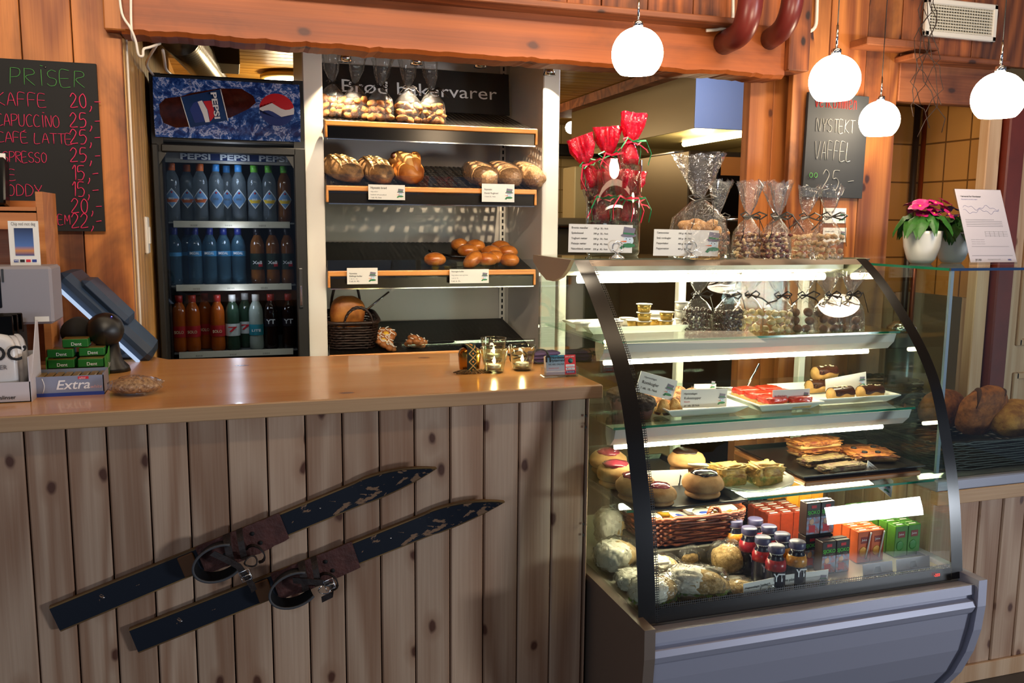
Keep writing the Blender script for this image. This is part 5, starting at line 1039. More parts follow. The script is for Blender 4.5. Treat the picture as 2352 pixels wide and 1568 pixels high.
# --- on top of the case
ZK = 1.406; K = lambda x, y, z=ZK: az(x, y, z)
NUT = pm('mixed_nuts', '#a87038', .45, 0, 0, 55, .1, 60, '#5a2c14'); ALM = pm('almond_brown', '#8a5a30', .5, 0, .4, 60); PALN = pm('pale_nut', '#e0c088', .5); PIST = pm('pistachio_shell', '#d8b482', .5, 0, .25, 60); CHOC = pm('dark_chocolate', '#3a1c12', .25, 0, .3, 40); WALM = pm('ivory_almond', '#e8d29a', .3, 0, .15, 30); TRUF = pm('cocoa_truffle', '#7a5236', .85, 0, .35, 80, .2); REDN = pm('burnt_almond', '#7a3020', .4, 0, .4, 60)
c = K(1428, 588); jw = .172; jh = .285; c.y += jw/2*.75
jar = thing('glass_jar', 'tall oval clear glass jar full of red sweet bags on the pastry case', 'jar', c)
sp2 = lambda r, z: (r, z)
MB().lathe([(0, .0), (jw*.46, 0), (jw*.5, .012), (jw*.5, jh), (jw*.485, jh), (jw*.485, .016), (0, .014)], 40, sy=.75).obj('glass', JAR, jar)
REDFILM = glass('red_tinted_film', '#ff5a7a', 1.2, 1.5, .12, .6, .30, '#f02048'); REDF2 = glass('faint_red_film', '#ff8a9a', 1.2, 1.5, .12, .6, .12, '#e01840'); PINKR = pm('pink_ribbon', '#e0204a', .35); GREENR = pm('green_ribbon', '#0f7a4a', .25, .3)
rb = [(-.045, .00, .02, .0), (.0, -.03, .02, .2), (.045, .0, .02, .1), (-.034, .01, .13, -.75), (.03, -.005, .19, .22), (.0, .03, .15, -.1)]
for i, (dx, dy, dz, ln) in enumerate(rb):
    b = bag('sweet_bag', 'red-tipped bag of burnt almonds ' + ('low at the left side of the glass jar', 'low at the front of the glass jar', 'low at the right side of the glass jar', 'leaning left out of the glass jar', 'sticking highest out of the glass jar', 'at the back of the glass jar')[i], 'bag', c + Vector((dx, dy, dz)), .07, .055, .10, .15, .21, nuts(.017, (1, .8, .7), .35, 0, 1, .85), ('almonds', REDN), 60 + i, 'red bags in the glass jar', GREENR if i % 2 else PINKR, CELLO, .7)
    b.rotation_euler = (0, ln*.5, i*.7); b.rotation_euler.z = 0
    MB().lathe([(.012, .148), (.02, .17), (.028, .2), (.03, .235)], 44, jit=lambda a, z: 1 + (.4*math.sin(3*a + i) + .25*math.sin(8*a + 2*i + z*40) + .25*math.sin(13*a + i))*min(1, (z - .148)*25)).obj('red_frill', REDFILM, b)
    MB().lathe([(.034, .085), (.03, .105), (.02, .13), (.011, .148)], 14, jit=lambda a, z: 1 + .15*math.sin(4*a + i)).obj('red_hood', REDFILM if i > 2 else REDF2, b)
    m = MB()
    for s in (-1, 1, .3): m.band([(0, -.02, .15), (s*.03, -.045, .155), (s*.05, -.05, .12), (s*.045, -.048, .085)], .006, (0, .5, 1), .0006)
    m.obj('ribbon_tail', PINKR if i % 2 else GREENR, b)
def clip_card(px, py, cx0, cx1, cy0, cy1, label, lines, clab, tilt=.0):
    p = K(px, py); p.y += .02; t = thing('card_clip', clab, 'holder', p, 0, 'chrome ring clips')
    MB().lathe([(0, 0), (.021, 0), (.022, .003), (.016, .008), (.007, .012), (.004, .018), (0, .019)], 24).obj('base', CHROME, t); MB().tube([(.0155*math.cos(q), -.004 + .0015*math.sin(q*2), .033 + .0155*math.sin(q)) for q in [2*PI*i/28 for i in range(28)]], .0014, 6, closed=True).obj('ring', CHROME, t)
    Y = p.y + .006; a, b = at(cx0, cy1, Y), at(cx1, cy0, Y)
    return card(label, ((a.x + b.x)/2, Y, a.z), b.x - a.x, b.z - a.z, lines, 0, 0, .012 if True else 0, sx=.78, ss=(b.z - a.z)*.78)
tab = lambda rows, x2: [(s, .04, .84 - .185*i*(5/len(rows))**.3, .1, INK) for i, (s, v) in enumerate(rows)] + [(v, x2, .83 - .185*i*(5/len(rows))**.3, .085, INK) for i, (s, v) in enumerate(rows)]
clip_card(1424, 595, 1305, 1453, 516, 580, 'white price list card for burnt almonds, clipped before the glass jar', tab([('Brente mandler', '100 gr. 30,- Nok'), ('Sjokohassel', '200 gr. 50,- Nok'), ('Yoghurt nøtter', '200 gr. 50,- Nok'), ('Pistasje nøtter', '200 gr. 48,- Nok'), ('Naturbland. nøtter', '200 gr. 40,- Nok')], .38), 'chrome ring clip standing before the glass jar')
clip_card(1594, 593, 1500, 1651, 528, 588, 'white price list card for cantoccini, clipped before the big cookie bag', tab([('Cantoccinier', '300 gr. 45,- Nok'), ('Små romkugler', '200 gr. 30,- Nok'), ('Pepperkaker', '400 gr. 45,- Nok'), ('Peppernøtter', '400 gr. 45,- Nok')], .37), 'chrome ring clip standing before the big cookie bag')
COOK2 = pm('almond_biscuits', '#cfa066', .8, 0, 0, 60, .4, 110, '#9a6a38')
c = K(1628, 594); c.y += .10; c.x += .02; bag('biscuit_bag', 'big clear bag of almond biscuits tied with black ribbon beside the glass jar', 'bag', c, .165, .095, .115, .17, .30, lambda w, d, h, r: nuts(.046, (1.4, .72, .5), .3, .12, 2, 1, .68)(w*.8, d*.72, h*.92, r), ('biscuits', COOK2), 81, fw=.9, lean=-.1, bow=1.4)
def mixfill(sz): return nuts(sz, (1, .8, .7), .3, 0, 1, .6)
nb = [(1729, 594, 'mix', 'mixed nuts, next to the big biscuit bag'), (1795, 595, 'mix', 'mixed nuts with raisins, left of the pistachio bags'), (1861, 593, 'pist', 'pistachios, left one of the two pistachio bags'), (1916, 597, 'pist', 'pistachios, at the right end of the row')]
for i, (x, y, k, lb) in enumerate(nb):
    c = K(x, y); c.y += .032
    fn = ('nuts', NUT if i == 0 else REDN, nuts(.014, (1, .7, .6), .4, 0, 1, .55), PALN) if k == 'mix' else ('nuts', PIST)
    bag('nut_bag', 'clear bag of ' + lb, 'bag', c, .085, .058, .075, .12, (.215, .215, .21, .205)[i], nuts(.016 if k == 'mix' else .019, (1, .75, .65), .35, 0, 1, .8 if k == 'mix' else 1), fn, 90 + i, 'nut bags on the pastry case', fw=.9, lean=(.05, -.1, .1, .05)[i], bow=1.2)
for i, (x, k) in enumerate(((1690, NUT), (1765, REDN), (1835, PIST))):
    c = K(x, 588); c.y += .12
    bag('nut_bag', ('rear bag of nuts half hidden beside the big biscuit bag', 'rear bag of dark nuts half hidden behind the mixed nut bags', 'rear bag of pistachios half hidden behind the front pistachio bags')[i], 'bag', c, .085, .058, .075, .12, .235, nuts(.018, (1, .75, .65), .35, 0, 1), ('nuts', k), 99 + i, 'nut bags on the pastry case', fw=.95, lean=.05)
# --- upper glass shelf
Z1 = 1.1985; Z2 = .9885; Z3 = .8005
def dish(name, label, x0, x1, y0, y1, z, h=.028, mat=None, cat='tray', grp=None, base=.75):
    """Shallow rectangular dish with flared walls."""
    mat = mat or CERAM; cx, cy, hw_, hd_ = (x0 + x1)/2, (y0 + y1)/2, (x1 - x0)/2, (y1 - y0)/2; m = MB(); b = base
    ring = lambda k1, k2, z_: [(-hw_ + k1, -hd_ + k2, z_), (hw_ - k1, -hd_ + k2, z_), (hw_ - k1, hd_ - k2, z_), (-hw_ + k1, hd_ - k2, z_)]
    g = h*1.1*(1 - b)*4; L = [ring(g, g, 0), ring(0, 0, h - .003), ring(0, 0, h), ring(.006, .006, h), ring(g + .004, g + .004, .004)]
    vs = sum(L, []); fs = [(3, 2, 1, 0)]
    for j in range(4):
        for i in range(4): a, c2 = j*4 + i, j*4 + (i + 1) % 4; fs.append((a, c2, c2 + 4, a + 4))
    fs.append((16, 17, 18, 19)); return tag(m.add(vs, fs).obj(name, mat, None, (cx, cy, z)), label, cat, grp)
ty0 = az(1400, 768, Z1).y; tx1 = az(1640, 745, Z1 + .03).x
dish('serving_tray', 'long white china tray of small tubs on the upper glass shelf', .915, tx1, ty0 - .01, ty0 + .19, Z1, .022)
GOLDC = pm('gold_tub', '#c8a24a', .3, .5); WHC = pm('white_tub', '#e8e4da', .4); LIDM = pm('foil_lid', '#e4e0d6', .3, .3)
TUBS = {}
def tub(kind, p, label, grp, rot=0):
    if kind in TUBS: return dup(TUBS[kind], p, (rot, 0, 0) if rot else 0, label)
    t = thing('portion_tub', label, 'tub', p, 0, grp); MB().lathe([(0, 0), (.0165, 0), (.0205, .022), (.0195, .022), (.016, .002)], 24).obj('cup', GOLDC if kind == 'g' else WHC, t); MB().lathe([(.0235, .0215), (.0235, .0232), (0, .0236)], 24).obj('lid', LIDM, t); TUBS[kind] = t; return t
ZT1 = Z1 + .005; ycup = ty0 + .06
def tcol(px, n, kind, dy, desc):
    p = at(px, 730, ycup + dy)
    for k in range(n): tub(kind, (p.x + .001*(k % 2), ycup + dy, ZT1 + .0245*k), f'{"gold" if kind == "g" else "white"} tub {desc}' + (', ' + ('lowest', 'second up', 'topmost')[k] + ' of its stack' if n > 1 else ''), f'{"gold" if kind == "g" else "white"} portion tubs on the china tray')
tcol(1479, 3, 'g', -.0, 'in the tall stack of the tray'); tcol(1530, 2, 'g', 0, 'in the stack right of the tall gold one'); tcol(1456, 1, 'g', .03, 'half hidden left of the tall gold stack'); tcol(1506, 1, 'g', .05, 'between and behind the gold stacks')
tcol(1567, 3, 'w', .03, 'in the stack at the right of the tray'); tcol(1337, 1, 'w', .0, 'alone at the left end of the tray'); tcol(1415, 1, 'w', .02, 'lying left of the gold tubs'); tcol(1590, 1, 'w', .07, 'behind at the right end of the tray'); tcol(1440, 1, 'w', .09, 'behind the gold tubs')
rm = thing('ramekin', 'white round lidded dish behind the gold tubs on the tray', 'dish', (at(1505, 730, ycup + .11).x, ycup + .11, ZT1)); MB().lathe([(0, 0), (.03, 0), (.038, .03), (.036, .03), (.028, .003)], 28).obj('dish', CERAM, rm); MB().lathe([(.041, .029), (.041, .033), (.036, .037), (0, .038)], 28).obj('lid', WHC, rm)
sb_ = [(1632, 'dark', 'dark chocolate drops, half behind the tray end', .04), (1690, 'dark', 'dark chocolate drops, right of the tray', 0), (1748, 'white', 'ivory almonds, next to the dark chocolate bag', .03), (1806, 'white', 'ivory almonds, next to the truffle bags', .0), (1862, 'truf', 'cocoa truffles, leftmost of the truffle bags', 0), (1920, 'truf', 'cocoa truffles, middle one of the truffle bags', 0), (1975, 'truf', 'cocoa truffles, at the right end of the shelf', .01)]
for i, (x, k, lb, dy) in enumerate(sb_):
    p = az(x, 768 - (x - 1690)*.016, Z1); p.y += .04 + dy
    mt = {'dark': CHOC, 'white': WALM, 'truf': TRUF}[k]; sz = {'dark': .016, 'white': .022, 'truf': .026}[k]
    bag('sweet_bag', 'clear bag of ' + lb, 'bag', p, .082, .06, .068, .105, .172, nuts(sz, (1, .85, .8) if k != 'white' else (1.2, .7, .7), .3, 0, 2 if k == 'truf' else 1), ('sweets', mt), 120 + i, 'sweet bags on the upper glass shelf', film=CELLO2, lean=.1*(-1)**i)
# --- middle glass shelf
SPRINK = pm('sprinkle_coat', '#d8a070', .7, 0, 0, 110, .6, 120, '#6a3418'); MUF = pm('chocolate_muffin', '#2a1a14', .8, 0, .3, 60, .5, 80); CUPP = pm('dark_paper_cup', '#4a2018', .7); COCO = pm('coconut_macaroon', '#d8b070', .8, 0, 0, 50, .5, 90, '#a8702c')
for i, (x, y, dy) in enumerate(((1487, 966, 0), (1436, 944, .05))):
    p = az(x, y, Z2); p.y += .035 + dy*0; t = thing('muffin', ('dark chocolate muffin in a pleated paper cup at the front of the middle shelf', 'dark chocolate muffin partly behind the left black glass edge')[i], 'muffin', p, 0, 'chocolate muffins')
    MB().lathe([(0, 0), (.024, 0), (.034, .036), (.033, .036), (.02, .004)], 48, jit=lambda a, z: 1 + .03*math.sin(24*a)).obj('paper_cup', CUPP, t); MB().blob((0, 0, .04), (.076, .076, .046), .22, 4, i, 4).obj('cake', MUF, t)
bp = [(1455, 903, .07, 'behind the tilted rum ball card, leftmost'), (1500, 897, .14, 'at the back, above the tilted rum ball card'), (1560, 888, .12, 'at the back behind the coconut card'), (1590, 898, .09, 'in front of the back row by the white dish'), (1548, 917, .03, 'between the two white cards, front one'), (1622, 890, .13, 'behind the coconut card, rightmost')]
for i, (x, y, d, lb) in enumerate(bp):
    p = at(x, y, 2.04 + d); tag(MB().blob((0, 0, .024), (.052, .052, .05), .06, 6, i, 3).obj('rum_ball', SPRINK, None, (p.x, 2.04 + d, Z2 + (.006 if x > 1530 else 0))), 'sprinkled rum ball ' + lb, 'sweet', 'sprinkled rum balls')
x0, x1 = az(1524, 938, Z2 + .025).x, az(1727, 928, Z2 + .025).x; yd = az(1600, 958, Z2).y
dish('serving_dish', 'white china dish with coconut macaroons and the coconut card', x0, x1 - .02, yd - .01, yd + .20, Z2, .025)
for i, (x, y) in enumerate(((1535, 943), (1562, 941))):
    p = az(x, y, Z2 + .02); p.y += .03; t = tag(MB().lathe([(0, .0), (.024, 0), (.02, .018), (.008, .036), (0, .04)], 20, jit=lambda a, z: 1 + .12*math.sin(5*a + z*90)).obj('macaroon', COCO, None, (p.x, p.y, Z2 + .006)), ('coconut macaroon at the front left corner of the white dish', 'coconut macaroon half hidden by the coconut card')[i], 'sweet', 'coconut macaroons'); MB().lathe([(.0248, 0), (.0238, .006), (0, .0065)], 20).obj('chocolate_base', CHOC, t)
def pcard(label, quad, Y, lines, name='price_card', tilt=0, **k):
    """Card whose lower left, lower right and upper left corners fall on the given points of the upright plane Y."""
    a, b, c2 = (at(*q, Y) for q in quad); u = b - a; w_, h = u.length, (c2 - a).length
    return card(label, (a + b)/2, w_, h, lines, tilt, 0, -math.atan2(u.z, u.x), **k)
pcard('white card lettered Romkugler leaning askew before the rum balls', ((1459, 898), (1543, 920), (1470, 851)), 2.055, [('Hjemmelaget', .12, .74, .13, INKG), ('Romkugler', .1, .46, .21, INK), ('1 stk. 18,- Nok', .1, .2, .15, INK)])
pcard('white card lettered Kokostopper standing in the coconut dish', ((1562, 937), (1668, 934), (1559, 895)), yd + .035, [('Hjemmelaget', .06, .72, .15, INK), ('Kokostopper', .07, .47, .19, INK), ('Glutenfri', .07, .3, .1, INKR), ('pr. stk. 20 Nok', .08, .08, .15, INK)])
pcard('small white card half hidden behind the coconut card', ((1594, 893), (1644, 892), (1593, 882)), yd + .12, [], ss=.02)
x0, x1 = az(1727, 925, Z2 + .025).x, az(1912, 922, Z2 + .025).x; y2 = az(1800, 946, Z2).y
dish('serving_dish', 'white china dish of red strawberry cake slices on the middle shelf', x0, x1 - .02, y2 - .01, y2 + .23, Z2, .025)
SPONGE = pm('sponge_cake', '#e0bc7a', .8, 0, .2, 60, .2); REDJ = pm('strawberry_glaze', '#c41c14', .12, 0, 0, 30, .35, 45, '#e84a2c', coat=.5)
def slab(name, label, p, d, rz, base, topm, cat, grp, seed, tp='glaze', nz=.12, fr=5):
    t = thing(name, label, cat, p, rz, grp); MB().box((0, 0, d[2]*.35), (d[0], d[1], d[2]*.7), .006).obj('base', base, t); MB().blob((0, 0, d[2]*.75), (d[0]*1.02, d[1]*1.02, d[2]*.6), nz, fr, seed, 4, sq=.4).obj(tp, topm, t); return t
cx = (x0 + x1 - .02)/2
for i, (dx, dy, lb) in enumerate(((-.035, .035, 'front left by the strawberry card'), (.042, .03, 'front right behind the strawberry card'), (-.035, .1, 'middle left of the dish'), (.04, .1, 'middle right of the dish'), (-.035, .165, 'at the back left of the dish'), (.04, .165, 'at the back right of the dish'))):
    slab('strawberry_cake', 'red glazed strawberry cake slice ' + lb, (cx + dx, y2 + dy, Z2 + .006), (.07, .058, .032), .06*(-1)**i, SPONGE, REDJ, 'cake', 'strawberry cake slices', i)
pcard('white card lettered Jordbaerkake in the strawberry cake dish', ((1773, 928), (1858, 924), (1771, 896)), y2 + .02, [('Jordbærkake', .05, .5, .2, INKR), ('1 stk 30,- Nok', .1, .15, .16, INK)])
x0, x1 = az(1905, 925, Z2 + .025).x, KX1 - .012; y3 = az(1990, 928, Z2).y
dish('serving_dish', 'white china dish of chocolate topped rolls at the right of the middle shelf', x0, x1, y3 - .01, y3 + .24, Z2, .025)
ALF = pm('flaked_almond', '#efdcb4', .6); ROLLC = pm('cake_roll', '#c89a58', .7, 0, .3, 40, .2)
for i, (x, y, d, up, rz, lb) in enumerate(((1930, 913, .04, 0, .15, 'front left, before the tilted card'), (1998, 907, .04, 0, .12, 'front right at the edge of the dish'), (1880, 895, .16, 0, .1, 'lowest of the stack at the back'), (1925, 893, .17, 0, .1, 'beside the stack behind the tilted card'), (1893, 872, .165, .04, .1, 'topmost of the stack at the back'))):
    p = at(x, y, y3 + d); t = thing('chocolate_roll', 'cream roll with chocolate and almonds, ' + lb, 'cake', (p.x, y3 + d, Z2 + .006 + up), rz, 'chocolate topped rolls')
    MB().tube([(-.038, 0, .02), (.038, 0, .02)], .02, 16).obj('roll', ROLLC, t); MB().sheet(lambda u, v: (-.039 + .078*u, .0205*math.cos(PI*v*.98 + .03), .02 + .0215*math.sin(PI*v*.98 + .03) - .003*math.sin(9*u)*(abs(v - .5) > .4)), 12, 12).obj('chocolate', CHOC, t); m = MB(); r = random.Random(i)
    for k in range(9): m.blob((r.uniform(-.032, .032), r.uniform(-.01, .01), .041), (.009, .006, .003), 0, 1, k, 1, Matrix.Rotation(r.uniform(-.5, .5), 3, 'X'))
    o = m.obj('almond_flakes', ALF, t); o['kind'] = 'stuff'
pcard('white card leaning askew among the chocolate rolls', ((1897, 908), (1990, 890), (1889, 873)), y3 + .10, [('Bløtkake', .06, .3, .2, INK)], ss=.03)
m = MB(); p = az(1560, 868, Z2); p.y = 2.3; m.tube([(p.x - .12, 2.26, Z2 + .03), (p.x, 2.2, Z2 + .032), (p.x + .09, 2.15, Z2 + .034)], .006, 8, flat=.4); tag(m.obj('cake_knife', CHROME), 'steel cake knife laid across the rear rim of the coconut dish', 'knife')
m = MB(); m.tube([(cx + .07, y2 + .26, Z2 + .09), (cx + .03, y2 + .24, Z2 + .05), (cx + .0, y2 + .21, Z2 + .033)], .0035, 6); m.box((cx - .02, y2 + .19, Z2 + .031), (.05, .05, .003)); tag(m.obj('cake_server', CHROME), 'thin steel cake server standing in the strawberry cake dish', 'utensil')
# --- lower glass shelf
TRAYK = pm('black_baking_tray', '#15130f', .3, .3)
tx1 = az(1720, 1160, Z3).x; b0 = 1.818
dish('baking_tray', 'black baking tray of filled buns at the left of the lower glass shelf', KX0 + .012, tx1, b0, 2.28, Z3, .014, TRAYK)
BUN = pm('sugar_dusted_bun', '#cfa068', .8, 0, 0, 18, .15, 60, '#b07c42'); PINK = pm('pink_glaze', '#a8384a', .1, coat=.6); CHG = pm('chocolate_glaze', '#2a1410', .12, 0, .2, 30, .1, coat=.5); CREAMF = pm('cream_filling', '#9a7048', .7)
for i, (x, y, d, k, lb) in enumerate(((1612, 1160, .075, 'c', 'front right, beside its name card'), (1513, 1170, .05, 'p', 'front left, next to the black glass edge'), (1425, 1155, .10, 'p', 'behind the left black glass edge'), (1575, 1105, .28, 'c', 'behind the bun name card'), (1398, 1120, .22, 'p', 'seen through the side glass, upper one'), (1395, 1105, .34, 'p', 'seen through the side glass at the back'))):
    p = at(x, y, b0 + d); X = max(p.x, KX0 + .062); t = thing('filled_bun', f'round bun with {"chocolate" if k == "c" else "pink"} glaze ' + lb, 'bun', (X, b0 + d, Z3 + .005), i*.9, 'filled carnival buns'); t.scale = (.82, .82, .66) if i == 1 else (1, 1, .85)
    MB().blob((0, 0, .013), (.092, .092, .034), .05, 3, i, 3, flat=.3).obj('bottom', BUN, t); MB().blob((0, 0, .026), (.09, .09, .012), .1, 6, i, 3).obj('filling', CREAMF, t); MB().blob((0, 0, .044), (.106, .106, .074), .05, 3, i + 5, 4, flat=.56).obj('top', BUN, t); MB().blob((0.004, 0, .074), (.07, .064, .022), .18, 3, i + 8, 3).obj('glaze', PINK if k == 'p' else CHG, t)
pcard('white card lettered Fastelavns boller behind the front buns', ((1482, 1140), (1587, 1135), (1478, 1084)), b0 + .175, [('Hjemmelaget', .03, .5, .12, INK), ('FASTELAVNS BOLLER', .03, .24, .14, INKB)], snow=False, tilt=.4)
q = [o for o in bpy.data.objects if o.get('label', '').startswith('white card lettered Fastelavns')][0]; MB().prism([(.028, .006), (.034, .03), (.038, .034), (.042, .04), (.046, .05), (.043, .055), (.041, .038), (.036, .02), (.046, .01), (.04, .004)], .0004, 'y', -.0012).obj('cat_print', INK, q)
PLATEG = glass('frosted_plate_glass', '#f2f6f2', 1.2, 1.5, .1, 0, .68, '#eef0ea')
c = az(1745, 1134, Z3); c.y += .07; gp = thing('glass_plate', 'frosted glass plate holding two quiche slices on the lower glass shelf', 'plate', (c.x, c.y, Z3)); MB().lathe([(0, .002), (.06, .002), (.095, .012), (.124, .026), (.127, .03), (.095, .017), (.06, .006), (0, .006)], 40, jit=lambda a, z: 1 + .015*math.sin(12*a)*(z > .015)).obj('plate', PLATEG, gp)
QUI = pm('spinach_quiche', '#cfa654', .7, 0, 0, 60, .4, 70, '#7a8434'); QTOP = pm('baked_cheese', '#e8c060', .5, 0, 0, 30, .3, 50, '#8a5a20')
for i, (dx, dy, lb) in enumerate(((-.048, .01, 'left quiche slice on the frosted glass plate'), (.05, -.012, 'right quiche slice on the frosted glass plate'))):
    slab('quiche_slice', lb, (c.x + dx, c.y + dy, Z3 + .009), (.085, .065, .05), .1*i, QUI, QTOP, 'quiche', 'quiche slices', i + 3, 'cheese_top', .45, 6)
m = MB(); m.tube([(c.x - .12, c.y + .1, Z3 + .045), (c.x - .02, c.y + .06, Z3 + .04)], .009, 8, flat=.5); m.box((c.x + .03, c.y + .045, Z3 + .038), (.1, .02, .002), 0, (0, 0, -.3)); tag(m.obj('table_knife', pm('knife_ivory', '#d8cfc0', .3)), 'pale handled knife resting over the glass plate', 'knife')
x0 = az(1790, 1110, Z3).x; x0 += .04; dish('baking_tray', 'black baking tray of pizza slices at the right of the lower glass shelf', x0, KX1 - .012, 1.90, 2.24, Z3 + .016, .014, TRAYK)
tag(MB().box(((x0 + KX1)/2 - .01, 2.075, Z3 + .008), (KX1 - x0 - .03, .35, .014), .003).obj('cutting_board', BOXW), 'wooden board under the black tray of pizza slices', 'board')
PIZ = pm('pizza_topping', '#c8843c', .5, 0, 0, 55, .5, 80, '#7a2c18'); PCR = pm('pizza_crust', '#c89a5c', .7, 0, .25, 40, .2); HERB = pm('herb_topping', '#8a7a4a', .6, 0, 0, 70, .4, 90, '#5a2c1c')
for i, (x, y, Y, up, d, rz, mt, lb) in enumerate(((1868, 1085, 2.12, .0, (.15, .075, .022), .08, PIZ, 'lower slice of the stacked pair at the back left'), (1866, 1066, 2.12, .024, (.15, .075, .022), .05, PIZ, 'top slice of the stacked pair at the back left'), (1890, 1090, 2.02, 0, (.15, .05, .02), .1, HERB, 'in the middle, before the stacked pair'), (2010, 1085, 2.05, 0.0, (.13, .13, .02), -.25, PIZ, 'big slice with olives at the right'), (1930, 1108, 1.945, 0, (.14, .05, .018), .08, HERB, 'at the front, before the pizza card'))):
    p = at(x, y, Y); t = slab('pizza_slice', 'baked pizza slice ' + lb, (min(p.x, KX1 - .09), Y, Z3 + .021 + up), d, rz, PCR, mt, 'pizza', 'pizza slices', i + 20, 'topping', .35, 7)
    if i == 3:
        for k, (a, b) in enumerate(((-.03, .02), (.02, -.03), (.035, .03), (-.02, -.03))): MB().lathe([(.0035, 0), (.008, 0), (.008, .005), (.0035, .005)], 14, (a, b, .02)).obj('olive', INK, t)
pcard('white card lettered Pizza lying askew over the pizza slices', ((1990, 1083), (2068, 1118), (1966, 1074)), 1.93, [], snow=False, name='price_card')
q = [o for o in bpy.data.objects if o.get('label', '').startswith('white card lettered Pizza')][0]; bpy.data.objects.remove(q)
p0 = at(2020, 1100, 1.925); q = tag(MB().box((0, 0, 0), (.115, .0012, .055)).obj('price_card', PAPER, None, (p0.x, 1.925, p0.z), (-.5, .62, 0)), 'white card lettered Pizza lying askew over the pizza slices', 'card')
text('PIZZA', .010, INK, q, (-.05, -.0008, .008), bold=.01); text('Hjemmelaget', .006, INKG, q, (-.05, -.0008, .02)); text('1 stk. 25,- Nok', .0055, INK, q, (-.05, -.0008, 0)); text('To stk for 45 kr Nok', .0055, INKR, q, (-.05, -.0008, -.009)); snowman(q, .02, -.022, .032, -.0007)
# --- deck of the case
ZB = ZD + .001
def wbasket(label, x0, x1, y0, y1, z, h, mat, sh=0, name='wicker_basket', rows=9, hd=False):
    t = thing(name, label, 'basket', ((x0 + x1)/2, (y0 + y1)/2, z)); w_, d_ = (x1 - x0)/1.1, (y1 - y0)/1.1
    weave(MB(), w_, d_, h, .006, rows, 48, .1, .7).obj('weave', mat, t); MB().box((0, 0, .008), (w_*.95, d_*.95, .012), .004).obj('floor', mat, t)
    m = MB(); e = 2/(2 + 5*.7)
    for k in range(2): m.tube([(math.copysign(abs(math.cos(q))**e, math.cos(q))*w_*.555, math.copysign(abs(math.sin(q))**e, math.sin(q))*d_*.555, h + .005*math.sin(q*14 + k*PI)) for q in [2*PI*i/48 for i in range(48)]], .006, 6, closed=True)
    m.obj('rim', mat, t)
    if hd: handle(MB(), w_*.08, w_*.22, -d_*.54, h - .01, .035, .007).obj('handle', mat, t)
    return t
bzb = ZB + .07
x0, x1 = at(1492, 1210, 2.0).x, at(1722, 1200, 2.0).x; hb_ = at(1600, 1190, 2.0).z - bzb
tag(MB().box(((x0 + x1)/2, 2.12, ZB + .034), (x1 - x0 - .01, .24, .066), .004).obj('crate', pm('case_riser', '#4a4438', .5)), 'low dark riser under the reddish wicker basket in the case', 'riser')
wbasket('reddish wicker basket of cream cheese tubs in the bottom of the case', x0, x1, 2.0, 2.2, bzb + .002, hb_, WICKR, hd=True)
FOIL = pm('cheese_foil', '#d8c48a', .3, .3); r = random.Random(9)
for i in range(8):
    X, Y = x0 + .035 + (x1 - x0 - .07)*(i % 4)/3, 2.06 + .07*(i//4); t = thing('cheese_tub', f'foil lidded cheese tub, {nth[i % 4]} from left in the {"front" if i < 4 else "back"} row of the reddish basket', 'tub', (X, Y, bzb + hb_ - .028), 0, 'cheese tubs in the wicker basket'); t.rotation_euler = (r.uniform(.1, .5), r.uniform(-.3, .3), 0)
    MB().lathe([(0, 0), (.022, 0), (.026, .02), (0, .02)], 20).obj('cup', CUST if i % 2 else WHC, t); MB().lathe([(.03, .02), (.03, .022), (0, .0225)], 24).obj('lid', LIDM, t); MB().blob((0, -.004, .0225), (.03, .016, .002), .3, 4, i, 2).obj('lid_print', INKB if i % 3 else ORGP, t)
x0, x1 = at(1712, 1165, 2.25).x, at(1800, 1165, 2.25).x; tz = at(1755, 1152, 2.25).z
wbasket('brown twig basket at the back of the case behind the drink bottles', x0, x1 + .05, 2.24, 2.42, ZB, tz - ZB, WICKD, rows=12)
# yoghurt drinks
YB = [(0, 0), (.021, 0), (.0255, .004), (.026, .03), (.0255, .068), (.026, .08), (.022, .093), (.0175, .1), (.0175, .108)]
YBODY = pm('drink_sleeve_navy', '#191628', .25); CAPN = pm('lilac_cap', '#4a4668', .4, 0, .1, 100); YRED = pm('berry_print', '#b01c2c', .3, 0, .5, 90); YYEL = pm('mango_print', '#d8902a', .3, 0, .5, 90); yb = None
for i, (x, y, k, lb) in enumerate(((1699, 1199, 'y', 'back left'), (1746, 1196, 'r', 'back right'), (1732, 1217, 'r', 'second row left'), (1778, 1213, 'r', 'second row right'), (1764, 1239, 'r', 'third row left'), (1809, 1231, 'y', 'third row right'), (1796, 1259, 'r', 'front left, nearest the two name cards'), (1844, 1249, 'y', 'front right, beside the chocolate milk cartons'))):
    p = az(x, y, ZB + .128); t = thing('drink_bottle', f'navy drink bottle with lilac cap, {lb} of the eight', 'bottle', (p.x, p.y, ZB), (-.25 + .13*(i % 3)), 'small drink bottles in the case')
    MB().lathe(YB, 24).obj('sleeve', YBODY, t); MB().lathe([(.0175, .107), (.0178, .112)], 20).obj('neck', WHC, t); MB().lathe([(.0205, .111), (.021, .113), (.021, .126), (.0195, .128), (0, .128)], 36, jit=lambda a, z: 1 + .02*math.sin(18*a)*(z < .126)).obj('cap', CAPN, t); MB().lathe([(.0262, .066), (.0263, .08), (.0224, .0935)], 24).obj('fruit_band', YRED if k == 'r' else YYEL, t)
    text('YT', .03, INKW, t, (-.014, -.0268, .042), bold=.02, width=.03)
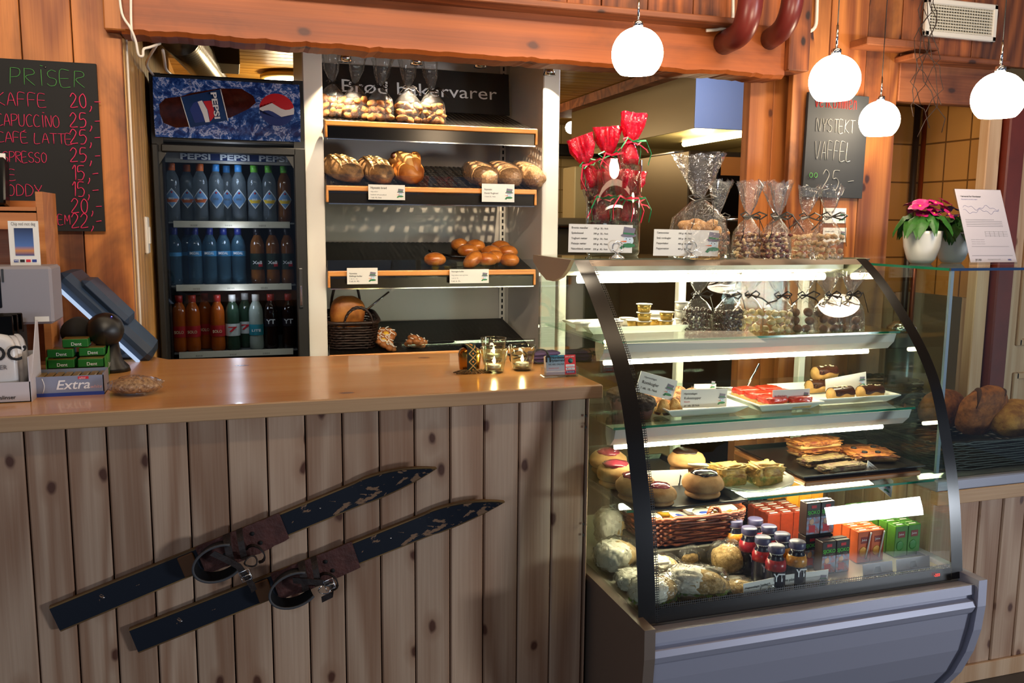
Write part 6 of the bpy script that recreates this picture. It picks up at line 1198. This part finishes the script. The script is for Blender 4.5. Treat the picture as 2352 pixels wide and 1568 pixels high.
# drink cartons
SJ = pm('chocolate_carton', '#2a1a16', .4); SJP = pm('carton_picture', '#8ab4d8', .5, 0, 0, 60, 0, 60, '#b04a30'); LIME = pm('lime_lettering', '#4fb83a', .5); ORC = pm('orange_carton', '#d8602a', .4, 0, .2, 20); ORCT = pm('orange_carton_top', '#c84a20', .4, 0, .25, 60); YEC = pm('yellow_carton', '#eda42a', .4, 0, .2, 40); GRC = pm('green_carton', '#4f8a2a', .4, 0, .25, 30); RDC = pm('red_brown_carton', '#8a3018', .4, 0, .25, 50)
CP = {}
def juice(kind, p, label, grp, d=(.044, .034, .092)):
    if kind in CP: return dup(CP[kind], p, 0, label)
    w_, dp, h = d; t = thing('drink_carton', label, 'carton', p, 0, grp); mt = {'s': SJ, 'o': ORC, 'y': YEC, 'g': GRC, 'r': RDC}[kind]
    MB().box((0, 0, h/2), d, .0015).obj('carton', mt, t); MB().box((0, 0, h + .001), (w_*.96, .006, .002)).obj('top_fold', mt, t)
    if kind == 's':
        MB().box((0, -dp/2 - .0003, h*.3), (w_*.96, .0006, h*.52)).obj('picture', SJP, t); MB().blob((-.006, -dp/2 - .0008, h*.42), (.016, .0008, .018), 0, 1, 1, 2).obj('face_print', pm('peach_print', '#e0b090', .5), t); MB().box((-.004, -dp/2 - .0008, h*.2), (.02, .0004, .02)).obj('dress_print', REDP, t)
        text('SJOKO', .014, LIME, t, (-w_*.46, -dp/2 - .0008, h*.66), (PI/2, 0, 0), bold=.03, width=w_*.9); text('melk', .007, INKG, t, (.0, -dp/2 - .0008, h*.58)); MB().box((0, -dp/2 - .0005, h*.88), (.016, .0006, .008)).obj('badge', REDP, t)
    elif kind in 'og':
        MB().box((0, -dp/2 - .0003, h*.72), (w_*.55, .0006, h*.2)).obj('badge', pm('dark_red_badge', '#8a1c14', .4), t); MB().blob((-.004, -dp/2 - .0006, h*.36), (.026, .001, .03), 0, 1, 1, 2).obj('fruit_print', YEC if kind == 'o' else GREENC, t); text('Juice', .009, INKW, t, (-.01, -dp/2 - .0009, h*.7)); 
        if kind == 'o': MB().tube([(w_*.1, -dp/2 - .003, .012), (w_*.36, -dp/2 - .003, h*.86), (w_*.42, -dp/2 - .003, h*.96)], .0022, 8).obj('straw', INKW, t)
        MB().box((0, 0, h + .0005), (w_*.5, dp*.5, .0008)).obj('top_print', PAPER, t)
    else: MB().box((.004, 0, h + .0006), (w_*.6, dp*.55, .0008)).obj('top_print', PAPER if kind == 'r' else ORCT, t)
    CP[kind] = t; return t
def block(kind, x0, y0, nx, ny, z, label, grp, sx=.0455, sy=.036, yaw=0, skew=0):
    for j in range(ny):
        for i in range(nx): juice(kind, (x0 + i*sx + j*skew, y0 + j*sy, z), f'{label}, {nth[i]} from the left, {nth[j]} row from the front', grp)
p = az(1902, 1310, ZB + .01)
s0 = p.x; sy0 = p.y + .017
for i, (dx, dy, dz, lb) in enumerate(((0, 0, 0, 'front left at the bottom'), (.0455, 0, 0, 'front right at the bottom'), (-.018, .05, 0, 'left under the upper pair'), (.028, .05, 0, 'right under the upper pair'), (-.018, .05, .0945, 'left one on top'), (.028, .05, .0945, 'right one on top'))): juice('s', (s0 + dx, sy0 + dy, ZB + dz), 'dark chocolate milk carton with green lettering, ' + lb, 'chocolate milk cartons')
p = az(1990, 1296, ZB); block('o', p.x, p.y + .03, 2, 5, ZB, 'orange juice carton', 'orange juice cartons'); og = p
p = az(2075, 1282, ZB); block('g', max(p.x, og.x + .092), p.y + .03, 2, 6, ZB, 'green apple juice carton', 'green juice cartons', .0455)
x = at(1770, 1200, 2.12).x; block('r', x, 2.12, 3, 3, ZB, 'red-brown drink carton behind the bottles', 'red-brown drink cartons')
x = at(1815, 1170, 2.24).x; block('y', x, 2.245, 3, 3, ZB + .05, 'yellow juice carton', 'yellow juice cartons')
tag(MB().box((x + .0455, 2.28, ZB + .0245), (.15, .125, .048), .003).obj('crate', MATS['case_riser']), 'low dark riser under the yellow juice cartons', 'riser')
for i, (a, b, c_, d_) in enumerate(((1985, 2052, 1300, 1330), (2062, 2140, 1285, 1318))):
    pa, pb = az(a, d_, ZB), az(b, d_ - 10, ZB); t = tag(MB().box((0, 0, .02), (pb.x - pa.x, .0012, .036)).obj('shelf_label', pm('grey_label', '#8a8890', .6), None, ((pa.x + pb.x)/2, pa.y + .004, ZB), (-.15, 0, 0)), ('grey shelf label in front of the orange cartons', 'grey shelf label in front of the green cartons')[i], 'label', 'grey shelf labels'); MB().prism([(-.012, .012), (.012, .012), (.008, .028), (-.008, .028)], .0004, 'y', -.0012).obj('mark', INK, t)
# sandwiches
LET = pm('lettuce', '#6f9a2c', .5, 0, .4, 30, .2); WRAPW = pm('white_napkin', '#ece6d6', .7, 0, .12, 25, .3, 40); SBUN = pm('seeded_bun', '#c8a468', .75, 0, 0, 100, .5, 140, '#8a6a34')
def sandwich(label, p, size, rz, kind, seed):
    t = thing('wrapped_sandwich', label, 'sandwich', p, rz, 'wrapped sandwiches'); w_, d_, h = size
    MB().blob((0, 0, h*.45), (w_, d_, h*.9), .1, 3, seed, 3, flat=.3).obj('bread', SBUN if kind != 'n' else PALEB, t)
    if kind == 'l':
        def fr_(u, v): q = 2*PI*u; k = .46 + .1*v + .03*math.sin(11*q + v*3); return (w_*k*math.cos(q), d_*k*math.sin(q), h*.3 + h*.06*math.sin(17*q)*v)
        MB().sheet(fr_, 60, 3).obj('lettuce', LET, t)
    if kind in 'ln': MB().blob((-w_*.16, .0, h*.5), (w_*.7, d_*1.02, h*.9), .2, 6, seed + 2, 4, flat=.25, sq=.75).obj('napkin', WRAPW, t)
    MB().blob((0, 0, h*.5), (w_*1.1, d_*1.12, h*1.06), .2, 5, seed + 4, 4, flat=.25, sq=.8).obj('wrapper', CELLO, t); return t
for i, (x, y, s, rz, k, lb) in enumerate(((1492, 1400, (.13, .09, .075), .3, 'l', 'with lettuce, at the front left of the case bottom'), (1612, 1380, (.15, .09, .08), -.5, 'l', 'with lettuce and napkin, at the front middle'), (1530, 1330, (.09, .08, .06), .2, 'n', 'small, between the two lettuce sandwiches'), (1582, 1305, (.11, .085, .075), .1, 's', 'half white and half seeded, in the middle row'), (1640, 1285, (.10, .085, .065), .2, 's', 'seeded, in front of the reddish basket'), (1682, 1322, (.09, .09, .085), .1, 's', 'round seeded bun, left of the drink bottles'), (1705, 1378, (.10, .07, .04), 0, 's', 'flat seeded bun behind the name cards'), (1420, 1320, (.12, .1, .09), .4, 'n', 'in white napkin behind the left black glass edge'), (1395, 1372, (.11, .09, .05), -.3, 'n', 'in napkin, low by the left side glass'), (1500, 1280, (.11, .09, .07), .3, 'n', 'in napkin, at the back left'), (1420, 1262, (.11, .09, .12), 0, 'n', 'tall napkin wrap by the left side glass'))):
    p = az(x, y, ZB); p.y += s[1]*.3; p.x = max(p.x, KX0 + .082); p.y = max(p.y, 1.83); sandwich('film wrapped sandwich ' + lb, p, s, rz, k, i)
p = az(1755, 1392, ZB); cy_ = 1.786; [setattr(o, 'location', o.location + Vector((0, .022, 0))) for o in bpy.data.objects if o.get('group') == 'small drink bottles in the case']
pcard('white card lettered Hjemmelaget Sandwich at the case bottom', ((1708, 1380), (1800, 1360), (1710, 1340)), cy_, [('Hejmmelaget Sandwich', .04, .66, .17, INK), ('Tun, Skinke & Ost, Spekeskinke', .04, .36, .13, INKG), ('pr. stk. 45,- Nok', .04, .1, .14, INK)], snow=False)
pcard('white card lettered Dagens pasmurt at the case bottom', ((1781, 1366), (1900, 1350), (1785, 1322)), cy_ + .012, [('Dagens påsmurt', .03, .66, .2, INK), ('Med ost og skinke', .03, .38, .12, INK), ('1 stk 35,- Nok', .03, .14, .12, INKG)])
p = az(1792, 1392, ZB); p.y = cy_ - .012; t = thing('card_clip', 'chrome ring clip before the cards at the case bottom', 'holder', p, 0, 'chrome ring clips'); MB().lathe([(0, 0), (.012, 0), (.006, .008), (0, .01)], 20).obj('base', CHROME, t); MB().tube([(.014*math.cos(q), 0, .022 + .014*math.sin(q)) for q in [2*PI*i/24 for i in range(24)]], .0012, 6, closed=True).obj('ring', CHROME, t)
# ---------------------------------------------------------------- glass bread display on the right
DX0, DF, DZ = 2.085, 2.1, 1.368
gd = thing('glass_bread_display', 'square glass bread display on a pine plank base at the right edge', 'display case', (DX0, DF, 0)); DW = .95; DD = .72
zs = at(2230, 1092, DF).z
m = MB(); m.box((DW/2, .003, (zs + DZ)/2), (DW, .006, DZ - zs)); m.obj('front_glass', CLEAR, gd); MB().box((.003, DD/2, (zs + DZ)/2), (.006, DD - .012, DZ - zs)).obj('side_glass', CLEAR, gd)
MB().box((DW/2, DD/2, DZ + .004), (DW + .01, DD + .01, .008)).obj('top_glass', CLEAR, gd); MB().box((DW/2, -.0056, DZ + .004), (DW + .01, .0012, .0082)).obj('top_edge', pm('blue_cut_glass', '#23406a', .1), gd); MB().box((-.0056, DD/2, DZ + .004), (.0012, DD, .0082)).obj('top_edge', GEDGE, gd)
MB().box((.003, -.001, (zs + DZ)/2), (.011, .009, DZ - zs)).obj('corner_strip', pm('corner_bead', '#8aa0b0', .1, .3), gd)
MB().box((DW/2, DD/2 - .006, zs - .018), (DW + .02, DD + .03, .036), .004).obj('sill', pm('grey_sill', '#9a9ca8', .35, .3), gd); MB().box((DW/2, -.008, zs - .058), (DW + .01, .03, .045), .002).obj('apron', TOPE, gd)
m = MB(); k = 0
while k*.098 < DW: m.box((k*.098 + .048, .012, (zs - .04 + .02)/2), (.093, .02, zs - .06), .004); k += 1
for j in range(7): m.box((.012, .07 + j*.098, (zs - .04 + .02)/2), (.02, .093, zs - .06), .004)
m.obj('front_planks', PINE, gd); MB().box((DW/2, DD/2 + .02, zs/2 - .02), (DW - .03, DD - .02, zs - .06)).obj('core', MATS['groove_wood'], gd); MB().box((DW/2, -.004, .03), (DW, .012, .06), .002).obj('kickboard', DOORW, gd)
bx_, by_ = DX0 + .27, DF + .20
wbasket('shallow black wicker basket of brown loaves in the glass bread display', bx_ - .245, bx_ + .34, DF + .035, DF + .42, zs + .001, .095, WICKB, rows=11)
handle(MB(), -.1, .08, .20, .085, .09, .009).obj('handle', WICKB, [o for o in bpy.data.objects if o.get('label', '').startswith('shallow black')][0])
DKB = pm('dark_rye_crust', '#a85c28', .7, 0, 0, 40, .4, 90, '#6e3414'); PLB = pm('floury_crust', '#c88a42', .75, 0, 0, 26, .3, 90, '#8a5020')
p = at(2235, 905, DF + .25); loaf('dark round loaf standing on edge in the black basket', (p.x, DF + .24, zs + .07), (.20, .09, .20), DKB, .1, 41, name='rye_loaf', slash=(2, pm('burnt_score', '#4a2210', .8)), tilt=.35); loaf('lighter floury loaf at the right of the black basket', (at(2330, 920, DF + .2).x, DF + .2, zs + .07), (.24, .14, .13), PLB, .15, 42, name='rye_loaf', tilt=.3)
loaf('brown loaf half hidden at the back of the black basket', (p.x + .0, DF + .40, zs + .06), (.22, .12, .15), DKB, .3, 43, name='rye_loaf', tilt=.2)
wbasket('second black wicker basket at the back of the glass display', DX0 + .06, DX0 + .4, DF + .47, DF + .68, zs + .001, .2, WICKB, rows=14)
ur = thing('drinks_urn', 'dark drinks urn with a steel lid seen through the glass between the cases', 'urn', (at(2072, 740, 2.72).x, 2.72, 0)); zt = at(2080, 738, 2.72).z; ur.scale = (.62, .62, 1)
MB().lathe([(0, 0), (.09, 0), (.09, .75), (.085, .76), (.0, .76)], 28).obj('stand', DARKGREY, ur); MB().lathe([(.07, .76), (.085, .78), (.085, zt - .04), (.07, zt - .03)], 28).obj('body', pm('urn_dark', '#1f2a30', .3, .4), ur); MB().lathe([(.088, zt - .04), (.09, zt - .02), (.05, zt), (.012, zt + .004), (0, zt + .012)], 28).obj('lid', CHROME, ur)
# on the glass display
ZG = DZ + .009
LEAF = pm('primula_leaf', '#2f6a24', .5, 0, .35, 40, .2); MAG = pm('magenta_petal', '#c81c78', .5, 0, .15, 60); VIO = pm('violet_petal', '#4a2a6a', .5, 0, .2, 60)
def primula(px, py, label, petal, nfl, seed, s=1.0):
    c = az(px, py, ZG); c.y += .04; t = thing('flower_pot', label, 'plant', c, 0, 'potted primulas'); r = random.Random(seed); ph = .088*s
    MB().lathe([(0, 0), (.026*s, 0), (.036*s, .012*s), (.046*s, .045*s), (.05*s, .078*s), (.051*s, ph), (.047*s, ph), (.045*s, .06*s), (.0, .058*s)], 36).obj('pot', CERAM, t); MB().lathe([(.046*s, ph*.86), (0, ph*.9)], 20).obj('soil', pm('potting_soil', '#2a1c12', .9), t)
    m = MB()
    for k in range(11):
        q = 2*PI*k/11 + r.uniform(-.2, .2); L = r.uniform(.05, .075)*s; wd = L*.72; up = r.uniform(.0, .03)*s
        def lf(u, v):
            w2 = wd*math.sin(PI*min(1, v*.92 + .05))**.8*(u - .5); rr = .012*s + L*v; zz = ph*.95 + up + .03*s*math.sin(PI*v*.8) - .05*s*v*v + .006*s*math.cos((u - .5)*8) + .003*math.sin(v*22)
            return (rr*math.cos(q) - w2*math.sin(q), rr*math.sin(q) + w2*math.cos(q), zz)
        m.sheet(lf, 5, 8)
    m.obj('leaves', LEAF, t)
    for k in range(nfl):
        q, rd = r.uniform(0, 6.28), r.uniform(0, .056)*s; ctr = Vector((rd*math.cos(q), rd*math.sin(q) - .006, ph + r.uniform(.04, .075)*s)); n = (ctr - Vector((0, .01, ph - .02))).normalized(); M = n.to_track_quat('Z', 'Y').to_matrix(); m = MB()
        for j in range(5):
            a = 2*PI*j/5
            def pt(u, v): w2 = .0135*s*math.sin(PI*min(1, .15 + .8*v))*(u - .5)*2; rr = .021*s*v; return M @ Vector((rr*math.cos(a) - w2*math.sin(a), rr*math.sin(a) + w2*math.cos(a), .004*s*math.sin(v*2.6) + .002*abs(u - .5))) + ctr
            m.sheet(pt, 3, 4)
        f = m.obj('flower', petal, t); MB().blob(ctr + n*.0025, (.008*s, .008*s, .006*s), 0, 1, 1, 1).obj('flower_eye', CUST, f)
    return t
primula(2135, 606, 'white pot of magenta primulas on the glass bread display', MAG, 26, 3, 1.25); primula(2206, 604, 'white pot of violet primulas half behind the weather sheet', VIO, 9, 5, 1.2)
a, b = az(2245, 611, ZG), az(2400, 611, ZG); hL = .262; lean = .36; wS = .20
sgn = thing('sheet_holder', 'leaning clear acrylic stand with a printed weather sheet on the glass display', 'sign', (a.x + wS/2, a.y + .03, ZG)); sgn.rotation_euler = (-lean, 0, 0)
MB().box((0, 0, hL/2 + .004), (wS, .004, hL), .0005).obj('acrylic', ACRYL, sgn); 
MB().box((0, .03, .004), (wS*.9, .07, .003), 0, (lean, 0, 0)).obj('foot', ACRYL, sgn)
pg = MB().box((0, -.0028, hL/2 + .006), (wS - .006, .0008, hL - .008)).obj('sheet', pm('sheet_paper_lilac_cast', '#b4aeb8', .8), sgn)  # sheet colour holds the dim lilac cast of the light
text('Værvarsel for Nordseter', .0085, INK, pg, (-wS*.4, -.0036, hL*.9), bold=.01); text('Meteorogram for de neste to dagene', .0045, INKB, pg, (-wS*.4, -.0036, hL*.865)); text('yr.no', .012, INK, pg, (-wS*.38, -.0036, hL*.06), bold=.01, shear=.1); text('Meteorologisk institutt og NRK', .0042, INKG, pg, (-wS*.12, -.0036, hL*.07)); text('NRK', .0075, INKB, pg, (wS*.3, -.0036, hL*.06), bold=.02)
m = MB()
for j in range(2): m.tube([(-wS*.4 + wS*.75*i/24, -.0036, hL*(.76 - .05*j) + .006*math.sin(i*.5 + j*2) + .004*math.sin(i*1.3)) for i in range(25)], .0004, 4)
m.obj('forecast_curve', INKB, pg); m = MB()
for j in range(5): m.box((-wS*.02 if j else -wS*.1, -.0034, hL*(.6 - .022*j)), (wS*(.76 if j else .6), .0003, .0012))
for x in range(5): 
    for z in (0, 1, 2): m.box((-wS*.0 + x*wS*.095, -.0034, hL*(.44 - .028*z)), (wS*.085, .0003, .0008))
    m.box((-wS*.05 + x*wS*.095, -.0034, hL*.41), (.0006, .0003, hL*.075))
for x in range(3):
    for z in (0, 1, 2): m.box((-wS*.33 + x*wS*.095, -.0034, hL*(.335 - .028*z)), (wS*.085, .0003, .0008))
m.box((0, -.0034, hL*.245), (wS*.78, .0003, .0009)); m.box((0, -.0034, hL*.125), (wS*.85, .0003, .0012)); m.obj('printed_lines', INKG, pg)
# ---------------------------------------------------------------- price boards
CHK = pm('magenta_chalk', '#d8305e', .8); CHG_ = pm('green_chalk', '#4f9a4a', .8); CHW = pm('grey_chalk', '#a8a8a4', .9); CHR = pm('red_chalk', '#d82a24', .8)
BY = WY - .016; tl, br_ = at(-230, 138, BY), at(242, 531, BY)
pb = thing('price_board', 'black chalk price board lettered Priser on the orange plank wall', 'board', ((tl.x + br_.x)/2, BY + .004, (at(120, 141, BY).z + br_.z)/2)); bw = br_.x - tl.x; bh2 = at(120, 141, BY).z - at(120, 531, BY).z
MB().box((0, 0, 0), (bw, .014, bh2), .001).obj('panel', BLACKM, pb)
def onboard(s, x, y, h, mt, board, Y, r_, adv=.8, kx=1.0, seed=1):
    p = at(x, y, Y); q = p - board.location; hh = at(x, y - h, Y).z - p.z; return chalk(s, hh, r_, mt, board, (q.x, Y - board.location.y, q.z), adv, seed=seed, kx=kx)
LY = BY - .004
onboard('PRISER', 24, 193, 38, CHG_, pb, LY, .0022, .78)
for i, (s, x, y, h) in enumerate((('KAFFE', -8, 241, 30), ('CAPUCCINO', -8, 288, 28), ('CAFÉ LATTE', -6, 326, 24), ('ESPRESSO', -8, 371, 24), ('TE', 2, 413, 24), ('TODDY', -4, 449, 26), ('SJOKOLADE', -60, 493, 25), ('KREM', 106, 515, 22))): onboard(s, x, y, h, CHK, pb, LY, .0025, .7 if i in (1, 2, 3, 6) else .74, .8 if i in (1, 3, 6, 7) else 1, i)
for i, (s, y) in enumerate((('20,-', 247), ('25,-', 292), ('25,-', 330), ('25,-', 372), ('15,-', 413), ('15,-', 451), ('20,-', 489), ('22,-', 523))): onboard(s, 162 + 3*(i > 3), y, 33, CHK, pb, LY, .0038, .74, .8, 30 + i)
m = MB(); q = at(104, 154, LY) - pb.location; MB().lathe([(.004, 0), (0, .002)], 10, (q.x, -.008, q.z), rot=Matrix.Rotation(PI/2, 3, 'X')).obj('screw', CHROME, pb)
BY2 = WY - .02; tl, br_ = at(1856, 212, BY2), at(1980, 455, BY2); wb2 = thing('chalk_board', 'dark chalk board lettered Velkommen nystekt vaffel on the post by the globe lamps', 'board', ((tl.x + br_.x)/2, BY2 + .004, (tl.z + br_.z)/2)); wb2.rotation_euler = (0, .012, 0)
MB().box((0, 0, 0), (br_.x - tl.x, .014, tl.z - br_.z), .001).obj('panel', pm('slate_board', '#26282b', .7), wb2); LY2 = BY2 - .004
for i, (s, x, y, h, mt, kx) in enumerate((('Velkommen', 1870, 246, 36, CHR, .52), ('NYSTEKT', 1874, 302, 30, CHW, .68), ('VAFFEL', 1870, 366, 42, CHW, .55), ('25,-', 1888, 436, 46, CHW, .75))): onboard(s, x, y, h, mt, wb2, LY2, .0024 if i == 0 else .003, .78, kx, 50 + i)
for x in (1862, 1873):
    q = at(x, 403, LY2) - wb2.location; MB().tube([(q.x + .007*math.cos(a), -.012, q.z + .009*math.sin(a)) for a in [2*PI*i/14 for i in range(14)]], .0014, 5, closed=True).obj('ring_doodle', CHG_, wb2)
edge = at(1918, 492, WY - .012)
for i, (y0, y1) in enumerate(((478, 512), (523, 556))):
    a, b = at(1890, y1, WY - .008), at(1945, y0, WY - .008); card(('white price card pinned below the chalk board, upper one', 'white price card pinned below the chalk board, lower one')[i], ((a.x + b.x)/2, WY - .006, a.z), b.x - a.x, b.z - a.z, [('Nystekt vaffel', .06, .7, .14, INK), ('1 stk. 25,-', .06, .4, .12, INKG)])
# ---------------------------------------------------------------- globe pendants
GLOBE = emis('lit_opal_globe', '#ffe9c8', 26.0); CHK_ = CHROME; D_ = .145; pend = None
for i, (x, y, d, lb) in enumerate(((1464, 124, 118, 'white lit globe lamp over the left of the pastry case, before the beam'), (1917, 185, 114, 'white lit globe lamp before the chalk board, second from the left'), (2020, 277, 89, 'small looking white lit globe lamp farthest back, before the tiled niche'), (2293, 225, 115, 'white lit globe lamp at the right, over the weather sheet'))):
    v_ = ray(x, y); ln = D_/d*FOC/ (v_.dot(_f)); c = EYEP + v_*(ln*1.0)
    if pend is None:
        t = thing('pendant_lamp', lb, 'lamp', c, 0, 'white globe pendants'); R_ = D_/2
        prof = [(R_*math.sin(a), R_*math.cos(a)) for a in [.16 + (2.42 - .16)*k/20 for k in range(21)]]
        MB().lathe(prof + [(R_*.6, -R_*.72), (R_*.5, -R_*.45), (0, -R_*.4)], 36).obj('globe', GLOBE, t); MB().lathe([(R_*.2, R_*.96), (R_*.2, R_*1.2), (R_*.14, R_*1.24), (0, R_*1.25)], 20).obj('cap', CHROME, t); MB().tube([(0, 0, R_*1.2), (0, 0, R_*2.15)], .0035, 10).obj('stem', CHROME, t); MB().tube([(0, 0, R_*2.1), (0, 0, 1.2)], .0016, 6).obj('cord', BLACK, t); pend = t
    else: t = dup(pend, c, 0, lb)
